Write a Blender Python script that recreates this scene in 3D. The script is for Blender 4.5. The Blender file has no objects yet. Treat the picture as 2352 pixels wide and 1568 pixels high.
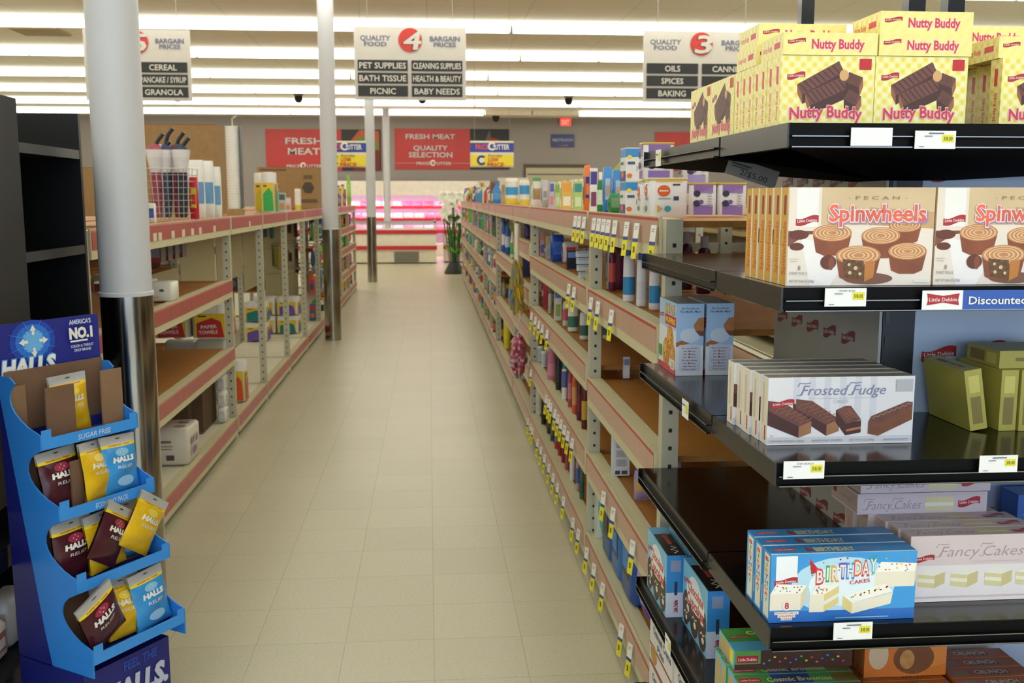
import bpy, bmesh, math, random
from mathutils import Vector, Matrix, Euler

SC = bpy.context.scene
COL = SC.collection
PI = math.pi

# ------------------------------------------------------------------ camera
FPX, CAMH = 2320.0, 1.52                     # focal length in pixels of a 2352 wide frame, lens height
PITCH = math.atan(328 / FPX)
YAW = math.atan(191 / FPX * math.cos(PITCH))
cam_data = bpy.data.cameras.new('camera')
cam_data.sensor_width = 36.0
cam_data.lens = 36.0 * FPX / 2352.0
cam_data.clip_start = 0.05
cam_data.clip_end = 200
cam_data.dof.use_dof = True
cam_data.dof.focus_distance = 1.95
cam_data.dof.aperture_fstop = 10.0
cam = bpy.data.objects.new('camera', cam_data)
cam.location = (0, 0, CAMH)
cam.rotation_euler = (PI / 2 - PITCH, 0, -YAW)
COL.objects.link(cam)
SC.camera = cam
CR = Euler((PI / 2 - PITCH, 0, -YAW), 'XYZ').to_matrix()


def at(px, py, X=None, Y=None, Z=None):
    """a pixel of the photograph and one known world coordinate -> the point"""
    d = CR @ Vector(((px - 1176) / FPX, -(py - 784) / FPX, -1))
    c = Vector((0, 0, CAMH))
    t = (X - c.x) / d.x if X is not None else (Y - c.y) / d.y if Y is not None else (Z - c.z) / d.z
    return c + d * t


# ------------------------------------------------------------------ light and exposure
SC.view_settings.view_transform = 'Standard'
SC.view_settings.look = 'None'
SC.view_settings.gamma = 1.0
SC.view_settings.use_curve_mapping = False
SC.view_settings.exposure = -0.2
SC.cycles.max_bounces = 7
SC.cycles.diffuse_bounces = 4
SC.cycles.glossy_bounces = 4
SC.cycles.transparent_max_bounces = 8
SC.cycles.sample_clamp_indirect = 6.0
SC.cycles.caustics_reflective = False
SC.cycles.caustics_refractive = False
SC.cycles.use_denoising = True

world = bpy.data.worlds.new('daylight_outside')
SC.world = world
world.use_nodes = True
world.node_tree.nodes['Background'].inputs[0].default_value = (0.75, 0.85, 1.0, 1)
world.node_tree.nodes['Background'].inputs[1].default_value = 0.25

TUBE_STRENGTH = 7.4                           # the ceiling tubes (their emission is set in tube_mat)


def area_light(name, loc, rot, sx, sy, power, color):
    l = bpy.data.lights.new(name, 'AREA')
    l.shape = 'RECTANGLE'
    l.size, l.size_y, l.energy, l.color = sx, sy, power, color
    o = bpy.data.objects.new(name, l)
    o.location, o.rotation_euler = loc, rot
    COL.objects.link(o)
    return o


# daylight from the shop front windows behind the camera
area_light('shop_front_daylight', (1.0, -5.6, 1.7), (PI / 2, 0, 0), 12.0, 2.4, 330.0, (0.62, 0.78, 1.0))

# ------------------------------------------------------------------ materials
_M = {}


def lin(h):
    h = h.lstrip('#')
    c = [int(h[i:i + 2], 16) / 255 for i in (0, 2, 4)]
    return tuple(x / 12.92 if x <= 0.04045 else ((x + 0.055) / 1.055) ** 2.4 for x in c) + (1,)


def mat(hexc, rough=0.55, metal=0.0, var=0.05, scale=9.0, spec=0.5, alpha=1.0, bump=0.0):
    """a principled material whose colour wanders a little with a noise texture"""
    key = (hexc, rough, metal, var, scale, spec, alpha, bump)
    if key in _M:
        return _M[key]
    m = bpy.data.materials.new('finish_%s_%d' % (hexc.strip('#'), len(_M)))
    m.use_nodes = True
    nt = m.node_tree
    b = nt.nodes['Principled BSDF']
    b.inputs['Roughness'].default_value = rough
    b.inputs['Metallic'].default_value = metal
    b.inputs['Specular IOR Level'].default_value = spec
    b.inputs['Alpha'].default_value = alpha
    c = lin(hexc)
    b.inputs['Base Color'].default_value = c
    if var > 0 or bump > 0:
        tc = nt.nodes.new('ShaderNodeTexCoord')
        n = nt.nodes.new('ShaderNodeTexNoise')
        n.inputs['Scale'].default_value = scale
        n.inputs['Detail'].default_value = 3
        nt.links.new(tc.outputs['Object'], n.inputs['Vector'])
        if var > 0:
            r = nt.nodes.new('ShaderNodeValToRGB')
            r.color_ramp.elements[0].position = 0.3
            r.color_ramp.elements[1].position = 0.7
            r.color_ramp.elements[0].color = tuple(max(0, x * (1 - var)) for x in c[:3]) + (1,)
            r.color_ramp.elements[1].color = tuple(min(1, x * (1 + var)) for x in c[:3]) + (1,)
            nt.links.new(n.outputs['Fac'], r.inputs['Fac'])
            nt.links.new(r.outputs['Color'], b.inputs['Base Color'])
        if bump > 0:
            bp = nt.nodes.new('ShaderNodeBump')
            bp.inputs['Strength'].default_value = bump
            bp.inputs['Distance'].default_value = 0.01
            nt.links.new(n.outputs['Fac'], bp.inputs['Height'])
            nt.links.new(bp.outputs['Normal'], b.inputs['Normal'])
    _M[key] = m
    return m


def emit(name, hexc, strength):
    key = ('emit', name)
    if key in _M:
        return _M[key]
    m = bpy.data.materials.new(name)
    m.use_nodes = True
    b = m.node_tree.nodes['Principled BSDF']
    b.inputs['Base Color'].default_value = lin(hexc)
    b.inputs['Emission Color'].default_value = lin(hexc)
    b.inputs['Emission Strength'].default_value = strength
    _M[key] = m
    return m


def brick_mat(name, c1, c2, cm, w, h, mortar, rough, noise_scale, noise_amt, coord='Object', rot=None, rough_var=0.0, bump=0.0):
    m = bpy.data.materials.new(name)
    m.use_nodes = True
    nt = m.node_tree
    b = nt.nodes['Principled BSDF']
    tc = nt.nodes.new('ShaderNodeTexCoord')
    mp = nt.nodes.new('ShaderNodeMapping')
    if rot:
        mp.inputs['Rotation'].default_value = rot
    br = nt.nodes.new('ShaderNodeTexBrick')
    br.offset = 0.0
    br.inputs['Color1'].default_value = lin(c1)
    br.inputs['Color2'].default_value = lin(c2)
    br.inputs['Mortar'].default_value = lin(cm)
    br.inputs['Scale'].default_value = 1.0
    br.inputs['Mortar Size'].default_value = mortar
    br.inputs['Mortar Smooth'].default_value = 0.2
    br.inputs['Brick Width'].default_value = w
    br.inputs['Row Height'].default_value = h
    nz = nt.nodes.new('ShaderNodeTexNoise')
    nz.inputs['Scale'].default_value = noise_scale
    nz.inputs['Detail'].default_value = 4
    nz2 = nt.nodes.new('ShaderNodeTexNoise')
    nz2.inputs['Scale'].default_value = noise_scale * 0.02
    add = nt.nodes.new('ShaderNodeMath')
    add.operation = 'ADD'
    rp = nt.nodes.new('ShaderNodeValToRGB')
    rp.color_ramp.elements[0].position = 0.35
    rp.color_ramp.elements[1].position = 0.65
    rp.color_ramp.elements[0].color = (1 - noise_amt,) * 3 + (1,)
    rp.color_ramp.elements[1].color = (1, 1, 1, 1)
    mx = nt.nodes.new('ShaderNodeMixRGB')
    mx.blend_type = 'MULTIPLY'
    mx.inputs['Fac'].default_value = 1
    nt.links.new(tc.outputs[coord], mp.inputs['Vector'])
    nt.links.new(mp.outputs['Vector'], br.inputs['Vector'])
    nt.links.new(mp.outputs['Vector'], nz.inputs['Vector'])
    nt.links.new(mp.outputs['Vector'], nz2.inputs['Vector'])
    nt.links.new(nz.outputs['Fac'], rp.inputs['Fac'])
    nt.links.new(br.outputs['Color'], mx.inputs[1])
    nt.links.new(rp.outputs['Color'], mx.inputs[2])
    nt.links.new(mx.outputs['Color'], b.inputs['Base Color'])
    b.inputs['Roughness'].default_value = rough
    if rough_var:
        mr = nt.nodes.new('ShaderNodeMapRange')
        mr.inputs['To Min'].default_value = rough - rough_var
        mr.inputs['To Max'].default_value = rough + rough_var
        nt.links.new(nz2.outputs['Fac'], mr.inputs['Value'])
        nt.links.new(mr.outputs['Result'], b.inputs['Roughness'])
    if bump:
        bp = nt.nodes.new('ShaderNodeBump')
        bp.inputs['Strength'].default_value = bump
        bp.inputs['Distance'].default_value = 0.004
        nt.links.new(nz.outputs['Fac'], bp.inputs['Height'])
        nt.links.new(bp.outputs['Normal'], b.inputs['Normal'])
    return m


def gingham_mat():
    """pale yellow carton board with a woven diagonal check printed on it"""
    m = bpy.data.materials.new('yellow_gingham_board')
    m.use_nodes = True
    nt = m.node_tree
    b = nt.nodes['Principled BSDF']
    b.inputs['Roughness'].default_value = 0.4
    tc = nt.nodes.new('ShaderNodeTexCoord')
    out = []
    for ang in (0.78, -0.78):
        mp = nt.nodes.new('ShaderNodeMapping')
        mp.inputs['Rotation'].default_value = (0.0, ang, 0.5)
        w = nt.nodes.new('ShaderNodeTexWave')
        w.inputs['Scale'].default_value = 26.0
        w.wave_profile = 'SIN'
        nt.links.new(tc.outputs['Object'], mp.inputs['Vector'])
        nt.links.new(mp.outputs['Vector'], w.inputs['Vector'])
        out.append(w)
    ad = nt.nodes.new('ShaderNodeMath')
    ad.operation = 'ADD'
    nt.links.new(out[0].outputs['Fac'], ad.inputs[0])
    nt.links.new(out[1].outputs['Fac'], ad.inputs[1])
    r = nt.nodes.new('ShaderNodeValToRGB')
    e = r.color_ramp.elements
    e[0].position, e[0].color = 0.15, lin('f7f1b4')
    e[1].position, e[1].color = 0.95, lin('eed84e')
    hv = nt.nodes.new('ShaderNodeMath')
    hv.operation = 'MULTIPLY'
    hv.inputs[1].default_value = 0.5
    nt.links.new(ad.outputs[0], hv.inputs[0])
    nt.links.new(hv.outputs[0], r.inputs['Fac'])
    nt.links.new(r.outputs['Color'], b.inputs['Base Color'])
    return m


# ------------------------------------------------------------------ mesh building
_TX = {}


def glyphs(s, bold=0.0, shear=0.0):
    """flat triangulated outline of a string with the built-in font: points, faces, width, y0, y1"""
    k = (s, bold, shear)
    if k in _TX:
        return _TX[k]
    cu = bpy.data.curves.new('lettering', 'FONT')
    cu.body, cu.size, cu.offset, cu.shear, cu.resolution_u = s, 1.0, bold, shear, 2
    cu.align_x = 'LEFT'
    o = bpy.data.objects.new('lettering', cu)
    COL.objects.link(o)
    dg = bpy.context.evaluated_depsgraph_get()
    me = bpy.data.meshes.new_from_object(o.evaluated_get(dg))
    pts = [(v.co.x, v.co.y) for v in me.vertices]
    fs = [tuple(p.vertices) for p in me.polygons]
    bpy.data.objects.remove(o)
    bpy.data.curves.remove(cu)
    bpy.data.meshes.remove(me)
    xs = [p[0] for p in pts] or [0, 1]
    ys = [p[1] for p in pts] or [0, 1]
    x0 = min(xs)
    pts = [(p[0] - x0, p[1]) for p in pts]
    _TX[k] = (pts, fs, max(xs) - x0, min(ys), max(ys))
    return _TX[k]


class MB:
    """collects faces, then links them as ONE mesh object"""

    def __init__(s):
        s.v, s.f, s.m, s.sm, s.mats = [], [], [], [], []

    def mi(s, m):
        if m not in s.mats:
            s.mats.append(m)
        return s.mats.index(m)

    def add(s, pts, faces, m, smooth=False):
        k = len(s.v)
        s.v += [tuple(p) for p in pts]
        i = s.mi(m)
        for f in faces:
            s.f.append(tuple(k + j for j in f))
            s.m.append(i)
            s.sm.append(smooth)
        return s

    def poly(s, pts, m):
        return s.add(pts, [tuple(range(len(pts)))], m)

    def box(s, x0, x1, y0, y1, z0, z1, m, front=None, back=None, left=None, right=None, top=None, bottom=None):
        P = [(x0, y0, z0), (x1, y0, z0), (x1, y1, z0), (x0, y1, z0), (x0, y0, z1), (x1, y0, z1), (x1, y1, z1), (x0, y1, z1)]
        for f, mm in (((0, 3, 2, 1), bottom), ((4, 5, 6, 7), top), ((0, 1, 5, 4), front), ((2, 3, 7, 6), back),
                      ((3, 0, 4, 7), left), ((1, 2, 6, 5), right)):
            s.add([P[i] for i in f], [(0, 1, 2, 3)], mm or m)
        return s

    def hexa(s, P, m):
        """eight corners, bottom loop then top loop"""
        return s.add(P, [(0, 3, 2, 1), (4, 5, 6, 7), (0, 1, 5, 4), (1, 2, 6, 5), (2, 3, 7, 6), (3, 0, 4, 7)], m)

    def rbox(s, x0, x1, y0, y1, z0, z1, m, r=0.01, seg=3, q0=0.4, hq=0.6):
        """box with rounded vertical edges and slightly rounded top and bottom"""
        loop = []
        for cx, cy, a in ((x1 - r, y0 + r, -90), (x1 - r, y1 - r, 0), (x0 + r, y1 - r, 90), (x0 + r, y0 + r, 180)):
            for i in range(seg + 1):
                t = math.radians(a + 90 * i / seg)
                loop.append((cx, cy, math.cos(t), math.sin(t)))
        rings = []
        for z, q in ((z0, q0), (z0 + r * hq, 1.0), (z1 - r * hq, 1.0), (z1, q0)):
            rings.append([(cx + r * q * c, cy + r * q * sn, z) for cx, cy, c, sn in loop])
        n = len(loop)
        pts = [p for rg in rings for p in rg]
        fs = []
        for k in range(3):
            for i in range(n):
                j = (i + 1) % n
                fs.append((k * n + i, k * n + j, (k + 1) * n + j, (k + 1) * n + i))
        fs.append(tuple(range(3 * n, 4 * n)))
        fs.append(tuple(reversed(range(n))))
        return s.add(pts, fs, m, True)

    def tube(s, path, r, m, n=8, cap=True):
        pts, fs = [], []
        path = [Vector(p) for p in path]
        rr = r if isinstance(r, (list, tuple)) else [r] * len(path)
        for i, p in enumerate(path):
            d = (path[min(i + 1, len(path) - 1)] - path[max(i - 1, 0)]).normalized()
            a = d.cross(Vector((0, 0, 1)))
            if a.length < 1e-3:
                a = Vector((1, 0, 0))
            a.normalize()
            b = d.cross(a)
            for k in range(n):
                t = 2 * PI * k / n
                pts.append(p + a * math.cos(t) * rr[i] + b * math.sin(t) * rr[i])
        for i in range(len(path) - 1):
            for k in range(n):
                j = (k + 1) % n
                fs.append((i * n + k, i * n + j, (i + 1) * n + j, (i + 1) * n + k))
        if cap:
            fs.append(tuple(reversed(range(n))))
            fs.append(tuple(range((len(path) - 1) * n, len(path) * n)))
        return s.add(pts, fs, m, True)

    def lathe(s, prof, c, mats, n=18, sx=1.0, sy=1.0):
        """profile [(r, z)] turned round a vertical axis; mats one material or one per segment"""
        pts = []
        for r, z in prof:
            for k in range(n):
                t = 2 * PI * k / n
                pts.append((c[0] + sx * r * math.cos(t), c[1] + sy * r * math.sin(t), c[2] + z))
        for i in range(len(prof) - 1):
            fs = [(i * n + k, i * n + (k + 1) % n, (i + 1) * n + (k + 1) % n, (i + 1) * n + k) for k in range(n)]
            s._ring(pts, fs, mats[i] if isinstance(mats, (list, tuple)) else mats)
        lo, hi = prof[0], prof[-1]
        m0 = mats[0] if isinstance(mats, (list, tuple)) else mats
        m1 = mats[-1] if isinstance(mats, (list, tuple)) else mats
        if lo[0] > 1e-5:
            s.add(pts[:n], [tuple(reversed(range(n)))], m0)
        if hi[0] > 1e-5:
            s.add(pts[-n:], [tuple(range(n))], m1)
        return s

    def _ring(s, pts, fs, m):
        used = sorted({i for f in fs for i in f})
        mp = {j: i for i, j in enumerate(used)}
        s.add([pts[i] for i in used], [tuple(mp[i] for i in f) for f in fs], m, True)

    def grid(s, fn, nu, nv, matfn, smooth=True):
        """surface fn(u, v) for u, v in 0..1; matfn(u, v) of the cell centre"""
        k0 = len(s.v)
        for j in range(nv + 1):
            for i in range(nu + 1):
                s.v.append(tuple(fn(i / nu, j / nv)))
        for j in range(nv):
            for i in range(nu):
                a = k0 + j * (nu + 1) + i
                s.f.append((a, a + 1, a + nu + 2, a + nu + 1))
                s.m.append(s.mi(matfn((i + .5) / nu, (j + .5) / nv)))
                s.sm.append(smooth)
        return s

    def mesh(s, name):
        me = bpy.data.meshes.new(name)
        me.from_pydata(s.v, [], s.f)
        for m in s.mats:
            me.materials.append(m)
        me.polygons.foreach_set('material_index', s.m)
        me.polygons.foreach_set('use_smooth', s.sm)
        if any(s.sm):
            bm = bmesh.new()
            bm.from_mesh(me)
            bmesh.ops.remove_doubles(bm, verts=[v for v in bm.verts if any(f.smooth for f in v.link_faces)], dist=1e-5)
            bm.to_mesh(me)
            bm.free()
            me.set_sharp_from_angle(angle=math.radians(50))
        me.update()
        return me

    def obj(s, name, parent=None, loc=None, rz=0.0):
        return link(name, s.mesh(name), parent, loc, rz)


class Face:
    """a flat printed face: origin, unit right, unit up; layers sit a hair above one another"""

    def __init__(s, mb, O, U, V, lift=0.0005):
        s.mb, s.O, s.U, s.V = mb, Vector(O), Vector(U).normalized(), Vector(V).normalized()
        s.N = s.U.cross(s.V).normalized()
        s.k, s.lift = 1, lift

    def pt(s, u, v, k):
        return s.O + s.U * u + s.V * v + s.N * (s.lift * k)

    def poly(s, pts, m, k=None):
        if k is None:
            k = s.k
            s.k += 1
        s.mb.poly([s.pt(u, v, k) for u, v in pts], m)
        return s

    def rect(s, u0, u1, v0, v1, m, k=None):
        return s.poly([(u0, v0), (u1, v0), (u1, v1), (u0, v1)], m, k)

    def ell(s, cu, cv, ru, rv, m, k=None, n=20, a0=0.0, a1=2 * PI):
        full = a1 - a0 > 6.28
        pts = [(cu + ru * math.cos(a0 + (a1 - a0) * i / n), cv + rv * math.sin(a0 + (a1 - a0) * i / n)) for i in range(n if full else n + 1)]
        return s.poly(pts, m, k)

    def ring(s, cu, cv, r0, r1, m, n=24, a0=0.0, a1=2 * PI, squash=1.0):
        k = s.k
        s.k += 1
        pts, fs = [], []
        for i in range(n + 1):
            t = a0 + (a1 - a0) * i / n
            for r in (r0, r1):
                pts.append(s.pt(cu + r * math.cos(t), cv + r * squash * math.sin(t), k))
        for i in range(n):
            fs.append((2 * i, 2 * i + 1, 2 * i + 3, 2 * i + 2))
        s.mb.add(pts, fs, m)
        return s

    def band(s, pts, w, m):
        """a ribbon of width w along a polyline"""
        k = s.k
        s.k += 1
        P, fs = [], []
        for i, (u, v) in enumerate(pts):
            a, b = pts[max(0, i - 1)], pts[min(len(pts) - 1, i + 1)]
            d = Vector((b[0] - a[0], b[1] - a[1])).normalized()
            ww = w[i] if isinstance(w, (list, tuple)) else w
            P += [s.pt(u - d.y * ww / 2, v + d.x * ww / 2, k), s.pt(u + d.y * ww / 2, v - d.x * ww / 2, k)]
        for i in range(len(pts) - 1):
            fs.append((2 * i, 2 * i + 1, 2 * i + 3, 2 * i + 2))
        s.mb.add(P, fs, m)
        return s

    def text(s, t, cu, cv, m, w=None, h=None, bold=0.0, shear=0.0, arc=0.0, k=None, rot=0.0):
        """centred lettering fitted to width w and cap height h"""
        pts, fs, tw, y0, y1 = glyphs(t, bold, shear)
        if k is None:
            k = s.k
            s.k += 1
        cap = 0.72
        sy = h / cap if h else w / tw
        sx = w / tw if w else sy
        ca, sa = math.cos(rot), math.sin(rot)
        P = []
        for x, y in pts:
            a = x - tw / 2
            b = y - cap / 2
            a, b = a * sx, b * sy
            if arc:
                b += arc * (1 - (2 * a / (sx * tw)) ** 2)
            P.append(s.pt(cu + a * ca - b * sa, cv + a * sa + b * ca, k))
        s.mb.add(P, fs, m)
        return s


# ------------------------------------------------------------------ objects
def link(name, me, parent=None, loc=None, rz=0.0):
    o = bpy.data.objects.new(name, me)
    COL.objects.link(o)
    if parent:
        o.parent = parent
    if loc is not None:
        o.location = loc
    if rz:
        o.rotation_euler = (0, 0, rz)
    return o


def tag(o, label, cat, group=None, kind=None):
    o['label'] = label
    o['category'] = cat
    if group:
        o['group'] = group
    if kind:
        o['kind'] = kind
    return o


def thing(name, label, cat, loc=(0, 0, 0), rz=0.0, group=None, kind=None):
    o = bpy.data.objects.new(name, None)
    o.empty_display_size = 0.05
    COL.objects.link(o)
    o.location = loc
    o.rotation_euler = (0, 0, rz)
    return tag(o, label, cat, group, kind)


def struct(o):
    o['kind'] = 'structure'
    return o


def copy_thing(src, loc, label, group=None, rz=None, rot=None):
    r = src.copy()
    COL.objects.link(r)
    r.location = loc
    if rz is not None:
        r.rotation_euler = (0, 0, rz)
    if rot is not None:
        r.rotation_euler = rot
    r['label'] = label
    if group:
        r['group'] = group
    for ch in src.children:
        c = ch.copy()
        COL.objects.link(c)
        c.parent = r
        for g in ch.children:
            d = g.copy()
            COL.objects.link(d)
            d.parent = c
    return r


ORD = ['first', 'second', 'third', 'fourth', 'fifth', 'sixth', 'seventh', 'eighth', 'ninth', 'tenth', 'eleventh', 'twelfth',
       'thirteenth', 'fourteenth', 'fifteenth', 'sixteenth', 'seventeenth', 'eighteenth', 'nineteenth', 'twentieth']

WHITE = mat('e9e7e0', 0.5)
PAPER = mat('f2f0ea', 0.6, var=0.02)
BLACK = mat('0b0b0c', 0.28, var=0.0)
INK = mat('15161c', 0.6, var=0.0)
CARD = mat('9c7b50', 0.8, var=0.08, scale=30)
BEIGE = mat('cfc8a2', 0.45, var=0.03)
STEEL = mat('b9b6ae', 0.25, metal=1.0, var=0.05)
RED = mat('c3202c', 0.45, var=0.03)
YELLOW = mat('f2dc1c', 0.45, var=0.03)
BLUE = mat('2456b4', 0.4, var=0.04)
NAVY = mat('1d2a66', 0.4, var=0.04)
GREEN = mat('2f9a48', 0.45, var=0.04)

# ================================================================== the building
CEIL, BACKY = 3.74, 28.5
XL, XR, YF = -11.5, 13.5, -6.0

fl = MB().box(XL, XR, YF, BACKY, -0.1, 0, brick_mat('vinyl_floor_tiles', 'cac4a8', 'c5bfa3', 'a9a388', 0.3048, 0.3048, 0.0016, 0.33, 90.0, 0.10))
o = struct(fl.obj('floor'))
o = struct(MB().box(XL, XR, YF, BACKY, CEIL, CEIL + 0.1, brick_mat('ceiling_panels', 'f7f2e6', 'f5f0e3', 'dfd7c4', 1.22, 1.22, 0.006, 0.8, 60.0, 0.06)).obj('ceiling'))
wallm = mat('958c86', 0.7, var=0.03, scale=0.6)
struct(MB().box(XL, XR, BACKY, BACKY + 0.15, 0, CEIL, wallm).obj('wall_back'))
struct(MB().box(XL - 0.15, XL, YF, BACKY, 0, CEIL, mat('c9c0b2', 0.7, var=0.03, scale=0.6)).obj('wall_left'))
struct(MB().box(XR, XR + 0.15, YF, BACKY, 0, CEIL, mat('c9c0b2', 0.7, var=0.03, scale=0.6)).obj('wall_right'))

# ---- ceiling tubes: strips of four foot fittings across the shop
tube_mat = emit('fluorescent_lens', 'f6f6ea', TUBE_STRENGTH)
dim_mat = mat('efe6d0', 0.5)
fit_w = mat('e8e2d2', 0.5)


def fitting_mesh(L, lit):
    b = MB()
    b.box(-L / 2, L / 2, -0.07, 0.07, -0.03, 0.0, fit_w)
    return b.mesh('fitting_tray')


def lens_mesh(L, m):
    b = MB()
    w, d = 0.105, 0.115
    prof = [(-w, 0.0), (-w, -d * 0.55), (-w * 0.8, -d), (w * 0.8, -d), (w, -d * 0.55), (w, 0.0)]
    n = len(prof)
    pts = [(x, y, z) for x in (-L / 2, L / 2) for y, z in prof]
    fs = [(i, i + 1, n + i + 1, n + i) for i in range(n - 1)] + [tuple(reversed(range(n))), tuple(range(n, 2 * n))]
    b.add(pts, fs, m)
    return b.mesh('lens')


FL = 2.44
tray_me, lens_on, lens_off = fitting_mesh(FL - 0.03, True), lens_mesh(FL - 0.05, tube_mat), lens_mesh(FL - 0.05, dim_mat)
half_tray, half_on, half_off = fitting_mesh(1.19, True), lens_mesh(1.17, tube_mat), lens_mesh(1.17, dim_mat)
rows = [13.3 + 2.6 * k for k in range(-7, 6)]
for ri, ry in enumerate(rows):
    vis = ri - 7                                             # 0 is the nearest row in the picture
    first, n = -9.9, 9
    for k in range(n):
        cx = first + FL * k + (0.35 if vis % 2 else 0.0)
        if cx > 11.5:
            break
        pieces = [(cx, FL, True)]
        if vis == 5 and 1.2 < cx < 4.6:
            pieces = [(cx - FL / 4, FL / 2, cx < 2.5), (cx + FL / 4, FL / 2, False)] if cx < 3.0 else [(cx - FL / 4, FL / 2, False), (cx + FL / 4, FL / 2, True)]
        if vis == 1 and 0.3 < cx < 6.0:
            pieces = [(cx - FL / 4, FL / 2, cx > 2.2), (cx + FL / 4, FL / 2, cx < 3.2)]
        for px, L, lit in pieces:
            where = ['nearest', 'second', 'third', 'fourth', 'fifth', 'farthest'][vis] + ' visible row' if vis >= 0 else ORD[-vis - 1] + ' row above the top edge'
            side = 'over the aisle' if abs(px) < 1.3 else '%.1f metres %s of aisle' % (abs(px), 'left' if px < 0 else 'right')
            t = thing('fluorescent_light', '%s tube light, %s, %s' % ('glowing' if lit else 'unlit', where, side), 'ceiling light', (px, ry, CEIL),
                      group='ceiling tube lights, %s' % where)
            big = L > 2
            link('tray', tray_me if big else half_tray, t)
            link('lens', (lens_on if lit else lens_off) if big else (half_on if lit else half_off), t)

# ---- columns with steel sleeves
colw = mat('c4c4c7', 0.45, var=0.02, scale=3)
for (cy, sl, lab) in ((3.6, 1.20, 'nearest white round column with a shiny steel sleeve at its foot'),
                      (11.0, 1.205, 'white round column in mid aisle with steel sleeve, beside the left shelves'),
                      (18.75, 1.2, 'far white column with dark steel sleeve near the meat case'),
                      (26.0, 0.0, 'farthest white column, standing in front of the lit meat shelves')):
    c = thing('column', lab, 'column', (-1.052, cy, 0), group='round white columns down the aisle', kind='thing')
    MB().lathe([(0.086, sl), (0.086, CEIL)], (0, 0, 0), colw, 32).obj('shaft', c)
    if sl:
        MB().lathe([(0.0875, 0.0), (0.0875, sl - 0.012)], (0, 0, 0), mat('a9a49a', 0.16, metal=1.0, var=0.1, scale=4), 32).obj('steel_sleeve', c)
        MB().lathe([(0.091, sl - 0.012), (0.091, sl), (0.087, sl + 0.003)], (0, 0, 0), colw, 32).obj('collar', c)

# ---- back wall: meat signs, restroom sign, exit sign, dark doorway
GREYL = mat('c6c2c0', 0.5, var=0.0)
MEATRED = mat('b5281f', 0.45, var=0.05, scale=1.5)


def swoosh_c(f, cu, cv, r, m1, m2):
    """the round hooked letter of the store emblem"""
    f.ring(cu, cv, r * 0.55, r, m1, a0=0.7, a1=5.6)
    f.poly([(cu + r * 0.1, cv - r * 0.1), (cu + r * 0.95, cv - r * 0.1), (cu + r * 0.95, cv + r * 0.25), (cu + r * 0.35, cv + r * 0.25)], m2)


def store_name(f, cu, cv, w, h, ma, mb_, mc):
    f.text('PRICE', cu - w * 0.30, cv, ma, w=w * 0.36, h=h * 0.62, bold=0.02)
    swoosh_c(f, cu - w * 0.03, cv + h * 0.1, h * 0.62, mc, mc)
    f.text('UTTER', cu + w * 0.27, cv, mb_, w=w * 0.40, h=h * 0.62, bold=0.02)


def meat_sign(px0, px1, py0, py1, lines, label, picture):
    a, b = at(px0, py0, Y=BACKY - 0.05), at(px1, py1, Y=BACKY - 0.05)
    W, Hh = b.x - a.x, a.z - b.z
    mb = MB()
    mb.box(0, W, -0.03, 0.0, 0, Hh, MEATRED)
    f = Face(mb, (0, -0.03, 0), (1, 0, 0), (0, 0, 1), 0.004)
    split = W * 0.655
    f.rect(split, W, 0, Hh, mat('1b1614', 0.5), 1)
    f.k = 2
    if picture == 'burger':
        f.poly([(split + W * .03, Hh * .55), (split + W * .16, Hh * .99), (split + W * .33, Hh * .97), (split + W * .33, Hh * .5)], mat('b4562a', 0.6))
        f.ell(split + W * 0.21, Hh * 0.62, W * 0.11, Hh * 0.2, mat('4f8a2e', 0.6))
        f.rect(split + W * .1, W * .99, 0, Hh * 0.5, mat('6a2416', 0.6))
    else:
        f.poly([(split + W * .12, Hh * .62), (split + W * .17, Hh * .98), (split + W * .2, Hh * .62)], mat('5b5653', 0.6))
        f.ell(split + W * 0.2, Hh * 0.6, W * 0.08, Hh * 0.18, mat('9c2a22', 0.6))
        f.rect(0.02, split, Hh * 0.145, Hh * 0.155, mat('d9a59c', 0.5))
    for t, u, v, w, h in lines:
        f.text(t, u * W, v * Hh, GREYL, w=w * W, h=h * Hh, bold=0.02)
    store_name(f, W * (0.34 if picture != 'burger' else 0.33), Hh * (0.145 if picture != 'burger' else 0.11), W * 0.32, Hh * 0.12, GREYL, GREYL, WHITE)
    o = mb.obj('wall_sign', None, (a.x, BACKY - 0.001, b.z))
    tag(o, label, 'sign', 'red meat signs on the back wall')


meat_sign(609, 876, 296, 392, [('FRESH', 0.33, 0.72, 0.32, 0.15), ('MEAT', 0.33, 0.47, 0.28, 0.16)],
          'red fresh meat wall sign with a burger picture, partly behind the column', 'burger')
meat_sign(906, 1170, 295, 389, [('FRESH MEAT', 0.31, 0.81, 0.43, 0.12), ('QUALITY', 0.31, 0.53, 0.30, 0.12), ('SELECTION', 0.31, 0.36, 0.38, 0.13)],
          'red fresh meat quality selection wall sign above the lit meat case', 'steak')
a, b = at(1506, 303, Y=BACKY - 0.05), at(1700, 392, Y=BACKY - 0.05)
tag(MB().box(a.x, b.x, BACKY - 0.04, BACKY - 0.001, b.z, a.z, MEATRED).obj('wall_sign'), 'plain end of a red wall sign at right, above the milk powder tubs', 'sign', 'red meat signs on the back wall')
a, b = at(1266, 308, Y=BACKY - 0.05), at(1319, 338, Y=BACKY - 0.05)
mb = MB().box(a.x, b.x, BACKY - 0.04, BACKY - 0.001, b.z, a.z, NAVY)
f = Face(mb, (a.x, BACKY - 0.04, b.z), (1, 0, 0), (0, 0, 1), 0.003)
W, Hh = b.x - a.x, a.z - b.z
f.text('RESTROOM', W / 2, Hh * .56, mat('b9b4b8', 0.5), w=W * .86, h=Hh * .22, bold=0.01)
f.text('PRICE', W * .42, Hh * .14, mat('c04046', 0.5), w=W * .2, h=Hh * .1)
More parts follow.
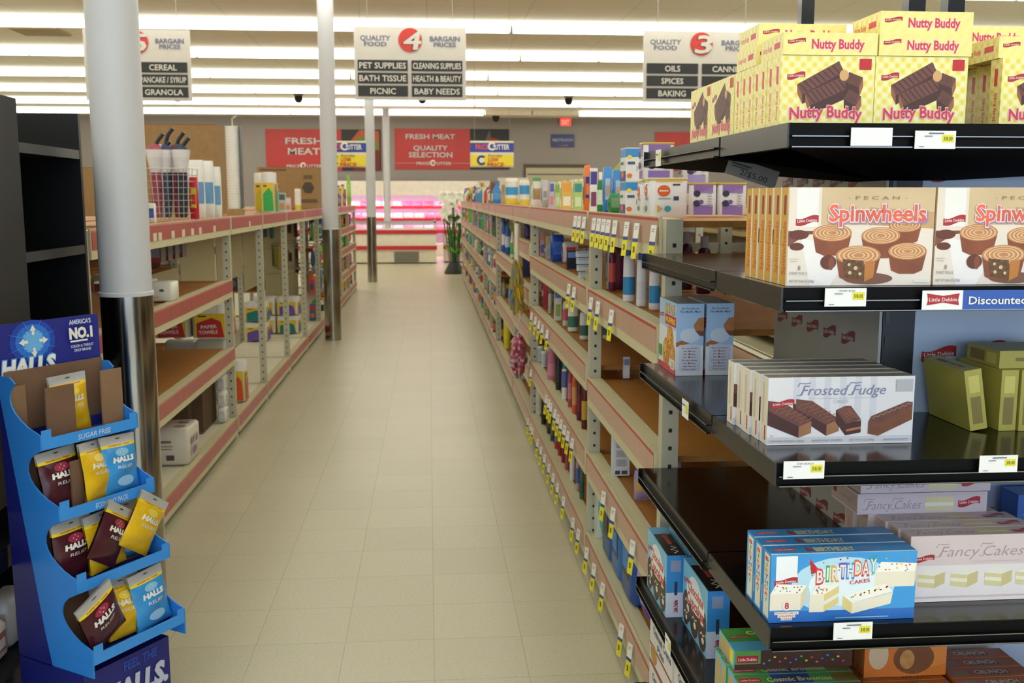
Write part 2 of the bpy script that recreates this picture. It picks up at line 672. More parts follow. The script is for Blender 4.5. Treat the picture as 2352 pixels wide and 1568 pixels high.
f.text('CUTTER', W * .62, Hh * .14, mat('b9b4b8', 0.5), w=W * .18, h=Hh * .1)
tag(mb.obj('wall_sign'), 'small navy restroom sign on the back wall below the exit sign', 'sign')
a, b = at(1287, 271, Y=BACKY - 0.15), at(1312, 289, Y=BACKY - 0.15)
t = thing('exit_sign', 'glowing red exit sign on the back wall under the ceiling', 'exit sign', (a.x, BACKY - 0.1, b.z))
W, Hh = b.x - a.x, a.z - b.z
MB().box(0, W, 0.0, 0.099, 0, Hh, mat('d9d0c6', 0.5)).obj('housing', t)
mb = MB().box(0.01, W - 0.01, -0.006, -0.0005, 0.01, Hh - 0.01, emit('exit_red', 'ff2a1c', 1.6))
Face(mb, (0, -0.006, 0), (1, 0, 0), (0, 0, 1), 0.002).text('EXIT', W / 2, Hh / 2, emit('exit_letters', 'ff8070', 1.9), w=W * .7, h=Hh * .62, bold=0.03)
mb.obj('lit_panel', t)
a, b = at(1203, 377, Y=BACKY - 0.02), at(1345, 560, Y=BACKY - 0.02)
FR = mat('4a3c2e', 0.5)
mb = MB()
mb.box(a.x, b.x, BACKY - 0.05, BACKY - 0.001, 0, a.z, FR)
Face(mb, (0, BACKY - 0.05, 0), (1, 0, 0), (0, 0, 1), 0.004).rect(a.x + .06, b.x - .06, 0, a.z - .1, mat('b8ad8e', 0.5)).rect(a.x + .1, b.x - .1, a.z - .3, a.z - .26, mat('5d5848', 0.5))
struct(mb.obj('door_1'))

# ---- ceiling camera domes and vents
for px, py, lab in ((408, 242, 'leftmost'), (686, 240, 'second from left'), (970, 239, 'right below the middle aisle sign'), (1139, 260, 'small and farthest'), (1306, 243, 'rightmost')):
    p = at(px, py, Y=22.4 if py < 250 else 27.4)
    t = thing('security_camera', 'black security camera dome on the ceiling, %s' % lab, 'security camera', (p.x, p.y, CEIL), group='black camera domes on the ceiling')
    MB().lathe([(0.10, -0.05), (0.10, 0.0)], (0, 0, 0), mat('5a554c', 0.5), 16).obj('mount', t)
    MB().lathe([(0.0, -0.2), (0.05, -0.19), (0.085, -0.14), (0.095, -0.051)], (0, 0, 0), mat('0c0c10', 0.15), 16).obj('dome', t)
for px, py, lab in ((93, 74, 'over the black rack at left'), (1308, 214, 'right of the middle aisle sign')):
    p = at(px, py, Z=CEIL - 0.02)
    tag(MB().box(p.x - .3, p.x + .3, p.y - .3, p.y + .3, CEIL - 0.025, CEIL - 0.0005, mat('a8946a', 0.6)).obj('ceiling_vent'), 'tan square ceiling vent %s' % lab, 'vent', 'ceiling vents')

# ---- hanging aisle signs
SIGNW = mat('d2ccc2', 0.5, var=0.02)
PLATE = mat('1e1d1c', 0.5, var=0.0)
LET = mat('ded8cc', 0.5, var=0.0)
SLATE = mat('6c6f86', 0.5, var=0.0)


def aisle_sign(px0, px1, py0, py1, num, left, right, label):
    Y = 10.95
    a, b = at(px0, py0, Y=Y), at(px1, py1, Y=Y)
    W, Hh = b.x - a.x, a.z - b.z
    t = thing('hanging_sign', label, 'aisle sign', (a.x, Y, b.z), group='white aisle signs hanging from the ceiling')
    mb = MB().box(0, W, 0, 0.02, 0, Hh, SIGNW)
    f = Face(mb, (0, 0, 0), (1, 0, 0), (0, 0, 1), 0.0015)
    for s, u in ((('QUALITY', 'FOOD'), 0.19), (('BARGAIN', 'PRICES'), 0.81)):
        f.text(s[0], u * W, Hh * .845, SLATE, w=W * .27, h=Hh * .068, bold=0.03)
        f.text(s[1], u * W, Hh * .765, SLATE, w=W * .2, h=Hh * .06, bold=0.03)
    f.ell(W * .5, Hh * .82, Hh * .165, Hh * .165, mat('c8372f', 0.5), n=28)
    f.text(num, W * .515, Hh * .815, INK, w=W * .17, h=Hh * .25, bold=0.03, shear=0.12)
    f.text(num, W * .52, Hh * .82, SIGNW, w=W * .165, h=Hh * .25, bold=0.02, shear=0.12)
    mb.obj('board', t)
    for col, u0, u1 in ((left, .03, .475), (right, .51, .965)):
        for i, s in enumerate(col):
            mb = MB()
            v1 = Hh * (.545 - i * .175)
            mb.box(u0 * W, u1 * W, -0.012, -0.0002, v1 - Hh * .145, v1, PLATE)
            g = Face(mb, (0, -0.012, 0), (1, 0, 0), (0, 0, 1), 0.001)
            tw = min(glyphs(s, 0.015)[2] * Hh * .082 / .72, (u1 - u0) * W * .95)
            if s:
                g.text(s, (u0 + u1) / 2 * W, v1 - Hh * .0725, LET, w=tw, h=Hh * .082, bold=0.015)
            mb.obj('category_plate', t)
    for u in (.12, .88):
        MB().tube([(u * W, .01, Hh), (u * W, .01, CEIL - b.z)], 0.003, mat('8d8d8d', 0.4), 5).obj('hanging_wire', t)


aisle_sign(812, 1071, 60, 231, '4', ('PET SUPPLIES', 'BATH TISSUE', 'PICNIC'), ('CLEANING SUPPLIES', 'HEALTH & BEAUTY', 'BABY NEEDS'),
           'white aisle four sign hanging over the middle of the aisle')
aisle_sign(189, 442, 66, 232, '5', ('', 'ENERGY', ''), ('CEREAL', 'PANCAKE / SYRUP', 'GRANOLA'), 'white hanging aisle sign with cereal and granola plates, half hidden by column')
aisle_sign(1479, 1738, 70, 236, '3', ('OILS', 'SPICES', 'BAKING'), ('CANNED', '', ''), 'white hanging aisle three sign beside the yellow snack boxes')

PCBLUE = mat('2b3f9e', 0.45)
for px0, px1, lab in ((742, 842, 'blue and yellow low price sign at left, between two columns'), (1080, 1180, 'blue and yellow low price sign above the right shelves')):
    Y = 11.9
    a, b = at(px0, 323, Y=Y), at(px1, 384, Y=Y)
    W, Hh = b.x - a.x, a.z - b.z
    t = thing('price_sign', lab, 'sign', (a.x, Y, b.z), group='everyday low price signs over the shelves')
    mb = MB().box(0, W, 0, 0.015, 0, Hh, mat('e9dfb8', 0.5))
    f = Face(mb, (0, 0, 0), (1, 0, 0), (0, 0, 1), 0.002)
    f.rect(0, W, Hh * .57, Hh * .92, PCBLUE)
    f.text('PRICE', W * .27, Hh * .77, mat('e0504a', 0.5), w=W * .3, h=Hh * .19, bold=0.03)
    swoosh_c(f, W * .5, Hh * .79, Hh * .16, WHITE, WHITE)
    f.text('UTTER', W * .73, Hh * .77, WHITE, w=W * .34, h=Hh * .19, bold=0.03)
    f.rect(0.01, W - .01, Hh * .05, Hh * .46, YELLOW)
    f.ring(W * .26, Hh * .26, Hh * .1, Hh * .19, NAVY, a0=.8, a1=5.6)
    f.ell(W * .26, Hh * .26, Hh * .1, Hh * .1, WHITE)
    f.text('Everyday', W * .58, Hh * .45, mat('4a4a6a', 0.5), w=W * .32, h=Hh * .1)
    f.text('LOW', W * .53, Hh * .29, mat('d2452a', 0.5), w=W * .24, h=Hh * .15, bold=0.03)
    f.text('PRICE', W * .58, Hh * .1, mat('d2452a', 0.5), w=W * .38, h=Hh * .15, bold=0.03)
    mb.obj('board', t)
    for u in (.1, .9):
        MB().tube([(u * W, .007, Hh), (u * W, .007, CEIL - b.z)], 0.002, mat('8d8d8d', 0.4), 5).obj('hanging_wire', t)

# ---- meat department: wall case and the low case in front of it
t = thing('meat_case', 'long lit wall case of pink packaged meat with red price rails', 'refrigerated case', (0, 27.3, 0))
x0, x1 = -3.6, 1.35
CASEW = mat('e6dfcd', 0.45)
MB().box(x0, x1, -0.25, 1.0, 1.68, 1.98, CASEW).obj('canopy', t)
MB().box(x0, x1, -0.25, -0.23, 1.60, 1.6795, CASEW).obj('canopy_lip', t)
MB().box(x0, x1, 0.9, 1.0, 0.3, 1.68, mat('e4d4dc', 0.5)).obj('back_panel', t)
MB().box(x0, x1, -0.2, 1.0, 0.0, 0.32, CASEW).obj('base', t)
MB().box(x0, x0 + .05, -0.2, .95, 0.32, 1.68, CASEW).obj('end_panel', t)
MB().box(x1 - .05, x1, -0.2, .95, 0.32, 1.68, CASEW).obj('end_panel', t)
MB().box(x0 + .1, x1 - .1, -0.12, -0.04, 1.645, 1.679, emit('case_tube', 'ffd8f4', 26.0)).obj('case_lamp', t)
for z, yy in ((1.30, .15), (0.98, 0.02), (0.66, -.12)):
    MB().box(x0 + .05, x1 - .05, yy, 0.9, z - 0.03, z, mat('e9dfe2', 0.4)).obj('shelf', t)
    MB().box(x0 + .1, x1 - .1, yy + .06, yy + .10, z - 0.045, z - 0.0305, emit('case_tube', 'ffd8f4', 26.0)).obj('case_lamp', t)
    MB().box(x0 + .05, x1 - .05, yy - 0.02, yy - .0005, z - 0.05, z + 0.02, RED).obj('price_rail', t)
random.seed(3)
PK = [mat(h, 0.3, var=0.35, scale=22) for h in ('e79ab4', 'd9688c', 'f2c4d0', 'f0c0b4', 'd4607a', 'f7ecef', 'f4e0ea')]
pack_me = {}
for k, m in enumerate(PK):
    mb = MB().rbox(-.125, .125, -.085, .085, 0, .055, m, .02)
    mb.box(-.06, .02, -.0815, -.0805, .01, .05, PAPER)
    pack_me[k] = mb.mesh('meat_pack')
n = 0
for zi, (z, yy) in enumerate(((1.30, .15), (0.98, 0.02), (0.66, -.12))):
    x, nk = x0 + .25, 0
    while x < x1 - .2:
        k = random.randrange(len(PK))
        o = link('meat_package', pack_me[k], None, (x, 27.3 + yy + .12, z))
        o.rotation_euler = (math.radians(48), 0, 0)
        o.location.z += 0.062
        tag(o, 'wrapped pink meat package, %s from left, %s shelf of the lit wall case' % (ORD[nk], ('top', 'middle', 'bottom')[zi]), 'meat', 'wrapped meat on the %s case shelf' % ('top', 'middle', 'bottom')[zi])
        nk += 1
        x += .265 + random.uniform(0, .03)
low = thing('display_freezer', 'low white display case with two red bumper bands and a vent grille', 'refrigerated case', (0, 24.0, 0))
xl, xr = -3.8, 0.16
MB().box(xl, xr, 0.0, 1.1, 0.03, 0.30, mat('d9d2bd', 0.5)).obj('base', low)
mb = MB().box(xl, xr, -0.02, 1.1, 0.30, 0.80, mat('e6dfcb', 0.45))
mb.obj('body', low)
for z in (0.33, 0.70):
    MB().box(xl - .02, xr + .02, -0.06, -0.0205, z, z + 0.09, RED).obj('bumper', low)
a, b = at(905, 575, Y=24.0), at(963, 603, Y=24.0)
mb = MB().box(a.x, b.x, -0.012, -0.0005, 0.04, 0.285, mat('8d887a', 0.5))
g = Face(mb, (0, -0.012, 0), (1, 0, 0), (0, 0, 1), .003)
for i in range(7):
    g.rect(a.x + .02, b.x - .02, .055 + i * .032, .068 + i * .032, mat('4f4b42', 0.6), 1)
mb.obj('vent_grille', low)
MB().box(xl, xr, 0.02, 0.05, 0.95, 1.0, STEEL).obj('top_rail', low)
gl = mat('cfd8dc', 0.08, alpha=0.25, var=0.0)
MB().box(xl, xr, 0.03, 0.04, 0.80, 0.95, gl).obj('glass_front', low)
MB().box(xr - .04, xr, 0.02, 1.1, 0.80, 1.0, mat('d9d2bd', 0.5)).obj('end_panel', low)
low2 = thing('display_freezer', 'second low display case at right, behind the lily stand', 'refrigerated case', (0, 24.3, 0))
MB().box(.35, 2.2, 0, 1.0, 0.03, 0.85, mat('d8c6c2', 0.45)).obj('body', low2)
for z in (0.33, 0.70):
    MB().box(.33, 2.22, -0.05, -0.0005, z, z + 0.08, RED).obj('bumper', low2)

# ================================================================== shelving runs
RXF, LXF = 0.633, -1.235                     # front planes of the right and left runs
HOLE = mat('16181c', 0.6, var=0.0)
POSTM = mat('bdb9a2', 0.42, var=0.03)
WOOD = mat('a66f2b', 0.6, var=0.10, scale=45)
STRIP_R = mat('bf9a84', 0.35, var=0.05)
STRIP_L = mat('b04f4c', 0.35, var=0.10, scale=12)
STRIP_RED = mat('b8382c', 0.4, var=0.05)


def post_mesh(h):
    mb = MB().box(0, 0.046, -0.022, 0.022, 0, h, POSTM)
    z = 0.12
    while z < h - 0.03:
        for y, s in ((-0.0225, 1), (0.0225, -1)):
            mb.poly([(0.018, y, z), (0.028, y, z), (0.028, y, z + 0.011), (0.018, y, z + 0.011)][::s], HOLE)
        z += 0.0508
    return mb.mesh('post')


POST, POST_LOW = post_mesh(1.465), post_mesh(1.403)


def shelf(parent, x0, sgn, depth, y0, y1, z, strip, line, board=WOOD, name='shelf'):
    """one shelf: board with a steel nose and a price rail; sgn -1 faces left, +1 faces right"""
    def bx(m, a, b, *r):
        lo, hi = sorted((x0 - sgn * a, x0 - sgn * b))
        m.box(lo, hi, *r)
        return m
    mb = MB()
    bx(mb, 0.052, depth, y0 + .004, y1 - .004, z - 0.030, z - 0.012, board)
    bx(mb, 0.0, 0.05, y0 + .002, y1 - .002, z - 0.02, z - 0.006, BEIGE)
    sh = mb.obj(name, parent)
    mb = MB()
    bx(mb, -0.008, 0.0, y0 + .002, y1 - .002, z - 0.112, z, BEIGE)
    bx(mb, -0.0105, -0.0082, y0 + .012, y1 - .012, z - 0.078, z - 0.006, strip)
    if line:
        bx(mb, -0.0112, -0.0106, y0 + .012, y1 - .012, z - 0.012, z - 0.004, line)
        bx(mb, -0.0112, -0.0106, y1 - .018, y1 - .012, z - 0.078, z - 0.012, line)
    mb.obj('price_rail', sh)
    return sh


def run(label, xf, sgn, ys, levels, depth, backlevels, strip, line, top, deckz, deckmat):
    """a run of shelving; sgn -1: its front faces left"""
    t = thing('store_shelving', label, 'shelves', (0, 0, 0))
    xin = lambda d: xf - sgn * d
    for i, y in enumerate(ys):
        for d, nm in ((0.0, 'post'), (depth, 'post'), (2 * depth, 'post')):
            x = xin(d)
            o = link(nm, POST if top > 1.45 else POST_LOW, t, (x if sgn < 0 else x - 0.046, y, 0))
        lo, hi = sorted((xin(0.0465), xin(2 * depth)))
        for zb in (.02, 1.31):
            MB().box(lo, hi, y - .012, y + .012, zb, zb + .035, POSTM).obj('cross_brace', t)
    for i in range(len(ys) - 1):
        y0, y1 = ys[i] + .022, ys[i + 1] - .022
        shelf(t, xf, sgn, depth - .035, y0, y1, top, strip, line)
        shelf(t, xf, sgn, depth - .035, y0, y1, deckz, strip, line, deckmat, 'deck')
        for z in levels[i]:
            shelf(t, xf, sgn, depth - .035, y0, y1, z, strip, line)
        xb = xin(2 * depth)
        for z in (backlevels if not isinstance(backlevels, dict) else backlevels.get(i, ())) :
            shelf(t, xb, -sgn, depth - .05, y0, y1, z, strip, None)
    return t


RYS = [2.70, 3.97, 6.30, 7.56, 9.64, 10.62, 11.80, 13.40, 15.0, 16.6, 18.2, 19.8]
RLV = [(1.172, .814, .508), (1.172, .862, .512), (1.24, .95, .70, .45), (1.03, .60), (1.15, .80, .47)] + [(1.14, .80, .47)] * 6
run('long beige double sided shelving with pinkish price rails along the right of the aisle', RXF, -1, RYS, RLV, 0.52,
    {i: (1.472, 1.10, .75, .42) for i in range(11)}, STRIP_R, STRIP_RED, 1.472, 0.17, WOOD)
LYS = [3.775, 6.43, 7.65, 8.93, 10.22, 11.52, 13.0, 14.4, 15.8, 17.2]
LLV = [(1.026, .60), (), (), (), (), (), (), (1.1, .8, .45), (1.1, .8, .45)]
run('long beige shelving with red price rails and mostly empty shelves at left of the aisle', LXF, 1, LYS, LLV, 0.62,
    {0: (1.41, 1.12, .80, .45), 1: (1.41, 1.12, .80, .47), 2: (1.41, .98, .52), 3: (1.41,), 4: (1.41,), 5: (1.41, 1.0, .5), 6: (1.41, 1.0, .5), 7: (1.41, 1.0, .5), 8: (1.41,)},
    STRIP_L, mat('cf7f76', 0.4), 1.41, 0.15, mat('efebd2', 0.35, var=0.03))

# ================================================================== goods
def shade(h, k):
    c = [int(h[i:i + 2], 16) for i in (0, 2, 4)]
    return '%02x%02x%02x' % tuple(max(0, min(255, int(x * k))) for x in c)


_G = {}
LABELK = {}


def goods_mesh(kind, w, h, c1, c2, c3):
    """kinds: bottle, sprayer, tub, canister, carton, pack, pouch; c1 body, c2 cap or accent, c3 label"""
    q = (kind, round(w, 2), round(h, 2), c1, c2, c3)
    if q in _G:
        return _G[q]
    m1, m2, m3 = mat(c1, 0.35), mat(c2, 0.4), mat(c3, 0.45)
    mb = MB()
    r = w / 2
    if kind == 'bottle':
        mb.lathe([(r * .9, 0), (r, .02 * h), (r, .18 * h), (r * 1.004, .18 * h), (r * 1.004, .55 * h), (r, .55 * h), (r, .66 * h), (r * .8, .76 * h), (r * .45, .80 * h),
                  (r * .45, .82 * h), (r * .62, .82 * h), (r * .58, h)], (0, 0, 0), [m1, m1, m1, m3, m1, m1, m1, m1, m2, m2, m2], 14, 1.0, .75)
    elif kind == 'shampoo':
        mb.lathe([(r * .92, 0), (r, .03 * h), (r, .12 * h), (r * 1.004, .12 * h), (r * 1.004, .45 * h), (r, .45 * h), (r * .96, .76 * h), (r * .86, .835 * h), (r * .78, .84 * h),
                  (r * .8, .85 * h), (r * .72, h)], (0, 0, 0), [m1, m1, m1, m3, m1, m1, m1, m1, m2, m2], 16, 1.0, .7)
    elif kind == 'jug':
        mb.lathe([(r * .9, 0), (r, .03 * h), (r, .2 * h), (r * 1.004, .2 * h), (r * 1.004, .5 * h), (r, .5 * h), (r * .9, .64 * h), (r * .35, .84 * h), (r * .35, .87 * h), (r * .42, .87 * h), (r * .42, h)],
                 (0, 0, 0), [m1, m1, m1, m3, m1, m1, m1, m2, m2, m2], 14, 1.0, .7)
    elif kind == 'sprayer':
        mb.lathe([(r * .9, 0), (r, .02 * h), (r, .1 * h), (r * 1.004, .1 * h), (r * 1.004, .45 * h), (r, .45 * h), (r * .5, .68 * h), (r * .3, .78 * h), (r * .34, .78 * h), (r * .34, .86 * h)],
                 (0, 0, 0), [m1, m1, m1, m3, m1, m1, m1, m2, m2], 12, 1.0, .7)
        mb.box(-r * .8, r * .5, -r * .22, r * .22, .86 * h, h, m2)
        mb.box(-r * .75, -r * .6, -r * .1, r * .1, .76 * h, .86 * h, m2)
    elif kind == 'tub':
        mb.lathe([(r * .96, 0), (r, .02 * h), (r, .08 * h), (r * 1.004, .08 * h), (r * 1.004, .86 * h), (r, .86 * h), (r * 1.05, .87 * h), (r * 1.05, .97 * h), (r, h)], (0, 0, 0), [m1, m1, m1, m3, m1, m2, m2, m2], 18)
    elif kind == 'canister':
        mb.lathe([(r * .97, 0), (r, .01 * h), (r, .25 * h), (r, .85 * h), (r * 1.02, .85 * h), (r * 1.02, .93 * h), (r * .8, h)], (0, 0, 0), [m1, m3, m1, m2, m2, m2], 16)
    elif kind == 'can':
        mb.lathe([(r, 0), (r, .3 * h), (r, .72 * h), (r * .7, .78 * h), (r * .72, .78 * h), (r * .68, h)], (0, 0, 0), [m1, m3, m1, m2, m2], 14)
    elif kind == 'carton':
        mb.box(-r, r, -r * .5, r * .5, 0, h, m1)
        f = Face(mb, (-r, -r * .5, 0), (1, 0, 0), (0, 0, 1), .0008)
        f.rect(.08 * w, .92 * w, .62 * h, .92 * h, m2).rect(.15 * w, .85 * w, .12 * h, .45 * h, m3)
        f = Face(mb, (-r, r * .5, 0), (0, -1, 0), (0, 0, 1), .0008)
        f.rect(.05 * w, .45 * w, .6 * h, .92 * h, m2).ell(.25 * w, .32 * h, .16 * w, .16 * h, m3)
    elif kind == 'pack':
        mb.rbox(-r, r, -r * .6, r * .6, 0, h, m1, min(.03, r * .4))
        f = Face(mb, (-r * .6, -r * .6, h * .2), (1, 0, 0), (0, 0, 1), .0012)
        f.rect(0, w * .6, h * .08, h * .55, m2).rect(w * .06, w * .54, h * .16, h * .4, m3)
        f = Face(mb, (-r, r * .38, h * .15), (0, -1, 0), (0, 0, 1), .0012)
        f.rect(0, r * .76, 0, h * .6, m2).rect(r * .1, r * .66, h * .1, h * .4, m3)
    elif kind == 'pouch':
        def fn(u, v):
            a = 2 * PI * u
            k = (math.sin(PI * min(1, v * 1.02)) ** .45) if v < .98 else .06
            return (r * math.cos(a) * (.9 + .1 * k), r * .55 * math.sin(a) * (.08 + .92 * k) + .004 * math.sin(9 * v + 3 * u * 6), h * v)
        mb.grid(fn, 14, 8, lambda u, v: m2 if v > .86 else (m3 if .3 < v < .6 and (.55 < u < .95) else m1))
    me = mb.mesh(kind)
    _G[q] = me
    return me


NAMES = {'bottle': ('bottle', 'bottle'), 'shampoo': ('lotion_bottle', 'bottle'), 'jug': ('detergent_bottle', 'bottle'), 'sprayer': ('spray_bottle', 'bottle'), 'tub': ('powder_tub', 'tub'), 'canister': ('wipes_canister', 'canister'),
         'can': ('spray_can', 'can'), 'carton': ('carton', 'box'), 'pack': ('wrapped_pack', 'pack'), 'pouch': ('plastic_pouch', 'bag')}


def put(kind, loc, w, h, c1, c2, c3, label, group, rz=0.0, name=None, cat=None):
    o = link(name or NAMES[kind][0], goods_mesh(kind, w, h, c1, c2, c3), None, loc, rz)
    return tag(o, label, cat or NAMES[kind][1], group)


BAYN = ['nearest', 'second', 'third', 'fourth', 'fifth', 'sixth', 'seventh', 'eighth', 'ninth', 'tenth', 'eleventh']
LVN = {'t': 'top shelf', 'a': 'second shelf', 'b': 'third shelf', 'c': 'fourth shelf', 'd': 'bottom shelf', 'e': 'fifth shelf'}


def surf(bay, lv):
    if lv == 't':
        return 1.472 - .005
    if lv == 'd':
        return 0.17 - .005
    L = RLV[bay]
    return L['abce'.index(lv)] - .005


def goods_right(bay, lv, items):
    """items: kind, pixel left, right, top, bottom, X of centre, colours, words, [label]"""
    z = surf(bay, lv)
    for i, it in enumerate(items):
        kind, pl, pr, pt, pb, X, c1, c2, c3, words = it[:10]
        p = at((pl + pr) / 2, pb, X=X)
        ca = p.y * 1.0 / FPX
        w, h = (pr - pl) * ca, (pb - pt) * ca
        lab = it[10] if len(it) > 10 else '%s, %s from near, %s, %s right bay' % (words, ORD[i], LVN[lv], BAYN[bay])
        zz = it[11] if len(it) > 11 else z
        if kind in ('carton', 'pack', 'pouch'):
            w = w * .92
        if lv != 't':
            m_ = .026 + w * (.52 if kind not in ('carton', 'pack') else .32)
            top_ = RYS[bay + 1] - m_
            if p.y > top_:
                past = globals().setdefault('PAST', {})
                past[bay, lv] = past.get((bay, lv), 0) + 1
                top_ -= .085 * (past[bay, lv] - 1)
            p.y = min(max(p.y, RYS[bay] + m_), top_)
        put(kind, (X, p.y, zz), w, h, c1, c2, c3, lab, 'goods on the %s, %s right bay' % (LVN[lv], BAYN[bay]), rz=it[12] if len(it) > 12 else 0.0)


W_, CR_, GD = 'ebe8e2', 'e8e0c4', 'c9ab4c'
# --- nearest bay
T1 = 'powder tubs on the right top shelf'
z0 = surf(0, 't')


def tub(px0, px1, z, X, h, bands, disc, lid, label):
    p = at((px0 + px1) / 2, 480, X=X)
    w = (px1 - px0) * p.y / FPX
    r = w / 2
    t = thing('powder_tub', label, 'tub', (X, p.y, z), group=T1)
    mb = MB().rbox(-r, r, -r * .8, r * .8, 0, h * .93, mat('e4e1e4', 0.4), r * .3, 5, .94, .1)
    for s, (O, U) in enumerate((((-r * .7, -r * .8, 0), (1, 0, 0)), ((-r, r * .5, 0), (0, -1, 0)))):
        f = Face(mb, O, U, (0, 0, 1), .0005)
        L = r * 1.4 if s == 0 else r * 1.0
        for v0, v1, c in bands:
            f.rect(0, L, v0 * h, v1 * h, mat(c, 0.4))
        if disc:
            f.ell(L * .3, h * .66, h * .17, h * .15, mat(disc, 0.4))
            f.rect(L * .3 - h * .12, L * .3 + h * .12, h * .645, h * .675, WHITE)
            f.rect(L * .1, L * .55, h * .45, h * .475, mat('6aa9a8', 0.5))
            f.ell(L * .45, h * .2, h * .09, h * .08, mat('3b9fae', 0.4))
            f.poly([(L * .06, h * .1), (L * .25, h * .2), (L * .06, h * .3)], mat('c9a24c', 0.4))
            f.rect(L * .66, L * .86, h * .42, h * .52, mat('2f3f6c', 0.5)).rect(L * .62, L * .9, h * .80, h * .84, mat('3a3a48', 0.5))
        else:
            f.poly([(0, h * .62), (L, h * .86), (L, h * .93), (0, h * .93)], mat('8d6cb4', 0.4))
            f.ell(L * .16, h * .66, h * .11, h * .10, mat('2d2f52', 0.5))
            f.ell(L * .16, h * .36, h * .12, h * .10, mat('2d2f52', 0.5))
            f.ell(L * .38, h * .40, h * .08, h * .07, mat('6a5a9a', 0.5))
            for k in range(6):
                f.rect(L * .72, L * .92, h * (.25 + k * .08), h * (.28 + k * .08), mat('a9a4b8', 0.5), f.k)
    mb.obj('body', t)
    MB().rbox(-r * 1.03, r * 1.03, -r * .84, r * .84, h * .93 + .0003, h, mat(lid, 0.4), r * .3, 5, .9, .1).obj('lid', t)
    return p.y


yy = tub(1484, 1572, z0, 0.715, .115, ((.88, .98, 'e8c46a'),), 'e2662c', 'd9c68e', 'white powder tub with an orange disc, front of the bottom row near the black rack')
tub(1467, 1530, z0, 0.72, .112, ((.88, .98, 'e8c46a'),), 'e2662c', 'd9c68e', 'second white powder tub with an orange disc, just behind the first')
tub(1470, 1541, z0 + .1155, 0.72, .112, ((.0, .22, '8d6cb4'), (.62, .95, 'a58fc8')), None, GD, 'lavender powder tub with gold lid, on the upper row')
tub(1562, 1622, z0 + .1058, 0.90, .105, ((.0, .25, '9f8fcb'), (.7, .95, 'b9add8')), None, GD, 'pale powder tub half hidden behind the black top shelf')
tub(1640, 1708, z0, 1.0, .105, ((.0, .3, '8d6cb4'), (.68, .95, '9a80c0')), None, GD, 'purple and white powder tub with gold lid, right end of the bottom row')
tub(1576, 1640, z0, .90, .105, ((.0, .3, '8d6cb4'), (.68, .95, '9a80c0')), None, GD, 'purple and white powder tub with gold lid, beside the orange disc tub')
for zz, y1, nm in ((z0, 'lower', 'white and blue powder carton, lower of two stacked beside the tubs'), (z0 + .1125, 'upper', 'white and blue powder carton, upper of two stacked beside the tubs')):
    p = at(1450, 480, X=.70)
    w, h = .062, .112
    mb = MB().box(-w / 2, w / 2, -.05, .05, 0, h, mat('e6e4e2', .45))
    f = Face(mb, (-w / 2, -.05, 0), (1, 0, 0), (0, 0, 1), .0005)
    f.rect(0, w, h * .72, h * .97, mat('3a8fd0', .4)).ell(w * .2, h * .72, w * .13, h * .06, YELLOW).rect(w * .1, w * .5, h * .5, h * .58, mat('44567e', .4))
    f.ell(w * .2, h * .16, w * .16, h * .07, mat('e07a3c', .4)).rect(w * .6, w * .64, h * .3, h * .45, mat('8a8a96', .5))
    f = Face(mb, (-w / 2, .05, 0), (0, -1, 0), (0, 0, 1), .0005)
    f.rect(0, .1, h * .72, h * .97, mat('3a8fd0', .4)).rect(.01, .06, h * .5, h * .58, mat('44567e', .4)).rect(0, .1, 0, h * .3, mat('34408c', .4)).ell(.05, h * .2, .02, h * .1, mat('e07a3c', .4))
    tag(mb.obj('carton', None, (.70, p.y, zz)), nm, 'box', T1)
goods_right(0, 't', [
    ('pack', 1396, 1428, 444, 488, .70, '2f8a46', '8d8f86', '55a45c', 'x', 'low green carton in front of the toothbrush packs'),
    ('pack', 1405, 1436, 373, 470, .73, '2f86cf', 'a9c4dc', 'c8a58a', 'x', 'blue toothbrush pack, nearer of two beside the blue cartons'),
    ('pack', 1384, 1405, 374, 476, .70, '3a8ed6', 'b8cfe0', 'c8a58a', 'x', 'blue toothbrush pack, farther of two'),
    ('bottle', 1371, 1386, 390, 480, .70, '1f7d3c', 'f0efe8', 'cfe0c8', 'x', 'green mouthwash bottle with white cap on the right top shelf'),
    ('carton', 1353, 1372, 382, 480, .69, 'e9e4e0', '4a3a8c', '7f3a66', 'x', 'white and purple toothbrush card beside the green mouthwash bottle')])
goods_right(1, 't', [
    ('pack', 1340, 1356, 375, 478, .69, 'e9762a', '2d2a7a', 'e9762a', 'x', 'tall orange toothbrush pack with violet foot'),
    ('carton', 1316, 1338, 411, 476, .70, 'b4cf6c', '3d8f8c', 'd8e6b8', 'x', 'light green carton with a teal stripe'),
    ('carton', 1288, 1314, 411, 474, .70, 'e3b64a', 'e9a63a', 'f0ebd8', 'x', 'golden yellow carton with a barcode'),
    ('carton', 1274, 1286, 412, 470, .70, 'b9d27e', '8fb04c', 'd9e2c0', 'narrow lime carton'),
    ('carton', 1262, 1273, 408, 468, .70, 'c8c0dc', '5a68b0', 'e58a9a', 'lilac striped narrow carton'),
    ('pack', 1243, 1260, 404, 466, .70, 'b8b4b6', 'd0c4c0', '8f8f96', 'grey blister pack'),
    ('pouch', 1222, 1243, 398, 464, .70, 'd6d2ca', '3f8f58', 'a9875c', 'pale pouch with green top')])
for i, px in enumerate((1226, 1246, 1270, 1283, 1296, 1309, 1322, 1332)):
    p = at(px, 450, X=.86)
    put('can', (.86 + .01 * (i % 2), p.y, z0), .048, .165, W_, 'f1eee6', '4fa47c' if i % 3 else 'a8d0b8',
        'white deodorant stick with pale cap, %s from near, back row of top shelf' % ORD[7 - i], 'white deodorant row')
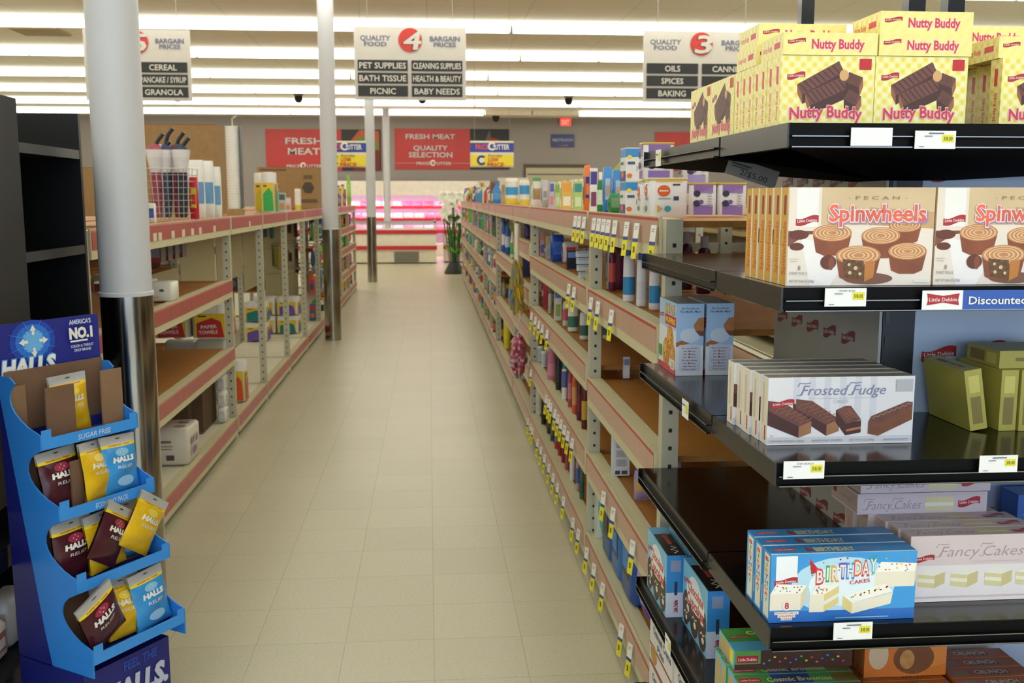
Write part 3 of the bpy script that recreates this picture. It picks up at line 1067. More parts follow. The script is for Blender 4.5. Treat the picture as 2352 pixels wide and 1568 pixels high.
goods_right(0, 'a', [
    ('shampoo', 1490, 1516, 566, 690, .72, 'dcdbe0', '24539c', '2d86bc', 'x', 'white lotion bottle with blue cap, nearest of three'),
    ('shampoo', 1461, 1485, 563, 691, .70, 'dcdbe0', '24539c', 'd2d2da', 'x', 'white lotion bottle with blue cap, middle of three'),
    ('shampoo', 1430, 1458, 564, 690, .69, 'dcdbe0', '24539c', '2d86bc', 'x', 'white lotion bottle with blue cap, farthest of three'),
    ('bottle', 1408, 1434, 548, 678, .74, '58102e', 'd8d4dc', '6a1038', 'x', 'dark red bottle with white cap, nearer of two'),
    ('bottle', 1397, 1414, 553, 672, .70, '5c1230', 'd8d4dc', 'b84a3a', 'x', 'dark red bottle with white cap, farther of two'),
    ('bottle', 1560, 1590, 545, 680, 1.0, '4a1030', 'b6b2ba', '4a1030', 'x', 'dark red bottle seen behind the near post, left of two'),
    ('bottle', 1598, 1632, 545, 680, 1.02, '4a1030', 'b6b2ba', '4a1030', 'x', 'dark red bottle seen behind the near post, right of two'),
    ('pack', 1374, 1398, 556, 664, .715, 'a6a8a4', '3a2d80', 'c4c8c8', 'x', 'grey wrapped pack with purple top beside the post')])
goods_right(1, 'a', [
    ('carton', 1345, 1353, 612, 640, .68, 'd9cf9c', 'c8b878', 'd9cf9c', 'small cream carton')] + [
    ('carton', 1322 + 2 * k, 1352, 583 + k * 13, 596 + k * 13, .69, 'dfe4ea', '9cc0de', 'c8d4e0', 'x', 'pale blue toothpaste carton, %s of a stack of four' % ('top', 'second', 'third', 'bottom')[k], surf(1, 'a') + (3 - k) * .0305) for k in range(4)] + [
    ('carton', 1300, 1330, 575, 618, .72, '1c2030', '7a94d8', '10131c', 'x', 'black and blue glossy carton leaning on the second shelf'),
    ('pack', 1290, 1330, 545, 594, .78, 'dedcdc', 'd24036', 'c9c9cf', 'x', 'white and red wrapped pack behind the black carton'),
    ('pack', 1264, 1296, 536, 598, .72, '1f54b8', '3c74d0', '2b62c4', 'x', 'shiny blue wrapped pack on the second shelf'),
    ('carton', 1253, 1264, 540, 592, .70, 'b9bcae', 'c8b070', '9fa8b0', 'grey narrow carton'),
    ('carton', 1240, 1250, 530, 588, .70, 'b7a2c2', 'c48a6c', '6a58a0', 'lilac narrow carton')])
goods_right(1, 'b', [
    ('shampoo', 1331, 1352, 696, 770, .73, 'e0dfd8', '8a8c8a', '3d6a5c', 'x', 'white lotion bottle with dark green label beside the post'),
    ('shampoo', 1304, 1328, 692, 770, .72, 'e4e3dc', 'a9aaa6', '3d7a64', 'x', 'white lotion bottle with green label, second from the post'),
    ('bottle', 1292, 1306, 690, 762, .71, 'cfd0c4', '4a4f50', 'c8606a', 'white pink label bottle'),
    ('carton', 1272, 1290, 658, 742, .70, 'dfe0d4', '5a78b8', '9cb45c', 'white green carton'),
    ('can', 1259, 1268, 660, 720, .70, 'a9ab9f', '6a6c68', 'b8b8a8', 'grey can'),
    ('carton', 1247, 1257, 637, 710, .70, 'c02c44', 'd03a5a', 'b0243a', 'red narrow carton'),
    ('carton', 1240, 1248, 636, 696, .71, '3a2a70', '20202a', '4a3a80', 'dark violet carton'),
    ('carton', 1232, 1240, 650, 690, .70, '30303a', 'd8d8d8', '24242c', 'black carton')])
goods_right(1, 'b', [
    ('shampoo', 1384, 1402, 700, 772, .84, 'd8d8d4', 'b0b0ae', '3d6a5c', 'x', 'white lotion bottle seen just behind the second post'),
    ('shampoo', 1416, 1432, 706, 770, .98, 'c0c0be', 'a0a09e', '50706a', 'x', 'dim white bottle seen through the nearest bay, deeper on the shelf')])
goods_right(0, 'c', [
    ('carton', 1378, 1392, 782, 826, .78, 'dcdcdc', '7a8cb8', 'e8e8e8', 'x', 'small white carton standing alone by the second post, third shelf', .814 - .005)])
goods_right(1, 'c', [
    ('bottle', 1335, 1351, 868, 990, .68, '5c2010', '2a4aa0', 'c9a03c', 'x', 'amber bottle with blue cap beside the post, fourth shelf'),
    ('bottle', 1324, 1336, 862, 976, .68, '5a2034', '8a2a3a', '7a2a3a', 'x', 'dark wine bottle, second from the post on the fourth shelf'),
    ('bottle', 1313, 1325, 848, 964, .68, 'd8603a', 'e8743a', 'd89a5a', 'orange bottle'),
    ('bottle', 1304, 1314, 842, 946, .68, 'b84a56', 'c84a68', 'cf7a80', 'rosy red bottle'),
    ('can', 1290, 1303, 822, 914, .68, 'e2e2e2', '1f9a58', '4a6ab0', 'x', 'white can with green cap on the fourth shelf'),
    ('bottle', 1276, 1289, 800, 900, .68, '20242a', '14161a', '2c3036', 'black bottle'),
    ('shampoo', 1257, 1276, 786, 872, .68, 'c87690', 'c8a4ac', 'd88aa6', 'x', 'pink lotion bottle on the fourth shelf')] + [
    ('tub', 1229 + 14 * (k % 2), 1243 + 14 * (k % 2), 802, 836, .69 + .05 * (k // 2), 'dfe2e2', 'e8eaea', 'b8c0c4', 'x', 'small white tub, %s of four at the far end of the fourth shelf' % ORD[k]) for k in range(4)] + [
    ('carton', 1236, 1262, 772, 798, .80, '2f3f98', 'b83a34', '4050a8', 'x', 'blue and red carton behind the small white tubs')])
goods_right(1, 'd', [
    ('bottle', 1331, 1342, 1060, 1140, .68, '3a6a52', '4a7a60', '2c5a44', 'dark green bottle'),
    ('bottle', 1322, 1331, 1030, 1130, .68, 'c0a0a0', '3a4a90', '4a6ab0', 'grey pink bottle'),
    ('can', 1308, 1320, 1012, 1120, .68, 'dcdcda', '24307c', 'e4e4e2', 'white can with blue cap'),
    ('bottle', 1297, 1307, 1002, 1098, .68, 'b0585c', 'c87078', 'a04a50', 'dull red bottle'),
    ('bottle', 1289, 1298, 988, 1080, .68, '8a2630', 'b8b4b4', '7a202a', 'deep red bottle'),
    ('bottle', 1281, 1290, 978, 1068, .68, 'a83036', 'd8d0d0', '98282e', 'red bottle'),
    ('bottle', 1273, 1282, 962, 1062, .68, 'c83c36', 'd84a40', '5a8a90', 'bright red bottle'),
    ('bottle', 1264, 1273, 946, 1020, .68, '3c463e', '4a544a', '5a6a4a', 'dark grey green bottle'),
    ('bottle', 1256, 1264, 930, 1012, .68, '2e3a38', '3a4846', '4a5a4a', 'slate bottle'),
    ('bottle', 1243, 1255, 908, 982, .68, '15181a', '101214', '202426', 'black bottle'),
    ('shampoo', 1231, 1244, 888, 972, .68, 'e0dfcf', '2c3236', 'd8d2b8', 'x', 'cream bottle with dark cap at far end of the bottom shelf')])
# nearest bay, fourth and bottom shelves
goods_right(0, 'c', [
    ('carton', 1500, 1535, 1050, 1120, .80, '7a5a9a', 'b8a0c8', '5a3a80', 'x', 'dim purple carton behind the near post')])
p = at(1418, 1105, X=.69)
mb = MB().box(-.03, .03, -.025, .025, 0, .145, mat('e4e4e6', .45))
f = Face(mb, (-.03, -.025, 0), (1, 0, 0), (0, 0, 1), .0005)
for v in (.035, .07, .105):
    f.rect(.008, .05, v, v + .028, mat('cfd0d8', .5))
    for k in range(4):
        f.rect(.011, .046, v + .004 + k * .006, v + .006 + k * .006, mat('8f909c', .5), 3)
f.rect(.006, .024, .006, .02, mat('4a4a50', .5)).rect(.03, .052, .006, .02, mat('55555c', .5))
f = Face(mb, (-.03, .025, 0), (0, -1, 0), (0, 0, 1), .0005)
f.rect(.0, .05, .0, .145, mat('c5d6e2', .5))
tag(mb.obj('carton', None, (.70, p.y, .503)), 'tall white carton standing alone on the fourth shelf, nearest right bay', 'box', 'goods on the fourth shelf, nearest right bay')
DIAP = [('pouch', 3.07, .16, .28, '5b2fa8', '6a3cb4', 'b8a0e0', 'purple bag with pale flowers on the right bottom shelf'),
        ('pack', 3.26, .19, .30, '1f4f9c', '151a24', '2f86d4', 'large black and blue pack, nearest of three on the right bottom shelf'),
        ('pack', 3.46, .18, .29, '2a74c4', '1a2c5c', '2f86d4', 'large blue pack, middle of three on the right bottom shelf'),
        ('pack', 3.655, .19, .31, '1f5a9c', '10141c', '181d28', 'large pack with black upper half, farthest of three on the right bottom shelf'),
        ('pouch', 3.82, .11, .30, '38b0a0', '2fa494', '48bcae', 'teal pouch at the far end of the bottom shelf, nearest bay'),
        ('carton', 3.91, .05, .20, 'dfe2da', 'c8cec4', 'e6e8e0', 'thin white carton leaning by the teal pouch')]
for kind, y_, w_, h_, c1, c2, c3, lab in DIAP:
    put(kind, (.655 + w_ * .3, y_, .165), w_, h_, c1, c2, c3, lab, 'big packs on the right bottom shelf', rz=-PI / 2)
for k, (px, z, h) in enumerate(((1478, .503, .12), (1486, .503, .17))):
    p = at(px, 1180, X=.72)
    put('pouch', (.72 + .08 * k, p.y, z), .07, h, 'a890c0', '6a4a9c', 'c8a060', 'lilac snack bag, %s of two behind the near black shelf' % ORD[k], 'lilac bags beside the near post')
# bays further down the aisle
goods_right(2, 't', [
    ('canister', 1193, 1216, 406, 464, .71, 'e7e4de', 'efe9d8', 'e8cf4a', 'x', 'white wipes canister with blue and yellow wrap, nearer of two'),
    ('canister', 1161, 1190, 406, 466, .71, 'e7e4de', 'efe9d8', 'e8cf4a', 'x', 'white wipes canister with blue and yellow wrap, farther of two')])
for px in (1204, 1176):
    p = at(px, 464, X=.71)
    r = (23 if px == 1204 else 29) * p.y / FPX / 2
    o = [q for q in COL.objects if q.get('label', '').startswith('white wipes canister')][0 if px == 1204 else 1]
    mb = MB().lathe([(r + .001, .085), (r + .001, .15)], (0, 0, 0), mat('3d9ad6', .4), 16)
    mb.obj('blue_wrap', o)
goods_right(3, 't', [
    ('jug', 1132, 1151, 412, 462, .71, '3a80c8', '3a80c8', '5a98d8', 'blue jug'),
    ('carton', 1152, 1160, 418, 462, .72, 'b08a50', 'a07c44', 'c09a60', 'brown carton'),
    ('can', 1116, 1128, 416, 460, .71, '4cc03c', '50d040', '3a70b0', 'green can')])
goods_right(4, 't', [
    ('can', 1103, 1114, 416, 460, .71, 'd84a30', 'e0543a', 'c83c28', 'red can'),
    ('bottle', 1091, 1100, 418, 459, .71, 'e6e4d4', 'e8e6da', 'd8d4c0', 'white bottle')])
p = at(1091, 458, X=.74)
mb = MB().lathe([(.05, 0), (.055, .02), (.06, .16), (.11, .34), (.105, .345), (.0, .2)], (0, 0, 0), mat('e6dfc8', .5), 16)
tag(mb.obj('toilet_brush_holder', None, (.93, p.y + .6, 1.467)), 'tall cream flared holder on the far top shelf, under the low price sign', 'holder')
p = at(1178, 410, X=1.1)
mb = MB().box(-.2, .2, -.01, .01, 0, .32, mat('ded9cc', .5))
f = Face(mb, (-.2, -.01, 0), (1, 0, 0), (0, 0, 1), .001)
f.ell(.06, .05, .025, .02, YELLOW).ell(.14, .09, .025, .02, mat('4aa0c8', .5)).ell(.04, .13, .03, .015, mat('58a070', .5)).rect(.28, .36, .1, .115, mat('8ab0c8', .5)).rect(.28, .36, .2, .21, mat('8ab0c8', .5))
tag(mb.obj('display_board', None, (p.x, p.y, 1.472)), 'white printed board standing behind the wipes canisters', 'board')
a = at(1437, 362, X=1.0)
mb = MB()
mb.hexa([(1.0, a.y, 1.467), (1.01, a.y, 1.467), (1.01, a.y + .9, 1.467), (1.0, a.y + .9, 1.467), (1.0, a.y, 1.72), (1.01, a.y, 1.72), (1.01, a.y + .9, 1.56), (1.0, a.y + .9, 1.56)], mat('c8285c', .45))
mb.hexa([(.998, a.y, 1.69), (.9995, a.y, 1.69), (.9995, a.y + .9, 1.54), (.998, a.y + .9, 1.54), (.998, a.y, 1.74), (.9995, a.y, 1.74), (.9995, a.y + .9, 1.57), (.998, a.y + .9, 1.57)], mat('a8b84c', .45))
tag(mb.obj('shelf_banner'), 'slanted magenta and lime banner board behind the blue toothbrush packs', 'banner')
goods_right(2, 'a', [('bottle', 1206, 1217, 510, 548, .70, '25245a', '1a1a44', '3a3a78', 'navy bottle'), ('bottle', 1195, 1206, 508, 546, .72, '26305c', '1a1a44', '3a3a78', 'dark blue bottle')])
goods_right(2, 'b', [('carton', 1196, 1214, 560, 606, .72, '2a2a5c', '3a3060', '20204a', 'navy carton')])
goods_right(2, 'c', [('carton', 1196, 1214, 640, 690, .74, 'c8a04a', 'd8b45a', 'b08838', 'mustard carton')])
goods_right(2, 'd', [('bottle', 1168, 1178, 800, 862, .70, 'a8c8c0', '4a8ad0', 'd8e4e0', 'pale bottle')])
goods_right(3, 'a', [
    ('sprayer', 1172, 1181, 522, 598, .70, 'e2e8e2', '58b848', '58b848', 'white green sprayer'),
    ('jug', 1160, 1172, 508, 590, .70, '2c5cae', '223f90', 'c8d4e8', 'blue jug'),
    ('bottle', 1150, 1160, 506, 582, .70, '3a74c0', '24489c', 'd8a0a0', 'light blue bottle'),
    ('jug', 1142, 1151, 504, 578, .70, '2a58b0', '203c8c', 'e0e4ec', 'blue jug')])
goods_right(3, 'b', [
    ('bottle', 1168, 1180, 648, 712, .70, '8f98a8', 'd8c84a', 'a8b0bc', 'grey bottle with yellow cap'),
    ('carton', 1150, 1168, 620, 650, .72, '2858a8', 'd8b828', '2f63b4', 'blue yellow carton'),
    ('bottle', 1148, 1156, 650, 690, .70, 'a08858', '6a5a3a', 'b8a070', 'tan bottle')])
goods_right(3, 'd', [
    ('can', 1158, 1173, 724, 806, .70, 'e0cf2c', '2c2a70', 'e8d83a', 'yellow spray can with navy cap'),
    ('can', 1148, 1158, 712, 786, .72, 'dcca3a', 'e0d040', 'c8b830', 'yellow spray can'),
    ('bottle', 1141, 1149, 700, 768, .72, 'cfc060', 'e8e0a0', 'd8c850', 'dull yellow bottle')])
CN = {'d8502c': 'orange red', '48b83c': 'green', 'e8d83c': 'yellow', '3460b0': 'blue', 'e8e6e0': 'white and blue', 'e0a028': 'amber', 'b83040': 'red', 'e4e2d6': 'cream', '5a90c8': 'light blue', '8a6a3c': 'brown', '20284c': 'navy'}
random.seed(11)
PAL = [('d8502c', 'e0603a'), ('48b83c', '50c848'), ('e8d83c', 'f0e050'), ('3460b0', '24408c'), ('e8e6e0', '3c78c0'), ('e0a028', 'e8b038'), ('b83040', 'e8e0e0'), ('e4e2d6', 'd8d040'), ('5a90c8', 'e8e8e8'), ('8a6a3c', '6a5030'), ('20284c', '2c3868')]
for bay in range(4, 11):
    y0, y1 = RYS[bay] + .12, RYS[bay + 1] - .12
    lvs = ['a', 'b', 'c', 'd'] + (['t'] if bay > 4 else [])
    for lv in lvs:
        nn = 5 if bay < 7 else 3
        for k in range(nn):
            y = y0 + (y1 - y0) * (k + random.uniform(.2, .8)) / nn
            kd = random.choice(['bottle', 'can', 'jug', 'carton', 'sprayer', 'bottle'])
            c = random.choice(PAL)
            put(kd, (.70, y, surf(bay, lv)), random.choice((.08, .1, .12)), random.choice((.2, .24)), c[0], c[1], random.choice(PAL)[0],
                '%s %s, %s from near, %s, %s right bay' % (CN[c[0]], NAMES[kd][1], ORD[k], LVN[lv], BAYN[bay]), 'goods in the far right bays')

# ================================================================== black snack racks at right
RX0, RYN, RYM, RYE = 0.580, 1.620, 2.000, 2.665     # left side, front, middle and far end of the racks
RX1 = 1.85
SZ = [1.641, 1.375, 1.078, 0.785, 0.474, 0.16]
LIPH = .037
RBLK = mat('08080a', 0.16, var=0.0, spec=0.45)
RLIP = mat('060606', 0.5, var=0.0, spec=0.12)
RMATT = mat('040404', 0.85, var=0.0, spec=0.05)
CHAN = mat('8c8a84', 0.22, metal=1.0, var=0.0)
PANELM = mat('b9c8de', 0.35, var=0.02)
RIB = mat('b3242e', 0.45, var=0.0)
RIBD = mat('8e3436', 0.5, var=0.0)


def ribbon(f, cu, cv, w, h, m=None, txt=True, wave=0.2):
    """the red waving ribbon emblem with its name"""
    m = m or RIB
    n = 10
    up, dn = [], []
    for i in range(n + 1):
        t = i / n
        y = wave * h * (math.sin((t - .5) * 5.2) + .9 * (t - .5))
        up.append((cu - w / 2 + w * t, cv + y + h * .42))
        dn.append((cu - w / 2 + w * t, cv + y - h * .42))
    k = f.k
    f.k += 1
    for i in range(n):
        f.poly([dn[i], dn[i + 1], up[i + 1], up[i]], m, k)
    if txt:
        f.text('Little Debbie', cu, cv, WHITE, w=w * .86, h=h * .34, bold=0.01, rot=0.06 if wave else 0.0)
    return f


def rack_shelf(parent, kind, z, x0, x1, y0, y1):
    t = 0.012
    mb = MB().box(x0, x1, y0, y1, z - t, z, RBLK, bottom=RMATT)
    s = mb.obj('shelf', parent)
    mb = MB()
    if kind == 'front':
        # folded front lip with a price channel, and the plain end plate
        mb.box(x0, x1, y0 - .004, y0 - .0003, z - LIPH, z, RLIP)
        for zz, d in ((z - .020, .008), (z - LIPH, .008)):
            mb.box(x0 + .002, x1, y0 - .004 - d, y0 - .004, zz - .003, zz, RLIP)
            mb.box(x0 + .002, x1, y0 - .0045 - d, y0 - .004 - d, zz - .0022, zz - .0006, CHAN)
        o = mb.obj('price_rail', s)
        MB().box(x0 - .0035, x0 - .0003, y0 - .004, y1 - .002, z - LIPH - .002, z, mat('2b2823', 0.35, var=0.0)).obj('end_plate', s)
        mb = MB().box(x0 + .03, x0 + .05, y0 + .03, y1, z - .034, z - t, RLIP)
        mb.obj('bracket', s)
    else:
        mb.box(x0 - .004, x0 - .0003, y0 + .002, y1, z - LIPH, z, mat('24211b', 0.3, var=0.0))
        for zz in (z - .020, z - LIPH):
            mb.box(x0 - .014, x0 - .004, y0 + .002, y1, zz - .003, zz, RLIP)
            mb.box(x0 - .0145, x0 - .014, y0 + .002, y1, zz - .0024, zz - .0004, CHAN)
        o = mb.obj('price_rail', s)
        MB().box(x0 - .014, x0 + .02, y1 + .0003, y1 + .003, z - LIPH - .002, z, RBLK).obj('end_plate', s)
    return s


def flags(mb_face, pts, w, h, m=None):
    for u, v in pts:
        ribbon(mb_face, u, v, w, h, m)


fr = thing('snack_rack', 'black metal snack rack facing the camera, at right', 'display rack', (0, 0, 0), group='black snack racks')
for i, z in enumerate(SZ):
    rack_shelf(fr, 'front', z, RX0, RX1, RYN, RYM - .005)
for z0_, z1_ in ((0.0, 2.5),):
    MB().box(.965, 1.0, RYM + .0305, RYM + .062, 0, 2.5, RBLK).obj('post', fr)
    MB().box(1.047, 1.082, RYM + .0305, RYM + .062, 0, 2.5, RBLK).obj('post', fr)
    MB().box(1.80, 1.84, RYM + .0305, RYM + .062, 0, 2.5, RBLK).obj('post', fr)
mb = MB().box(1.0, RX1, RYM + .001, RYM + .006, 0.16, 1.63, PANELM)
f = Face(mb, (1.0, RYM + .001, 0.16), (1, 0, 0), (0, 0, 1), .0008)
for z in (1.57, 1.20, 1.055, 0.84, 0.60):
    for k in range(6):
        f.k = 1
        ribbon(f, .055 + k * .105, z - .16 + (.01 if k % 2 else 0), .075, .026)
mb.obj('back_panel', fr)
mb = MB().box(.932, 1.0, RYM + .002, RYM + .03, 0.0, 1.63, mat('0d1018', 0.4, var=0.0))
for k in range(28):
    mb.box(.937, .945, RYM + .0005, RYM + .0019, .1 + k * .053, .125 + k * .053, BLACK)
mb.obj('center_upright', fr)
MB().box(RX0, RX1, RYN + .03, RYM, 0.0, 0.145, RBLK).obj('kick_base', fr)

sd = thing('snack_rack', 'black metal snack rack with shelves facing the aisle, behind the front snack rack', 'display rack', (0, 0, 0), group='black snack racks')
for i, z in enumerate(SZ):
    rack_shelf(sd, 'side', z, RX0, .922, RYM + .0005, RYE)
MB().box(.966, 1.0, RYE - .03, RYE, 0, 2.5, RBLK).obj('post', sd)
mb = MB().box(.924, .930, RYM + .002, RYE - .032, 0.16, 1.60, mat('b9b8b2', 0.4, var=0.02))
f = Face(mb, (.924, RYE - .032, 0.16), (0, -1, 0), (0, 0, 1), .0008)
for z in (1.56, 1.215, .80, .55):
    for k in range(5):
        f.k = 1
        ribbon(f, .06 + k * .105, z - .16, .07, .026, RIBD)
mb.obj('back_panel', sd)
mb = MB().box(RX0 + .02, .92, RYM + .04, RYE - .03, 0.0, 0.14, RBLK)
mb.obj('kick_base', sd)

zt = SZ[0]
MB().add([(RX0 + .002, RYN + .002, zt - LIPH - .003), (RX1, RYN + .002, zt - LIPH - .003), (1.04, RYM - .006, zt - .085), (.90, RYM - .006, zt - .085), (.90, RYM - .006, zt - .013), (1.04, RYM - .006, zt - .013),
          (RX0 + .002, RYN + .002, zt - .0135), (RX1, RYN + .002, zt - .0135)],
         [(0, 1, 2, 3), (3, 2, 5, 4), (0, 3, 4, 6), (1, 7, 5, 2), (0, 6, 7, 1), (6, 4, 5, 7)], RMATT).obj('shelf_support', fr)
MB().add([(RX0 + .002, RYE - .002, zt - LIPH - .003), (RX0 + .002, RYM + .004, zt - LIPH - .003), (.921, RYM + .02, zt - .085), (.921, RYM + .16, zt - .085), (.921, RYM + .16, zt - .013), (.921, RYM + .02, zt - .013),
          (RX0 + .002, RYE - .002, zt - .0135), (RX0 + .002, RYM + .004, zt - .0135)],
         [(0, 1, 2, 3), (3, 2, 5, 4), (0, 3, 4, 6), (1, 7, 5, 2), (0, 6, 7, 1), (6, 4, 5, 7)], RMATT).obj('shelf_support', sd)

# price labels on the rails
LBL = mat('f1f1f2', 0.5, var=0.0)
LBY = mat('e6e03a', 0.5, var=0.0)


def rail_label(px0, px1, py0, py1, text, price, label):
    a, b = at(px0, py0, Y=RYN - .0155), at(px1, py1, Y=RYN - .0155)
    W, Hh = b.x - a.x, a.z - b.z
    mb = MB().box(0, W, 0, .001, 0, Hh, LBL)
    f = Face(mb, (0, 0, 0), (1, 0, 0), (0, 0, 1), .0004)
    if price:
        f.rect(W * .66, W * .95, Hh * .36, Hh * .78, LBY)
        f.text(price, W * .805, Hh * .57, INK, w=W * .22, h=Hh * .22)
        if text:
            f.text(text, W * .52, Hh * .86, mat('4a4e60', .5), w=W * .4, h=Hh * .1)
        else:
            f.rect(W * .33, W * .7, Hh * .83, Hh * .89, mat('4a4e60', .5))
        f.rect(W * .22, W * .42, Hh * .68, Hh * .72, mat('4a4e60', .5))
        f.rect(W * .09, W * .22, Hh * .1, Hh * .14, mat('6a6e80', .5))
    tag(mb.obj('price_label', None, (a.x, a.y - .0012, b.z)), label, 'price label', 'white price labels on the black rack rails')


rail_label(1955, 2048, 293, 335, '', '', 'blank white label on the top black shelf rail')
rail_label(2102, 2193, 300, 342, '', '3/8.00', 'white and yellow price label on the top black shelf rail')
rail_label(1895, 1988, 662, 703, 'HONEY BUNS', '3/8.00', 'white and yellow price label under the pecan roll boxes')
rail_label(1800, 1892, 1059, 1098, 'STAR CRUNCH', '3/8.00', 'white and yellow price label under the frosted fudge boxes')
rail_label(2250, 2335, 1046, 1083, '', '3/8.00', 'white and yellow price label at far right of the third black shelf')
rail_label(1915, 2002, 1430, 1466, '', '3/8.00', 'white and yellow price label under the birthday cake boxes')
a, b = at(2118, 667, Y=RYN - .0155), at(2640, 706, Y=RYN - .0155)
W, Hh = b.x - a.x, a.z - b.z
mb = MB().box(0, W, 0, .001, 0, Hh, mat('2a57b0', .4, var=0.0))
f = Face(mb, (0, 0, 0), (1, 0, 0), (0, 0, 1), .0004)
f.rect(0, W * .175, 0, Hh, LBL)
f.poly([(W * .02, Hh * .85), (W * .09, Hh * .72), (W * .16, Hh * .85), (W * .155, Hh * .5), (W * .16, Hh * .22), (W * .09, Hh * .36), (W * .02, Hh * .22), (W * .025, Hh * .5)], RIB)
f.text('Little Debbie', W * .09, Hh * .53, WHITE, w=W * .12, h=Hh * .2, bold=.01)
f.text('Discounted Brands', W * .41, Hh * .48, WHITE, w=W * .42, h=Hh * .42, bold=.015)
tag(mb.obj('rail_sign', None, (a.x, a.y - .0012, b.z)), 'blue discounted brands strip with red emblem on the second black shelf rail', 'sign')
for px, py0, py1, z, lab in ((1512, 343, 372, SZ[0], 'small label at far end of the top side rail'), (1574, 915, 948, SZ[2], 'small white and yellow label on the third side rail'),
                             (1534, 1448, 1490, SZ[4], 'small white label on the fifth side rail')):
    p = at(px, (py0 + py1) / 2, X=RX0 - .016)
    L = .055
    mb = MB().box(0, .001, -L / 2, L / 2, 0, .04, LBL)
    f = Face(mb, (0, L / 2, 0), (0, -1, 0), (0, 0, 1), .0004)
    f.rect(L * .6, L * .95, .012, .032, LBY).rect(L * .1, L * .5, .026, .03, mat('6a6e80', .5))
    tag(mb.obj('price_label', None, (RX0 - .0165, p.y, z - .042)), lab, 'price label', 'white price labels on the black rack rails')
p = at(1728, 396, X=.66)
mb = MB().box(-.055, .055, 0, .0015, -.018, .018, mat('6f6c64', .5))
Face(mb, (-.055, 0, -.018), (1, 0, 0), (0, 0, 1), .0004).text('2/$5.00', .06, .012, INK, w=.06, h=.012).rect(.008, .05, .024, .027, INK).rect(.008, .045, .019, .021, INK)
o = tag(mb.obj('shelf_talker', None, (p.x, p.y, p.z)), 'grey tilted price sign hanging under the top black side shelf', 'sign')
o.rotation_euler = (0, .3, 0)

# ------------------------------------------------------------------ printed snack cartons
CHOC = mat('70443a', 0.5, var=0.12, scale=60)
CHOCD = mat('4a2820', 0.5, var=0.1, scale=60)
CHOCL = mat('9a6240', 0.5, var=0.12, scale=60)
CREAM = mat('ece4d0', 0.5, var=0.03)
CARTW = mat('e9e7ea', 0.35, var=0.01)
KRAFT = mat('b79a6a', 0.7, var=0.06)
GING = gingham_mat()


def bar(f, cu, cv, L, W, ang, d=(.001, -.015), top=None, side=None, end=None):
    """a printed snack bar: a slanted slab with a lighter end"""
    ca, sa = math.cos(ang), math.sin(ang)
    def q(a, b):
        return (cu + a * ca - b * sa, cv + a * sa + b * ca)
    A, B, C_, D = q(-L / 2, -W / 2), q(L / 2, -W / 2), q(L / 2, W / 2), q(-L / 2, W / 2)
    s = lambda p: (p[0] + d[0], p[1] + d[1])
    f.poly([s(A), s(B), B, A], side or CHOCD)
    f.poly([s(D), s(A), A, D] if ang > 0 else [s(B), s(C_), C_, B], end or CHOCL)
    f.poly([A, B, C_, D], top or CHOC)
    n = 9
    for i in range(1, n):
        a = -L / 2 + L * i / n
        f.poly([q(a, -W * .46), q(a + L * .03, -W * .46), q(a + L * .03 - W * .3, W * .46), q(a - W * .3, W * .46)], side or CHOCD, f.k)
    f.k += 1


def outlined(f, t, u, v, w, h, m, mo, bold=.03, **kw):
    f.text(t, u, v, mo, w=w * 1.02, h=h * 1.03, bold=bold + .035, **kw)
    f.text(t, u, v, m, w=w, h=h, bold=bold, **kw)


def carton(W, D, H, base, art, top=None, side=None, right=None, name='snack_carton', foot=None):
    mb = MB().box(-W / 2, W / 2, -D / 2, D / 2, 0, H, base)
    art(Face(mb, (-W / 2, -D / 2, 0), (1, 0, 0), (0, 0, 1), .00003), W, H)
    if top:
        top(Face(mb, (-W / 2, -D / 2, H), (1, 0, 0), (0, 1, 0), .00003), W, D)
    if side:
        side(Face(mb, (-W / 2, D / 2, 0), (0, -1, 0), (0, 0, 1), .00003), D, H)
        if right is None:
            side(Face(mb, (W / 2, -D / 2, 0), (0, 1, 0), (0, 0, 1), .00003), D, H)
    if foot:
        foot(Face(mb, (-W / 2, D / 2, 0), (1, 0, 0), (0, -1, 0), .00003), W, D)
    if right:
        right(Face(mb, (W / 2, -D / 2, 0), (0, 1, 0), (0, 0, 1), .00003), D, H)
    return mb.mesh(name)


PINKR = mat('d63a52', .45, var=0.0)
PINKL = mat('f0c4c8', .45, var=0.0)


def nutty_front(f, W, H):
    bar(f, W * .42, H * .68, W * .50, H * .17, .50)
    bar(f, W * .50, H * .50, W * .46, H * .19, .42)
    bar(f, W * .78, H * .66, W * .16, H * .15, -.35)
    bar(f, W * .77, H * .40, W * .15, H * .16, -.5)
    f.ell(W * .67, H * .72, W * .05, H * .08, mat('d9a870', .5))
    f.rect(W * .83, W * .96, H * .80, H * .96, RED)
    ribbon(f, W * .16, H * .71, W * .19, H * .09)
    outlined(f, 'Nutty Buddy', W * .49, H * .165, W * .78, H * .17, PINKR, PINKL, arc=.004)


def nutty_top(f, W, D):
    ribbon(f, W * .14, D * .62, W * .19, D * .2)
    outlined(f, 'Nutty Buddy', W * .58, D * .5, W * .56, D * .42, PINKR, PINKL)


def nutty_side(f, D, H):
    f.text('Nutty Buddy', D * .5, H * .30, PINKR, w=H * .42, h=D * .26, bold=.02, rot=PI / 2)
    f.rect(D * .36, D * .64, H * .6, H * .86, PINKR)


NUTTY = (.160, .036, .113)
NUT_ME = carton(*NUTTY, GING, nutty_front, nutty_top, nutty_side)


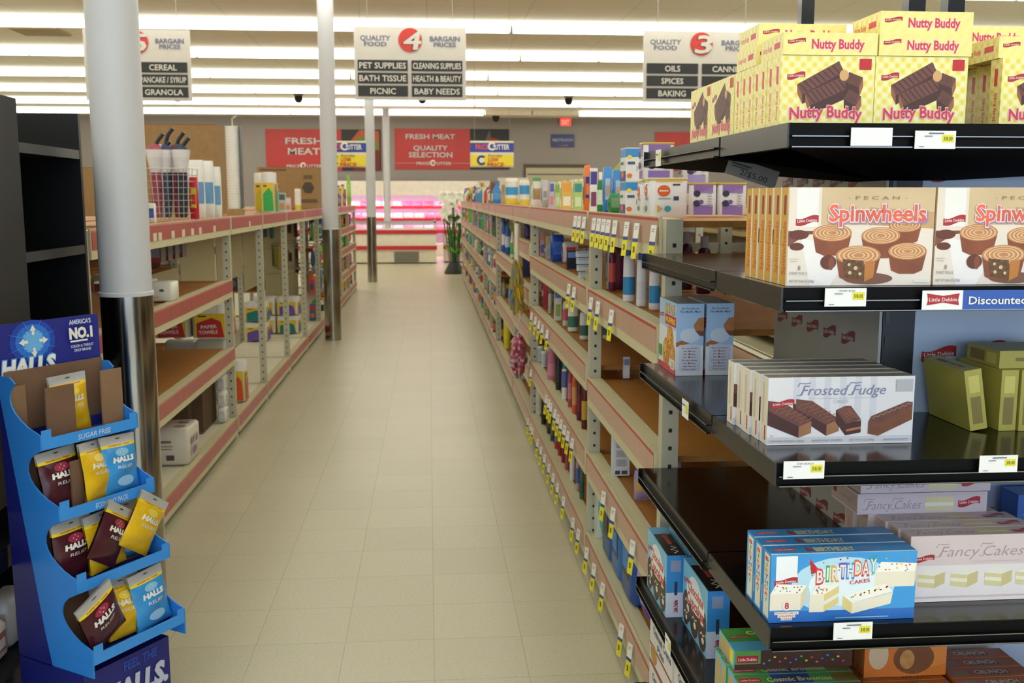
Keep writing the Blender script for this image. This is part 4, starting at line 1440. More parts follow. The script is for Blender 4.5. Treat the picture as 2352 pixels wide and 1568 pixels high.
def roll(f, cu, cv, r, cut=False):
    """a spiral sweet roll seen from the front"""
    body = mat('8a4a2c', .5, var=0.15, scale=40)
    f.poly([(cu - r, cv), (cu - r * .8, cv - r * .95), (cu - r * .4, cv - r * 1.12), (cu + r * .4, cv - r * 1.12), (cu + r * .8, cv - r * .95), (cu + r, cv)], body)
    f.ell(cu, cv, r, r * .42, mat('c88a58', .5, var=.1, scale=50), n=24)
    for q in (.86, .66, .46, .26):
        f.ring(cu, cv, r * q - r * .035, r * q + r * .035, mat('e8c69c', .5), squash=.42, n=24)
    if cut:
        f.poly([(cu - r * .7, cv - r * .15), (cu + r * .25, cv - r * .25), (cu + r * .3, cv - r * 1.1), (cu - r * .55, cv - r * .95)], mat('6a4c2e', .6, var=.5, scale=160))
        for a, b, rr in ((-.4, -.4, .07), (-.1, -.55, .09), (.1, -.8, .07), (-.35, -.75, .08)):
            f.ell(cu + r * a, cv + r * b, r * rr, r * rr, mat('ddc09a', .5), n=8)
        f.poly([(cu + r * .3, cv - r * .3), (cu + r * .78, cv - r * .2), (cu + r * .7, cv - r * .95), (cu + r * .3, cv - r * 1.15)], mat('c07c38', .5))


def spin_front(f, W, H):
    f.rect(W * .22, W, H * .62, H, mat('d8bc94', .45, var=.06))
    f.rect(0, W * .3, H * .38, H * .56, mat('7a4a3a', .5, var=.15, scale=40))
    f.poly([(W * .55, H * .62), (W, H * .58), (W, H * .75), (W * .55, H * .8)], mat('c9a474', .45))
    f.poly([(0, 0), (W, 0), (W, H * .5), (W * .75, H * .62), (W * .12, H * .52), (0, H * .4)], mat('ece0d4', .45, var=.04))
    f.poly([(W * .09, H * .48), (W * .45, H * .4), (W * .3, 0), (W * .16, H * .0)], mat('f4efee', .45))
    f.ell(W * .07, H * .52, W * .07, H * .05, mat('6a3524', .5))
    f.ell(W * .06, H * .40, W * .05, H * .04, mat('6a3524', .5))
    f.rect(W * .05, W * .2, H * .6, H * .99, mat('f1ede9', .45))
    ribbon(f, W * .125, H * .665, W * .155, H * .085)
    roll(f, W * .80, H * .62, W * .115)
    roll(f, W * .30, H * .54, W * .135)
    roll(f, W * .635, H * .51, W * .135)
    f.ell(W * .56, H * .07, W * .17, H * .06, mat('7c5542', .5))
    roll(f, W * .825, H * .35, W * .135)
    f.ell(W * .28, H * .24, W * .055, H * .075, mat('6a3524', .5))
    f.ell(W * .30, H * .23, W * .02, H * .07, mat('8a4a30', .5))
    roll(f, W * .485, H * .31, W * .155, True)
    f.text('P E C A N', W * .60, H * .895, mat('9a7f5c', .5), w=W * .30, h=H * .035)
    f.rect(W * .4, W * .413, H * .888, H * .892, mat('9a7f5c', .5)).rect(W * .79, W * .803, H * .888, H * .892, mat('9a7f5c', .5))
    f.text('Spinwheels', W * .612, H * .735, mat('a984b0', .45), w=W * .69, h=H * .175, bold=.07)
    outlined(f, 'Spinwheels', W * .605, H * .745, W * .67, H * .17, mat('e8684e', .4, var=.2, scale=12), mat('f4dcd4', .4), bold=.025)
    g = mat('8a8088', .5)
    f.text('INDIVIDUALLY', W * .045, H * .275, g, w=W * .065, h=H * .01)
    f.text('WRAPPED', W * .04, H * .25, g, w=W * .05, h=H * .01)
    f.text('8', W * .08, H * .185, g, w=W * .018, h=H * .05)
    f.text('SWEET ROLLS', W * .075, H * .13, g, w=W * .12, h=H * .028)
    f.text('NET WT 8.46 OZ (240g)', W * .10, H * .05, g, w=W * .17, h=H * .028)
    f.rect(W * .88, W * .985, H * .03, H * .06, WHITE)


def spin_side(f, D, H):
    f.rect(0, D, 0, H, mat('d9a640', .4, var=.05))
    f.rect(D * .82, D, 0, H, mat('eee4cc', .4))
    f.text('Spinwheels', D * .45, H * .38, mat('cf6a34', .45), w=H * .55, h=D * .45, bold=.03, rot=PI / 2)
    f.rect(D * .3, D * .62, H * .72, H * .92, RIBD)


SPIN = (.250, .035, .163)
SPIN_ME = carton(*SPIN, mat('ecdccc', .35, var=.02), spin_front, lambda f, W, D: f.rect(0, W, D * .3, D * .7, mat('e0c8b8', .4)), spin_side)


def choc_bar(f, P, side, end, lift=0.0):
    """P: top face quad near-left, near-right, far-right, far-left; the slab hangs below it"""
    h = lift
    a, b, c, d = P
    dn = lambda p: (p[0], p[1] - h)
    f.poly([dn(a), dn(b), b, a], side)
    f.poly([dn(b), dn(c), c, b], end)
    f.poly([a, b, c, d], CHOC)
    for i in range(1, 7):
        t = i / 7
        m0 = ((a[0] + (d[0] - a[0]) * t), (a[1] + (d[1] - a[1]) * t))
        m1 = ((b[0] + (c[0] - b[0]) * t), (b[1] + (c[1] - b[1]) * t))
        pts = []
        for j in range(9):
            s_ = j / 8
            wv = (.5 if j % 2 else -.5) * abs(d[1] - a[1]) * .16
            pts.append((m0[0] + (m1[0] - m0[0]) * s_, m0[1] + (m1[1] - m0[1]) * s_ + wv * .5))
        f.band(pts, .0009, CHOCL if i % 2 else CHOCD)


SLATEB = mat('7f86a6', .45, var=0.0)


def script_text(f, t, cu, cv, w, h, m):
    """sloping thin lettering with two looped capitals"""
    a, b = t.split(' ')
    wa = w * len(a) / (len(a) + len(b) + .5)
    wb = w - wa - w * .04
    for s, u, ww in ((a, cu - w / 2 + wa / 2, wa), (b, cu + w / 2 - wb / 2, wb)):
        f.text(s, u, cv, m, w=ww, h=h * .8, bold=-.004, shear=.32)
        x = u - ww / 2
        f.band([(x - h * .25, cv + h * .28), (x - h * .1, cv + h * .55), (x + h * .35, cv + h * .5), (x + h * .75, cv + h * .56)], h * .06, m)
        f.band([(x + h * .12, cv - h * .1), (x - h * .05, cv - h * .42), (x - h * .32, cv - h * .38)], h * .06, m)


def fudge_front(f, W, H):
    for i in range(6):
        f.rect(W * (.17 + i * .105), W * (.215 + i * .105), H * .3, H, mat('dad9e2', .35, var=0.0), 1)
    f.k = 2
    f.rect(0, W, H * .02, H * .115, mat('cfced4', .4, var=0.0))
    S, E = CHOCD, CHOCL
    choc_bar(f, [(W * .22, H * .33), (W * .40, H * .225), (W * .49, H * .36), (W * .19, H * .62)][::1], S, E, H * .001)
    # the two long bars at left
    for du, dv in ((.19, .02), (0, 0)):
        f.poly([(W * (.0 + du) if du == 0 else W * .17, H * (.61 + dv)), (W * (.0 + du) if du == 0 else W * .17, H * (.30 + dv) + (H * .14 if du else 0)), (W * (.215 + du), H * (.105 + dv)), (W * (.215 + du), H * (.27 + dv))], CHOCD)
        f.poly([(W * (.215 + du), H * (.105 + dv)), (W * (.30 + du), H * (.175 + dv)), (W * (.30 + du), H * (.35 + dv)), (W * (.215 + du), H * (.28 + dv))], mat('a5714a', .5, var=.1, scale=50))
        f.poly([(W * (.0 + du), H * (.52 + dv)), (W * (.215 + du), H * (.27 + dv)), (W * (.30 + du), H * (.35 + dv)), (W * (.11 + du), H * (.63 + dv)), (W * (.0 + du), H * (.66 + dv))], CHOC)
        for k in range(7):
            t = k / 6
            u0, v0 = .02 + .2 * t + du, .54 - .22 * t + dv
            f.band([(W * u0, H * v0), (W * (u0 + .03), H * (v0 + .045)), (W * (u0 + .045), H * (v0 + .03)), (W * (u0 + .085), H * (v0 + .08))], .0012, CHOCL)
    # the bitten square
    f.poly([(W * .465, H * .51), (W * .465, H * .33), (W * .535, H * .13), (W * .535, H * .30)], CHOCD)
    f.poly([(W * .535, H * .13), (W * .64, H * .17), (W * .64, H * .35), (W * .535, H * .31)], CHOCD)
    f.poly([(W * .54, H * .185), (W * .64, H * .225), (W * .64, H * .26), (W * .54, H * .22)], mat('b9764a', .5))
    f.poly([(W * .465, H * .51), (W * .535, H * .30), (W * .64, H * .36), (W * .565, H * .57), (W * .53, H * .57)], CHOC)
    for k in range(5):
        f.band([(W * (.485 + k * .014), H * (.5 - k * .035)), (W * (.52 + k * .016), H * (.53 - k * .03)), (W * (.57 + k * .012), H * (.52 - k * .03))], .0012, CHOCL)
    # long bar at right
    f.poly([(W * .69, H * .15), (W * .76, H * .115), (W * .99, H * .35), (W * .99, H * .56), (W * .76, H * .31), (W * .69, H * .33)], mat('7c4a30', .5, var=.1, scale=50))
    f.poly([(W * .69, H * .33), (W * .76, H * .30), (W * .99, H * .55), (W * .99, H * .61), (W * .95, H * .62), (W * .71, H * .41)], CHOC)
    for k in range(7):
        t = k / 6
        f.band([(W * (.72 + .22 * t), H * (.37 + .18 * t)), (W * (.735 + .22 * t), H * (.41 + .18 * t)), (W * (.76 + .22 * t), H * (.40 + .18 * t))], .0011, mat('c09070', .5))
    ribbon(f, W * .10, H * .615, W * .155, H * .10)
    script_text(f, 'Frosted Fudge', W * .51, H * .81, W * .58, H * .19, SLATEB)
    f.rect(W * .28, W * .72, H * .685, H * .689, mat('b9b9c4', .45))
    f.text('CAKES', W * .495, H * .64, mat('c4c4cc', .45), w=W * .10, h=H * .05)
    f.rect(W * .87, W * .985, H * .77, H * .95, mat('bcbcc2', .45, var=0.0))
    g = mat('85858f', .5, var=0.0)
    f.text('CONTAINS 8 SNACK CAKES', W * .135, H * .063, g, w=W * .24, h=H * .03)
    f.text('INDIVIDUALLY WRAPPED', W * .41, H * .063, g, w=W * .21, h=H * .03)
    f.text('NET WT 12 OZ (340g)', W * .65, H * .063, g, w=W * .17, h=H * .03)
    f.rect(W * .80, W * .97, H * .055, H * .07, mat('8f97c0', .5))
    f.text('12', W * .03, H * .14, g, w=W * .02, h=H * .025)


def fudge_side(f, D, H):
    f.rect(D * .1, D * .9, H * .03, H * .97, mat('e6dfcc', .4))
    f.rect(D * .6, D * .75, H * .06, H * .28, RIB)
    f.rect(D * .25, D * .5, H * .3, H * .9, mat('cfc5ac', .4))


FUDGE = (.272, .039, .124)
FUDGE_ME = carton(*FUDGE, CARTW, fudge_front, lambda f, W, D: f.rect(0, W, 0, D * .75, mat('9a958a', .6, var=.2, scale=60)), fudge_side)

CONF = [mat(c, .5, var=0.0) for c in ('3c8fd0', '48a858', 'e8c63a', 'd84a40', 'e07a3c', '7a56b0')]


def frosted_cake(f, u, v, L, Hh, t, s, cut=False):
    """a white iced cake bar: top parallelogram (t deep) over a cream side"""
    rnd = random.Random(int(u * 1e4))
    f.poly([(u, v), (u + L, v), (u + L, v + Hh), (u, v + Hh)], CREAM)
    f.poly([(u + L, v), (u + L + s, v + t * .8), (u + L + s, v + Hh + t * .8), (u + L, v + Hh)], mat('d9d0b8', .5) if not cut else mat('e3cf8c', .5))
    if cut:
        f.poly([(u + L, v + Hh * .38), (u + L + s, v + Hh * .38 + t * .8), (u + L + s, v + Hh * .6 + t * .8), (u + L, v + Hh * .6)], WHITE)
    f.poly([(u, v + Hh), (u + L, v + Hh), (u + L + s, v + Hh + t * .8), (u + L * .12 + s * .4, v + Hh + t)], mat('f6f3ea', .5))
    for _ in range(16):
        a, b = rnd.random(), rnd.random()
        f.ell(u + L * (.08 + .85 * a) + s * b * .6, v + Hh + t * .75 * b + t * .06, .0017, .0013, rnd.choice(CONF), f.k, n=7)
    f.k += 1


def bday_front(f, W, H):
    f.rect(0, W, 0, H, mat('3d9ade', .4, var=.08, scale=8))
    f.ell(W * .5, H * .52, W * .36, H * .42, mat('b9dff2', .4, var=.05))
    f.ell(W * .5, H * .52, W * .24, H * .30, mat('e4f3fa', .4, var=.02))
    f.rect(0, W, 0, H * .16, mat('2b6fc0', .4, var=.05))
    f.rect(W * .035, W * .18, H * .58, H * .97, mat('eef2f6', .4))
    ribbon(f, W * .105, H * .60, W * .16, H * .095)
    rnd = random.Random(5)
    for _ in range(40):
        f.ell(W * rnd.uniform(.25, .97), H * rnd.uniform(.62, .97), .0016, .0013, rnd.choice(CONF), f.k, n=7)
    f.k += 1
    frosted_cake(f, W * .715, H * .48, W * .275, H * .22, H * .15, W * .01)
    frosted_cake(f, W * .0, H * .18, W * .21, H * .24, H * .15, W * .04)
    frosted_cake(f, W * .27, H * .14, W * .10, H * .26, H * .15, W * .10, True)
    f.poly([(W * .50, H * .37), (W * .50, H * .19), (W * .565, H * .10), (W * .565, H * .26)], mat('e3cf8c', .5))
    f.poly([(W * .565, H * .10), (W * .83, H * .23), (W * .845, H * .40), (W * .565, H * .26)], CREAM)
    f.poly([(W * .50, H * .37), (W * .565, H * .26), (W * .845, H * .41), (W * .79, H * .52), (W * .73, H * .5)], mat('f6f3ea', .5))
    for _ in range(22):
        a, b = rnd.random(), rnd.random()
        f.ell(W * (.53 + .26 * a + .03 * b), H * (.31 + .14 * a + .06 * b), .0018, .0014, rnd.choice(CONF), f.k, n=7)
    f.k += 1
    f.poly([(W * .26, H * .93), (W * .275, H * .70), (W * .335, H * .74)], RED)
    cols = ('d83a3a', '38a84a', 'e8a030', '7a4ab0', '3a8ad8', 'e06a30', 'd83a3a', '48b0a0')
    wds = 'BIRTHDAY'
    for i, ch in enumerate(wds):
        u = W * (.335 + i * .052)
        v = H * (.665 + .018 * i + (.02 if i % 2 else 0))
        f.text(ch, u, v, mat(cols[i], .45, var=0.0), w=W * (.056 if ch != 'I' else .024), h=H * .215, bold=.07)
        f.text(ch, u, v, WHITE, w=W * (.042 if ch != 'I' else .013), h=H * .185, bold=.02)
    f.text('CAKES', W * .61, H * .575, RED, w=W * .14, h=H * .055, bold=.01, rot=.1)
    f.ell(W * .115, H * .25, W * .03, H * .075, WHITE)
    f.text('8', W * .115, H * .25, RED, w=W * .03, h=H * .09, bold=.03)
    for k, (s, w) in enumerate((('INDIVIDUALLY', .15), ('WRAPPED', .11), ('CAKES', .07))):
        f.rect(W * (.115 - w * .55), W * (.115 + w * .55), H * (.118 - k * .042), H * (.162 - k * .042), WHITE)
        f.text(s, W * .115, H * (.14 - k * .042), RED, w=W * w, h=H * .028, bold=.01)
    f.rect(W * .45, W * .82, H * .04, H * .055, mat('9fc4ea', .4))


def bday_top(f, W, D):
    f.rect(0, W, 0, D, mat('2f7cc0', .4, var=.05))
    f.rect(0, W, 0, D * .1, mat('e6eef4', .4))
    ribbon(f, W * .12, D * .55, W * .15, D * .3, wave=0)
    f.text('BIRTHDAY', W * .46, D * .5, mat('b9b292', .45), w=W * .28, h=D * .45, bold=.05)
    f.poly([(W * .26, D * .3), (W * .32, D * .3), (W * .27, D * .9)], RIBD)
    f.text('CAKES', W * .68, D * .5, mat('9a5a66', .45), w=W * .12, h=D * .22)


def bday_side(f, D, H):
    f.rect(0, D, 0, H, mat('3a92d8', .4))
    f.rect(D * .2, D * .85, H * .04, H * .96, mat('dfe6dc', .4))
    for i, ch in enumerate('BIRTHDAY'):
        f.text(ch, D * .5, H * (.88 - i * .085), mat(('d83a3a', '38a84a', 'e8a030', '7a4ab0', '3a8ad8', 'e06a30', 'd83a3a', '48b0a0')[i], .45, var=0.0), w=D * .4 if ch != 'I' else D * .12, h=H * .06, bold=.04, k=4)


BDAY = (.262, .042, .124)
BDAY_ME = carton(*BDAY, mat('3a92d8', .4, var=.03), bday_front, bday_top, bday_side)


def cake_square(f, u, v, s):
    f.poly([(u, v), (u + s * .62, v - s * .08), (u + s * .62, v + s * .38), (u, v + s * .44)], mat('ded3a4', .5))
    f.poly([(u, v + s * .17), (u + s * .62, v + s * .1), (u + s * .62, v + s * .24), (u, v + s * .3)], mat('f2ecd2', .5))
    f.poly([(u + s * .62, v - s * .08), (u + s, v + s * .1), (u + s, v + s * .52), (u + s * .62, v + s * .38)], mat('d4c690', .5))
    f.poly([(u, v + s * .44), (u + s * .62, v + s * .38), (u + s, v + s * .52), (u + s * .36, v + s * .64)], mat('efece0', .5))


def fancy_front(f, W, H):
    f.rect(0, W, 0, H * .55, mat('efe6e6', .4, var=.02))
    script_text(f, 'Fancy Cakes', W * .52, H * .76, W * .62, H * .2, mat('b49a9a', .45, var=0.0))
    f.rect(W * .45, W * .8, H * .595, H * .602, mat('c4aeb0', .45))
    f.rect(W * .86, W * .985, H * .76, H * .93, mat('e6c2c0', .4))
    for u in (.06, .30, .55, .78):
        cake_square(f, W * u, H * .24, W * .2)
    f.rect(W * .03, W * .97, H * .06, H * .085, mat('d9c4c6', .45))
    ribbon(f, W * .10, H * .66, W * .15, H * .09)


def fancy_top(f, W, D):
    f.rect(0, W, 0, D, mat('d6c6cc', .4, var=.02))
    script_text(f, 'Fancy Cakes', W * .28, D * .45, W * .42, D * .55, mat('a8949e', .45, var=0.0))
    f.rect(W * .52, W * .74, D * .12, D * .8, mat('ddd2a8', .5))
    f.rect(W * .52, W * .74, D * .34, D * .52, mat('efe9d4', .5))
    ribbon(f, W * .86, D * .5, W * .17, D * .4)


def fancy_side(f, D, H):
    f.rect(D * .08, D * .92, H * .02, H * .98, mat('c9b2a6', .45, var=.03))
    f.rect(D * .3, D * .6, H * .06, H * .2, RIBD)
    f.text('FANCY CAKES', D * .5, H * .6, mat('9a8478', .5), w=H * .4, h=D * .14, rot=PI / 2)


FANCY = (.262, .041, .126)
FANCY_ME = carton(*FANCY, mat('e2d0d0', .35, var=.02), fancy_front, fancy_top, fancy_side)


def muffin(f, u, v, r):
    f.ell(u, v, r, r * 1.15, mat('c98a34', .5, var=.15, scale=50))
    f.ell(u - r * .2, v + r * .3, r * .6, r * .6, mat('dca84e', .5, var=.12, scale=60))
    for a, b in ((.2, .1), (-.4, -.1), (.1, -.5), (.4, .5), (-.2, .7)):
        f.ell(u + r * a, v + r * b, r * .1, r * .1, CHOCD, n=8)


def muffin_front(f, W, H):
    f.rect(0, W, H * .62, H, mat('a9cbe8', .4))
    f.rect(W * .34, W * .98, H * .66, H * .80, RED)
    for i, ch in enumerate('MINI'):
        f.text(ch, W * (.44 + i * .145), H * (.885 + (.012 if i % 2 else 0)), mat('8a5a1c', .45), w=W * (.14 if ch == 'M' or ch == 'N' else .06), h=H * .13, bold=.05)
        f.text(ch, W * (.44 + i * .145), H * (.885 + (.012 if i % 2 else 0)), mat('e6b62c', .45), w=W * (.11 if ch == 'M' or ch == 'N' else .045), h=H * .11, bold=.02)
    f.text('MUFFINS', W * .66, H * .73, mat('f0d84a', .45), w=W * .56, h=H * .08, bold=.03)
    ribbon(f, W * .16, H * .77, W * .26, H * .06, wave=.1)
    f.text('CHOCOLATE', W * .55, H * .62, INK, w=W * .26, h=H * .02)
    f.text('CHIP', W * .55, H * .585, INK, w=W * .12, h=H * .02)
    muffin(f, W * .66, H * .44, W * .19)
    muffin(f, W * .44, H * .24, W * .19)
    muffin(f, W * .82, H * .25, W * .14)
    f.rect(0, W * .2, H * .16, H * .32, mat('4a9a4a', .45))
    f.rect(0, W, 0, H * .085, RED)
    f.rect(W * .72, W * .94, H * .06, H * .2, WHITE)
    f.text('20', W * .83, H * .13, mat('d08a2c', .45), w=W * .14, h=H * .09, bold=.04)


def muffin_right(f, D, H):
    g = mat('3c4a78', .5, var=0.0)
    f.rect(0, D, H * .42, H, mat('a6c6ea', .4, var=.05))
    f.ell(D * .5, H * .56, D * .36, H * .1, mat('cdd9ec', .4, var=.05))
    f.text('Do You Know', D * .5, H * .935, g, w=D * .62, h=H * .028, bold=.02)
    f.text('The Muffin Man?', D * .5, H * .89, g, w=D * .76, h=H * .028, bold=.02)
    f.poly([(D * .62, H * .70), (D * .8, H * .80), (D, H * .81), (D, H * .58), (D * .85, H * .56), (D * .7, H * .62)], mat('b5763a', .5, var=.2, scale=50))
    f.poly([(D * .7, H * .62), (D, H * .62), (D, H * .55), (D * .85, H * .555)], CHOC)
    f.poly([(0, H * .46), (D * .2, H * .49), (D * .5, H * .455), (0, H * .40)], mat('a9662c', .5))
    f.rect(D * .12, D * .9, H * .06, H * .43, mat('cdd0de', .4, var=0.0))
    y = .385
    for i, s in enumerate(('Do you know', 'the    man,', 'the    man,', 'the    man?', 'Do you know', 'the    man,', 'who lives on', 'Drury Lane?')):
        f.text(s, D * .5, H * (y - i * .042), g, w=D * (.56 if 'Do' in s else .46), h=H * .021, bold=.02)
        if '  ' in s:
            f.ell(D * .49, H * (y - i * .042), D * .04, H * .014, CHOCL, n=10)


MUF = (.185, .070, .182)
MUF_ME = carton(*MUF, mat('dfe4ee', .35, var=.02), muffin_front, lambda f, W, D: f.rect(0, W, 0, D, mat('8a8a92', .4, var=.1)), None, muffin_right)


def cup_front(f, W, H):
    f.rect(0, W, 0, H, mat('7cc0e4', .4, var=.06))
    f.ell(W * .5, H * .62, W * .3, H * .3, mat('e8f0f4', .4))
    for u, v, r in ((.2, .34, .19), (.78, .44, .2), (.5, .23, .17), (.83, .2, .15), (.15, .17, .12)):
        f.ell(W * u, H * v, W * r, H * r * 1.25, mat('46362e', .45, var=.1))
        f.ell(W * (u + .03), H * (v - .02), W * r * .3, H * r * .3, CREAM)
        f.band([(W * (u - r * .5), H * (v + r * .2)), (W * (u - r * .2), H * (v + r * .55)), (W * (u + r * .2), H * (v + r * .35)), (W * (u + r * .6), H * (v + r * .6))], H * .02, CREAM)
    f.ell(W * .53, H * .62, W * .37, H * .22, mat('e8f0f4', .4))
    f.text('Chocolate', W * .54, H * .71, mat('cf4434', .4), w=W * .62, h=H * .15, bold=.04)
    f.text('Cupcakes', W * .54, H * .52, mat('cf4434', .4), w=W * .68, h=H * .17, bold=.04)
    ribbon(f, W * .14, H * .72, W * .2, H * .07)


def cup_right(f, D, H):
    f.rect(0, D, H * .4, H, mat('3a8ed8', .4, var=.08))
    f.rect(0, D, 0, H * .4, mat('cfd9ee', .4, var=.05))
    f.rect(D * .2, D * .7, H * .74, H * .92, mat('8f9cc0', .45))
    f.rect(D * .4, D * .55, H * .36, H * .58, mat('2f3a5c', .45))
    f.text('Little Debbie', D * .47, H * .18, RIB, w=H * .2, h=D * .2, bold=.06, rot=PI / 2)


def cup_top(f, W, D):
    f.rect(0, W, 0, D, mat('5aa6d2', .4))
    f.rect(W * .25, W, D * .04, D * .96, mat('1e1a18', .4))
    f.text('Cupcakes', W * .42, D * .6, mat('b9483c', .4), w=W * .4, h=D * .3, bold=.03)
    f.band([(W * .68, D * .5), (W * .74, D * .7), (W * .8, D * .4), (W * .86, D * .7), (W * .92, D * .45)], D * .07, CREAM)


CUP = (.22, .052, .162)
CUP_ME = carton(*CUP, mat('3f94da', .4, var=.04), cup_front, cup_top, None, cup_right)


def cosmic_top(f, W, D):
    f.rect(0, W, 0, D, mat('4f9a48', .4, var=.25, scale=10))
    f.rect(W * .3, W * .62, 0, D, mat('35458c', .4, var=.25, scale=14))
    f.rect(W * .80, W, 0, D, mat('8a7a34', .4, var=.3, scale=14))
    f.rect(0, W, D * .0, D * .08, mat('68a8c8', .4))
    ribbon(f, W * .11, D * .5, W * .18, D * .5, wave=0)
    f.text('Cosmic Brownies', W * .52, D * .5, mat('c9cf8a', .45, var=0.0), w=W * .54, h=D * .42, bold=.03)


def cosmic_front(f, W, H):
    f.rect(0, W, H * .4, H, mat('4f9a48', .4, var=.25, scale=10))
    f.rect(0, W, 0, H * .4, mat('5aa8cc', .4, var=.1))
    bar(f, W * .6, H * .35, W * .6, H * .3, .1)
    rnd = random.Random(9)
    for _ in range(14):
        f.ell(W * rnd.uniform(.35, .85), H * rnd.uniform(.25, .5), .003, .002, rnd.choice(CONF), f.k, n=7)
    f.k += 1
    f.text('Cosmic Brownies', W * .55, H * .78, mat('e6e46a', .45), w=W * .7, h=H * .16, bold=.04)
    ribbon(f, W * .12, H * .6, W * .18, H * .1)


def cosmic_side(f, D, H):
    f.rect(0, D, 0, H, mat('6ab4d6', .4))
    f.rect(D * .15, D * .85, H * .3, H * .9, mat('c9a860', .45, var=.1))
    f.rect(D * .15, D * .85, H * .1, H * .3, YELLOW)


COSMIC = (.243, .040, .108)
def cosmic_foot(f, W, D):
    f.rect(0, W, 0, D, mat('4a2a1e', .45, var=.15, scale=30))
    f.rect(0, W * .22, D * .3, D, mat('5a9a4a', .4, var=.2, scale=14))
    for k in range(16):
        f.ell(W * (.25 + .045 * k), D * (.3 + .4 * ((k * 7) % 5) / 5), .003, .0022, CONF[k % 6], 4, n=7)
    ribbon(f, W * .11, D * .55, W * .18, D * .45, wave=0)


COS_ME = carton(*COSMIC, mat('4d94b4', .4, var=.05), cosmic_front, cosmic_top, cosmic_side, foot=cosmic_foot)


def crunch_top(f, W, D):
    f.rect(0, W, 0, D, mat('a85a20', .4, var=.15, scale=12))
    f.rect(W * .05, W * .25, D * .2, D * .8, mat('9a7a5c', .45))
    f.text('CRUNCH', W * .55, D * .5, mat('6a3a24', .45), w=W * .42, h=D * .42, bold=.1)
    f.text('CRUNCH', W * .54, D * .54, mat('d8c8b0', .45), w=W * .4, h=D * .38, bold=.03)


def crunch_front(f, W, H):
    f.poly([(W * .45, H), (W, H), (W, H * .3), (W * .8, H * .2)], mat('e08a3c', .4, var=.06))
    f.ell(W * .6, H * .45, W * .25, H * .4, mat('7c4a28', .45, var=.12, scale=30))
    f.ell(W * .52, H * .42, W * .09, H * .24, mat('c08a48', .45, var=.2, scale=60))
    f.ell(W * .17, H * .55, W * .12, H * .36, mat('d9bd98', .45))


CRN = (.172, .040, .085)
CRN_ME = carton(*CRN, mat('d9782c', .4, var=.06), crunch_front, crunch_top, lambda f, D, H: f.rect(D * .1, D * .9, H * .1, H * .9, mat('b46a34', .45)))


def oat_front(f, W, H):
    f.rect(0, W, H * .90, H, mat('9c3a30', .45))
    f.rect(0, W, H * .3, H * .36, mat('9c3a30', .45))
    f.text('Oatmeal Creme', W * .55, H * .72, mat('3c4a78', .45), w=W * .8, h=H * .16, bold=.04)
    f.text('Pies', W * .5, H * .48, mat('3c4a78', .45), w=W * .3, h=H * .14, bold=.04)
    f.ell(W * .2, H * .2, W * .15, H * .2, mat('b98a4c', .5, var=.2, scale=50))


OAT = (.25, .085, .13)
OAT_ME = carton(*OAT, mat('e0dcdc', .4, var=.02), oat_front, lambda f, W, D: (f.rect(0, W, D * .02, D * .12, mat('a43a2e', .45)), f.text('Oatmeal Creme Pies', W * .5, D * .5, mat('4a568c', .45), w=W * .85, h=D * .34, bold=.04)), None)


def olive_front(f, W, H):
    f.rect(W * .06, W * .94, H * .55, H * .9, mat('e6dc7a', .45))
    f.ell(W * .5, H * .3, W * .3, H * .16, mat('8a5a34', .5))


OLI_ME = carton(.16, .034, .118, mat('b7ae50', .45, var=.06), olive_front, lambda f, W, D: f.rect(W * .2, W * .55, D * .4, D * .6, mat('8a7a3c', .5)).rect(W * .58, W * .85, D * .35, D * .65, mat('8a4a34', .5)),
                lambda f, D, H: (f.rect(D * .2, D * .8, H * .1, H * .55, mat('8a7a3c', .5)), f.rect(D * .2, D * .8, H * .62, H * .9, mat('d6cc6c', .5))))


def place(me, dims, x, y, z, label, group, rz=0.0, flat=False, lean=0.0, name='snack_box'):
    """x, y: left front corner of the box; flat boxes lie on their face with the top edge to the camera"""
    W, D, H = dims
    o = link(name, me)
    if flat:
        o.rotation_euler = (PI / 2, 0, 0)
        o.location = (x + W / 2, y + H, z + D / 2)
    elif rz:
        o.rotation_euler = (0, 0, rz)
        o.location = (x + D / 2, y + W / 2, z)
    else:
        o.rotation_euler = (lean, 0, 0)
        o.location = (x + W / 2, y + D / 2, z)
    return tag(o, label, 'box', group)


# --- top shelf: yellow wafer bar boxes
z = SZ[0] + .0006
G1 = 'yellow gingham wafer bar boxes on the top black shelf'
NY, N0 = .0366, RYN + .055
for r, x in (('left', .5835), ('second', .7445)):
    for k in range(7):
        place(NUT_ME, NUTTY, x + .0008 * (k % 2), N0 + k * NY, z, 'yellow wafer bar box standing on the top shelf, %s of the %s row' % ('front one' if k == 0 else ORD[k] + ' from front', r), G1)
place(NUT_ME, NUTTY, .965, N0, z, 'yellow wafer bar box standing at the right edge of the top shelf', G1)
for k in range(4):
    place(NUT_ME, NUTTY, .995, N0 + .09 + k * NY, z, 'yellow wafer bar box set back in the third row, %s' % ('front one' if k == 0 else ORD[k] + ' from front'), G1)
zf = z + .1136
place(NUT_ME, NUTTY, .585, N0 - .002, zf, 'yellow wafer bar box lying flat on the front left box', G1, flat=True)
place(NUT_ME, NUTTY, .5835, N0 + .135, zf, 'lower yellow wafer bar box of two lying flat at the back left', G1, flat=True)
place(NUT_ME, NUTTY, .588, N0 + .137, zf + .0366, 'upper yellow wafer bar box of two lying flat at the back left', G1, flat=True)
place(NUT_ME, NUTTY, .748, N0 - .002, zf, 'lower yellow wafer bar box of two lying flat on the second row', G1, flat=True)
place(NUT_ME, NUTTY, .750, N0 + .002, zf + .0366, 'upper yellow wafer bar box of two lying flat on the second row', G1, flat=True)
place(NUT_ME, NUTTY, .962, N0 + .01, zf, 'yellow wafer bar box lying flat at the right edge of the top shelf', G1, flat=True)
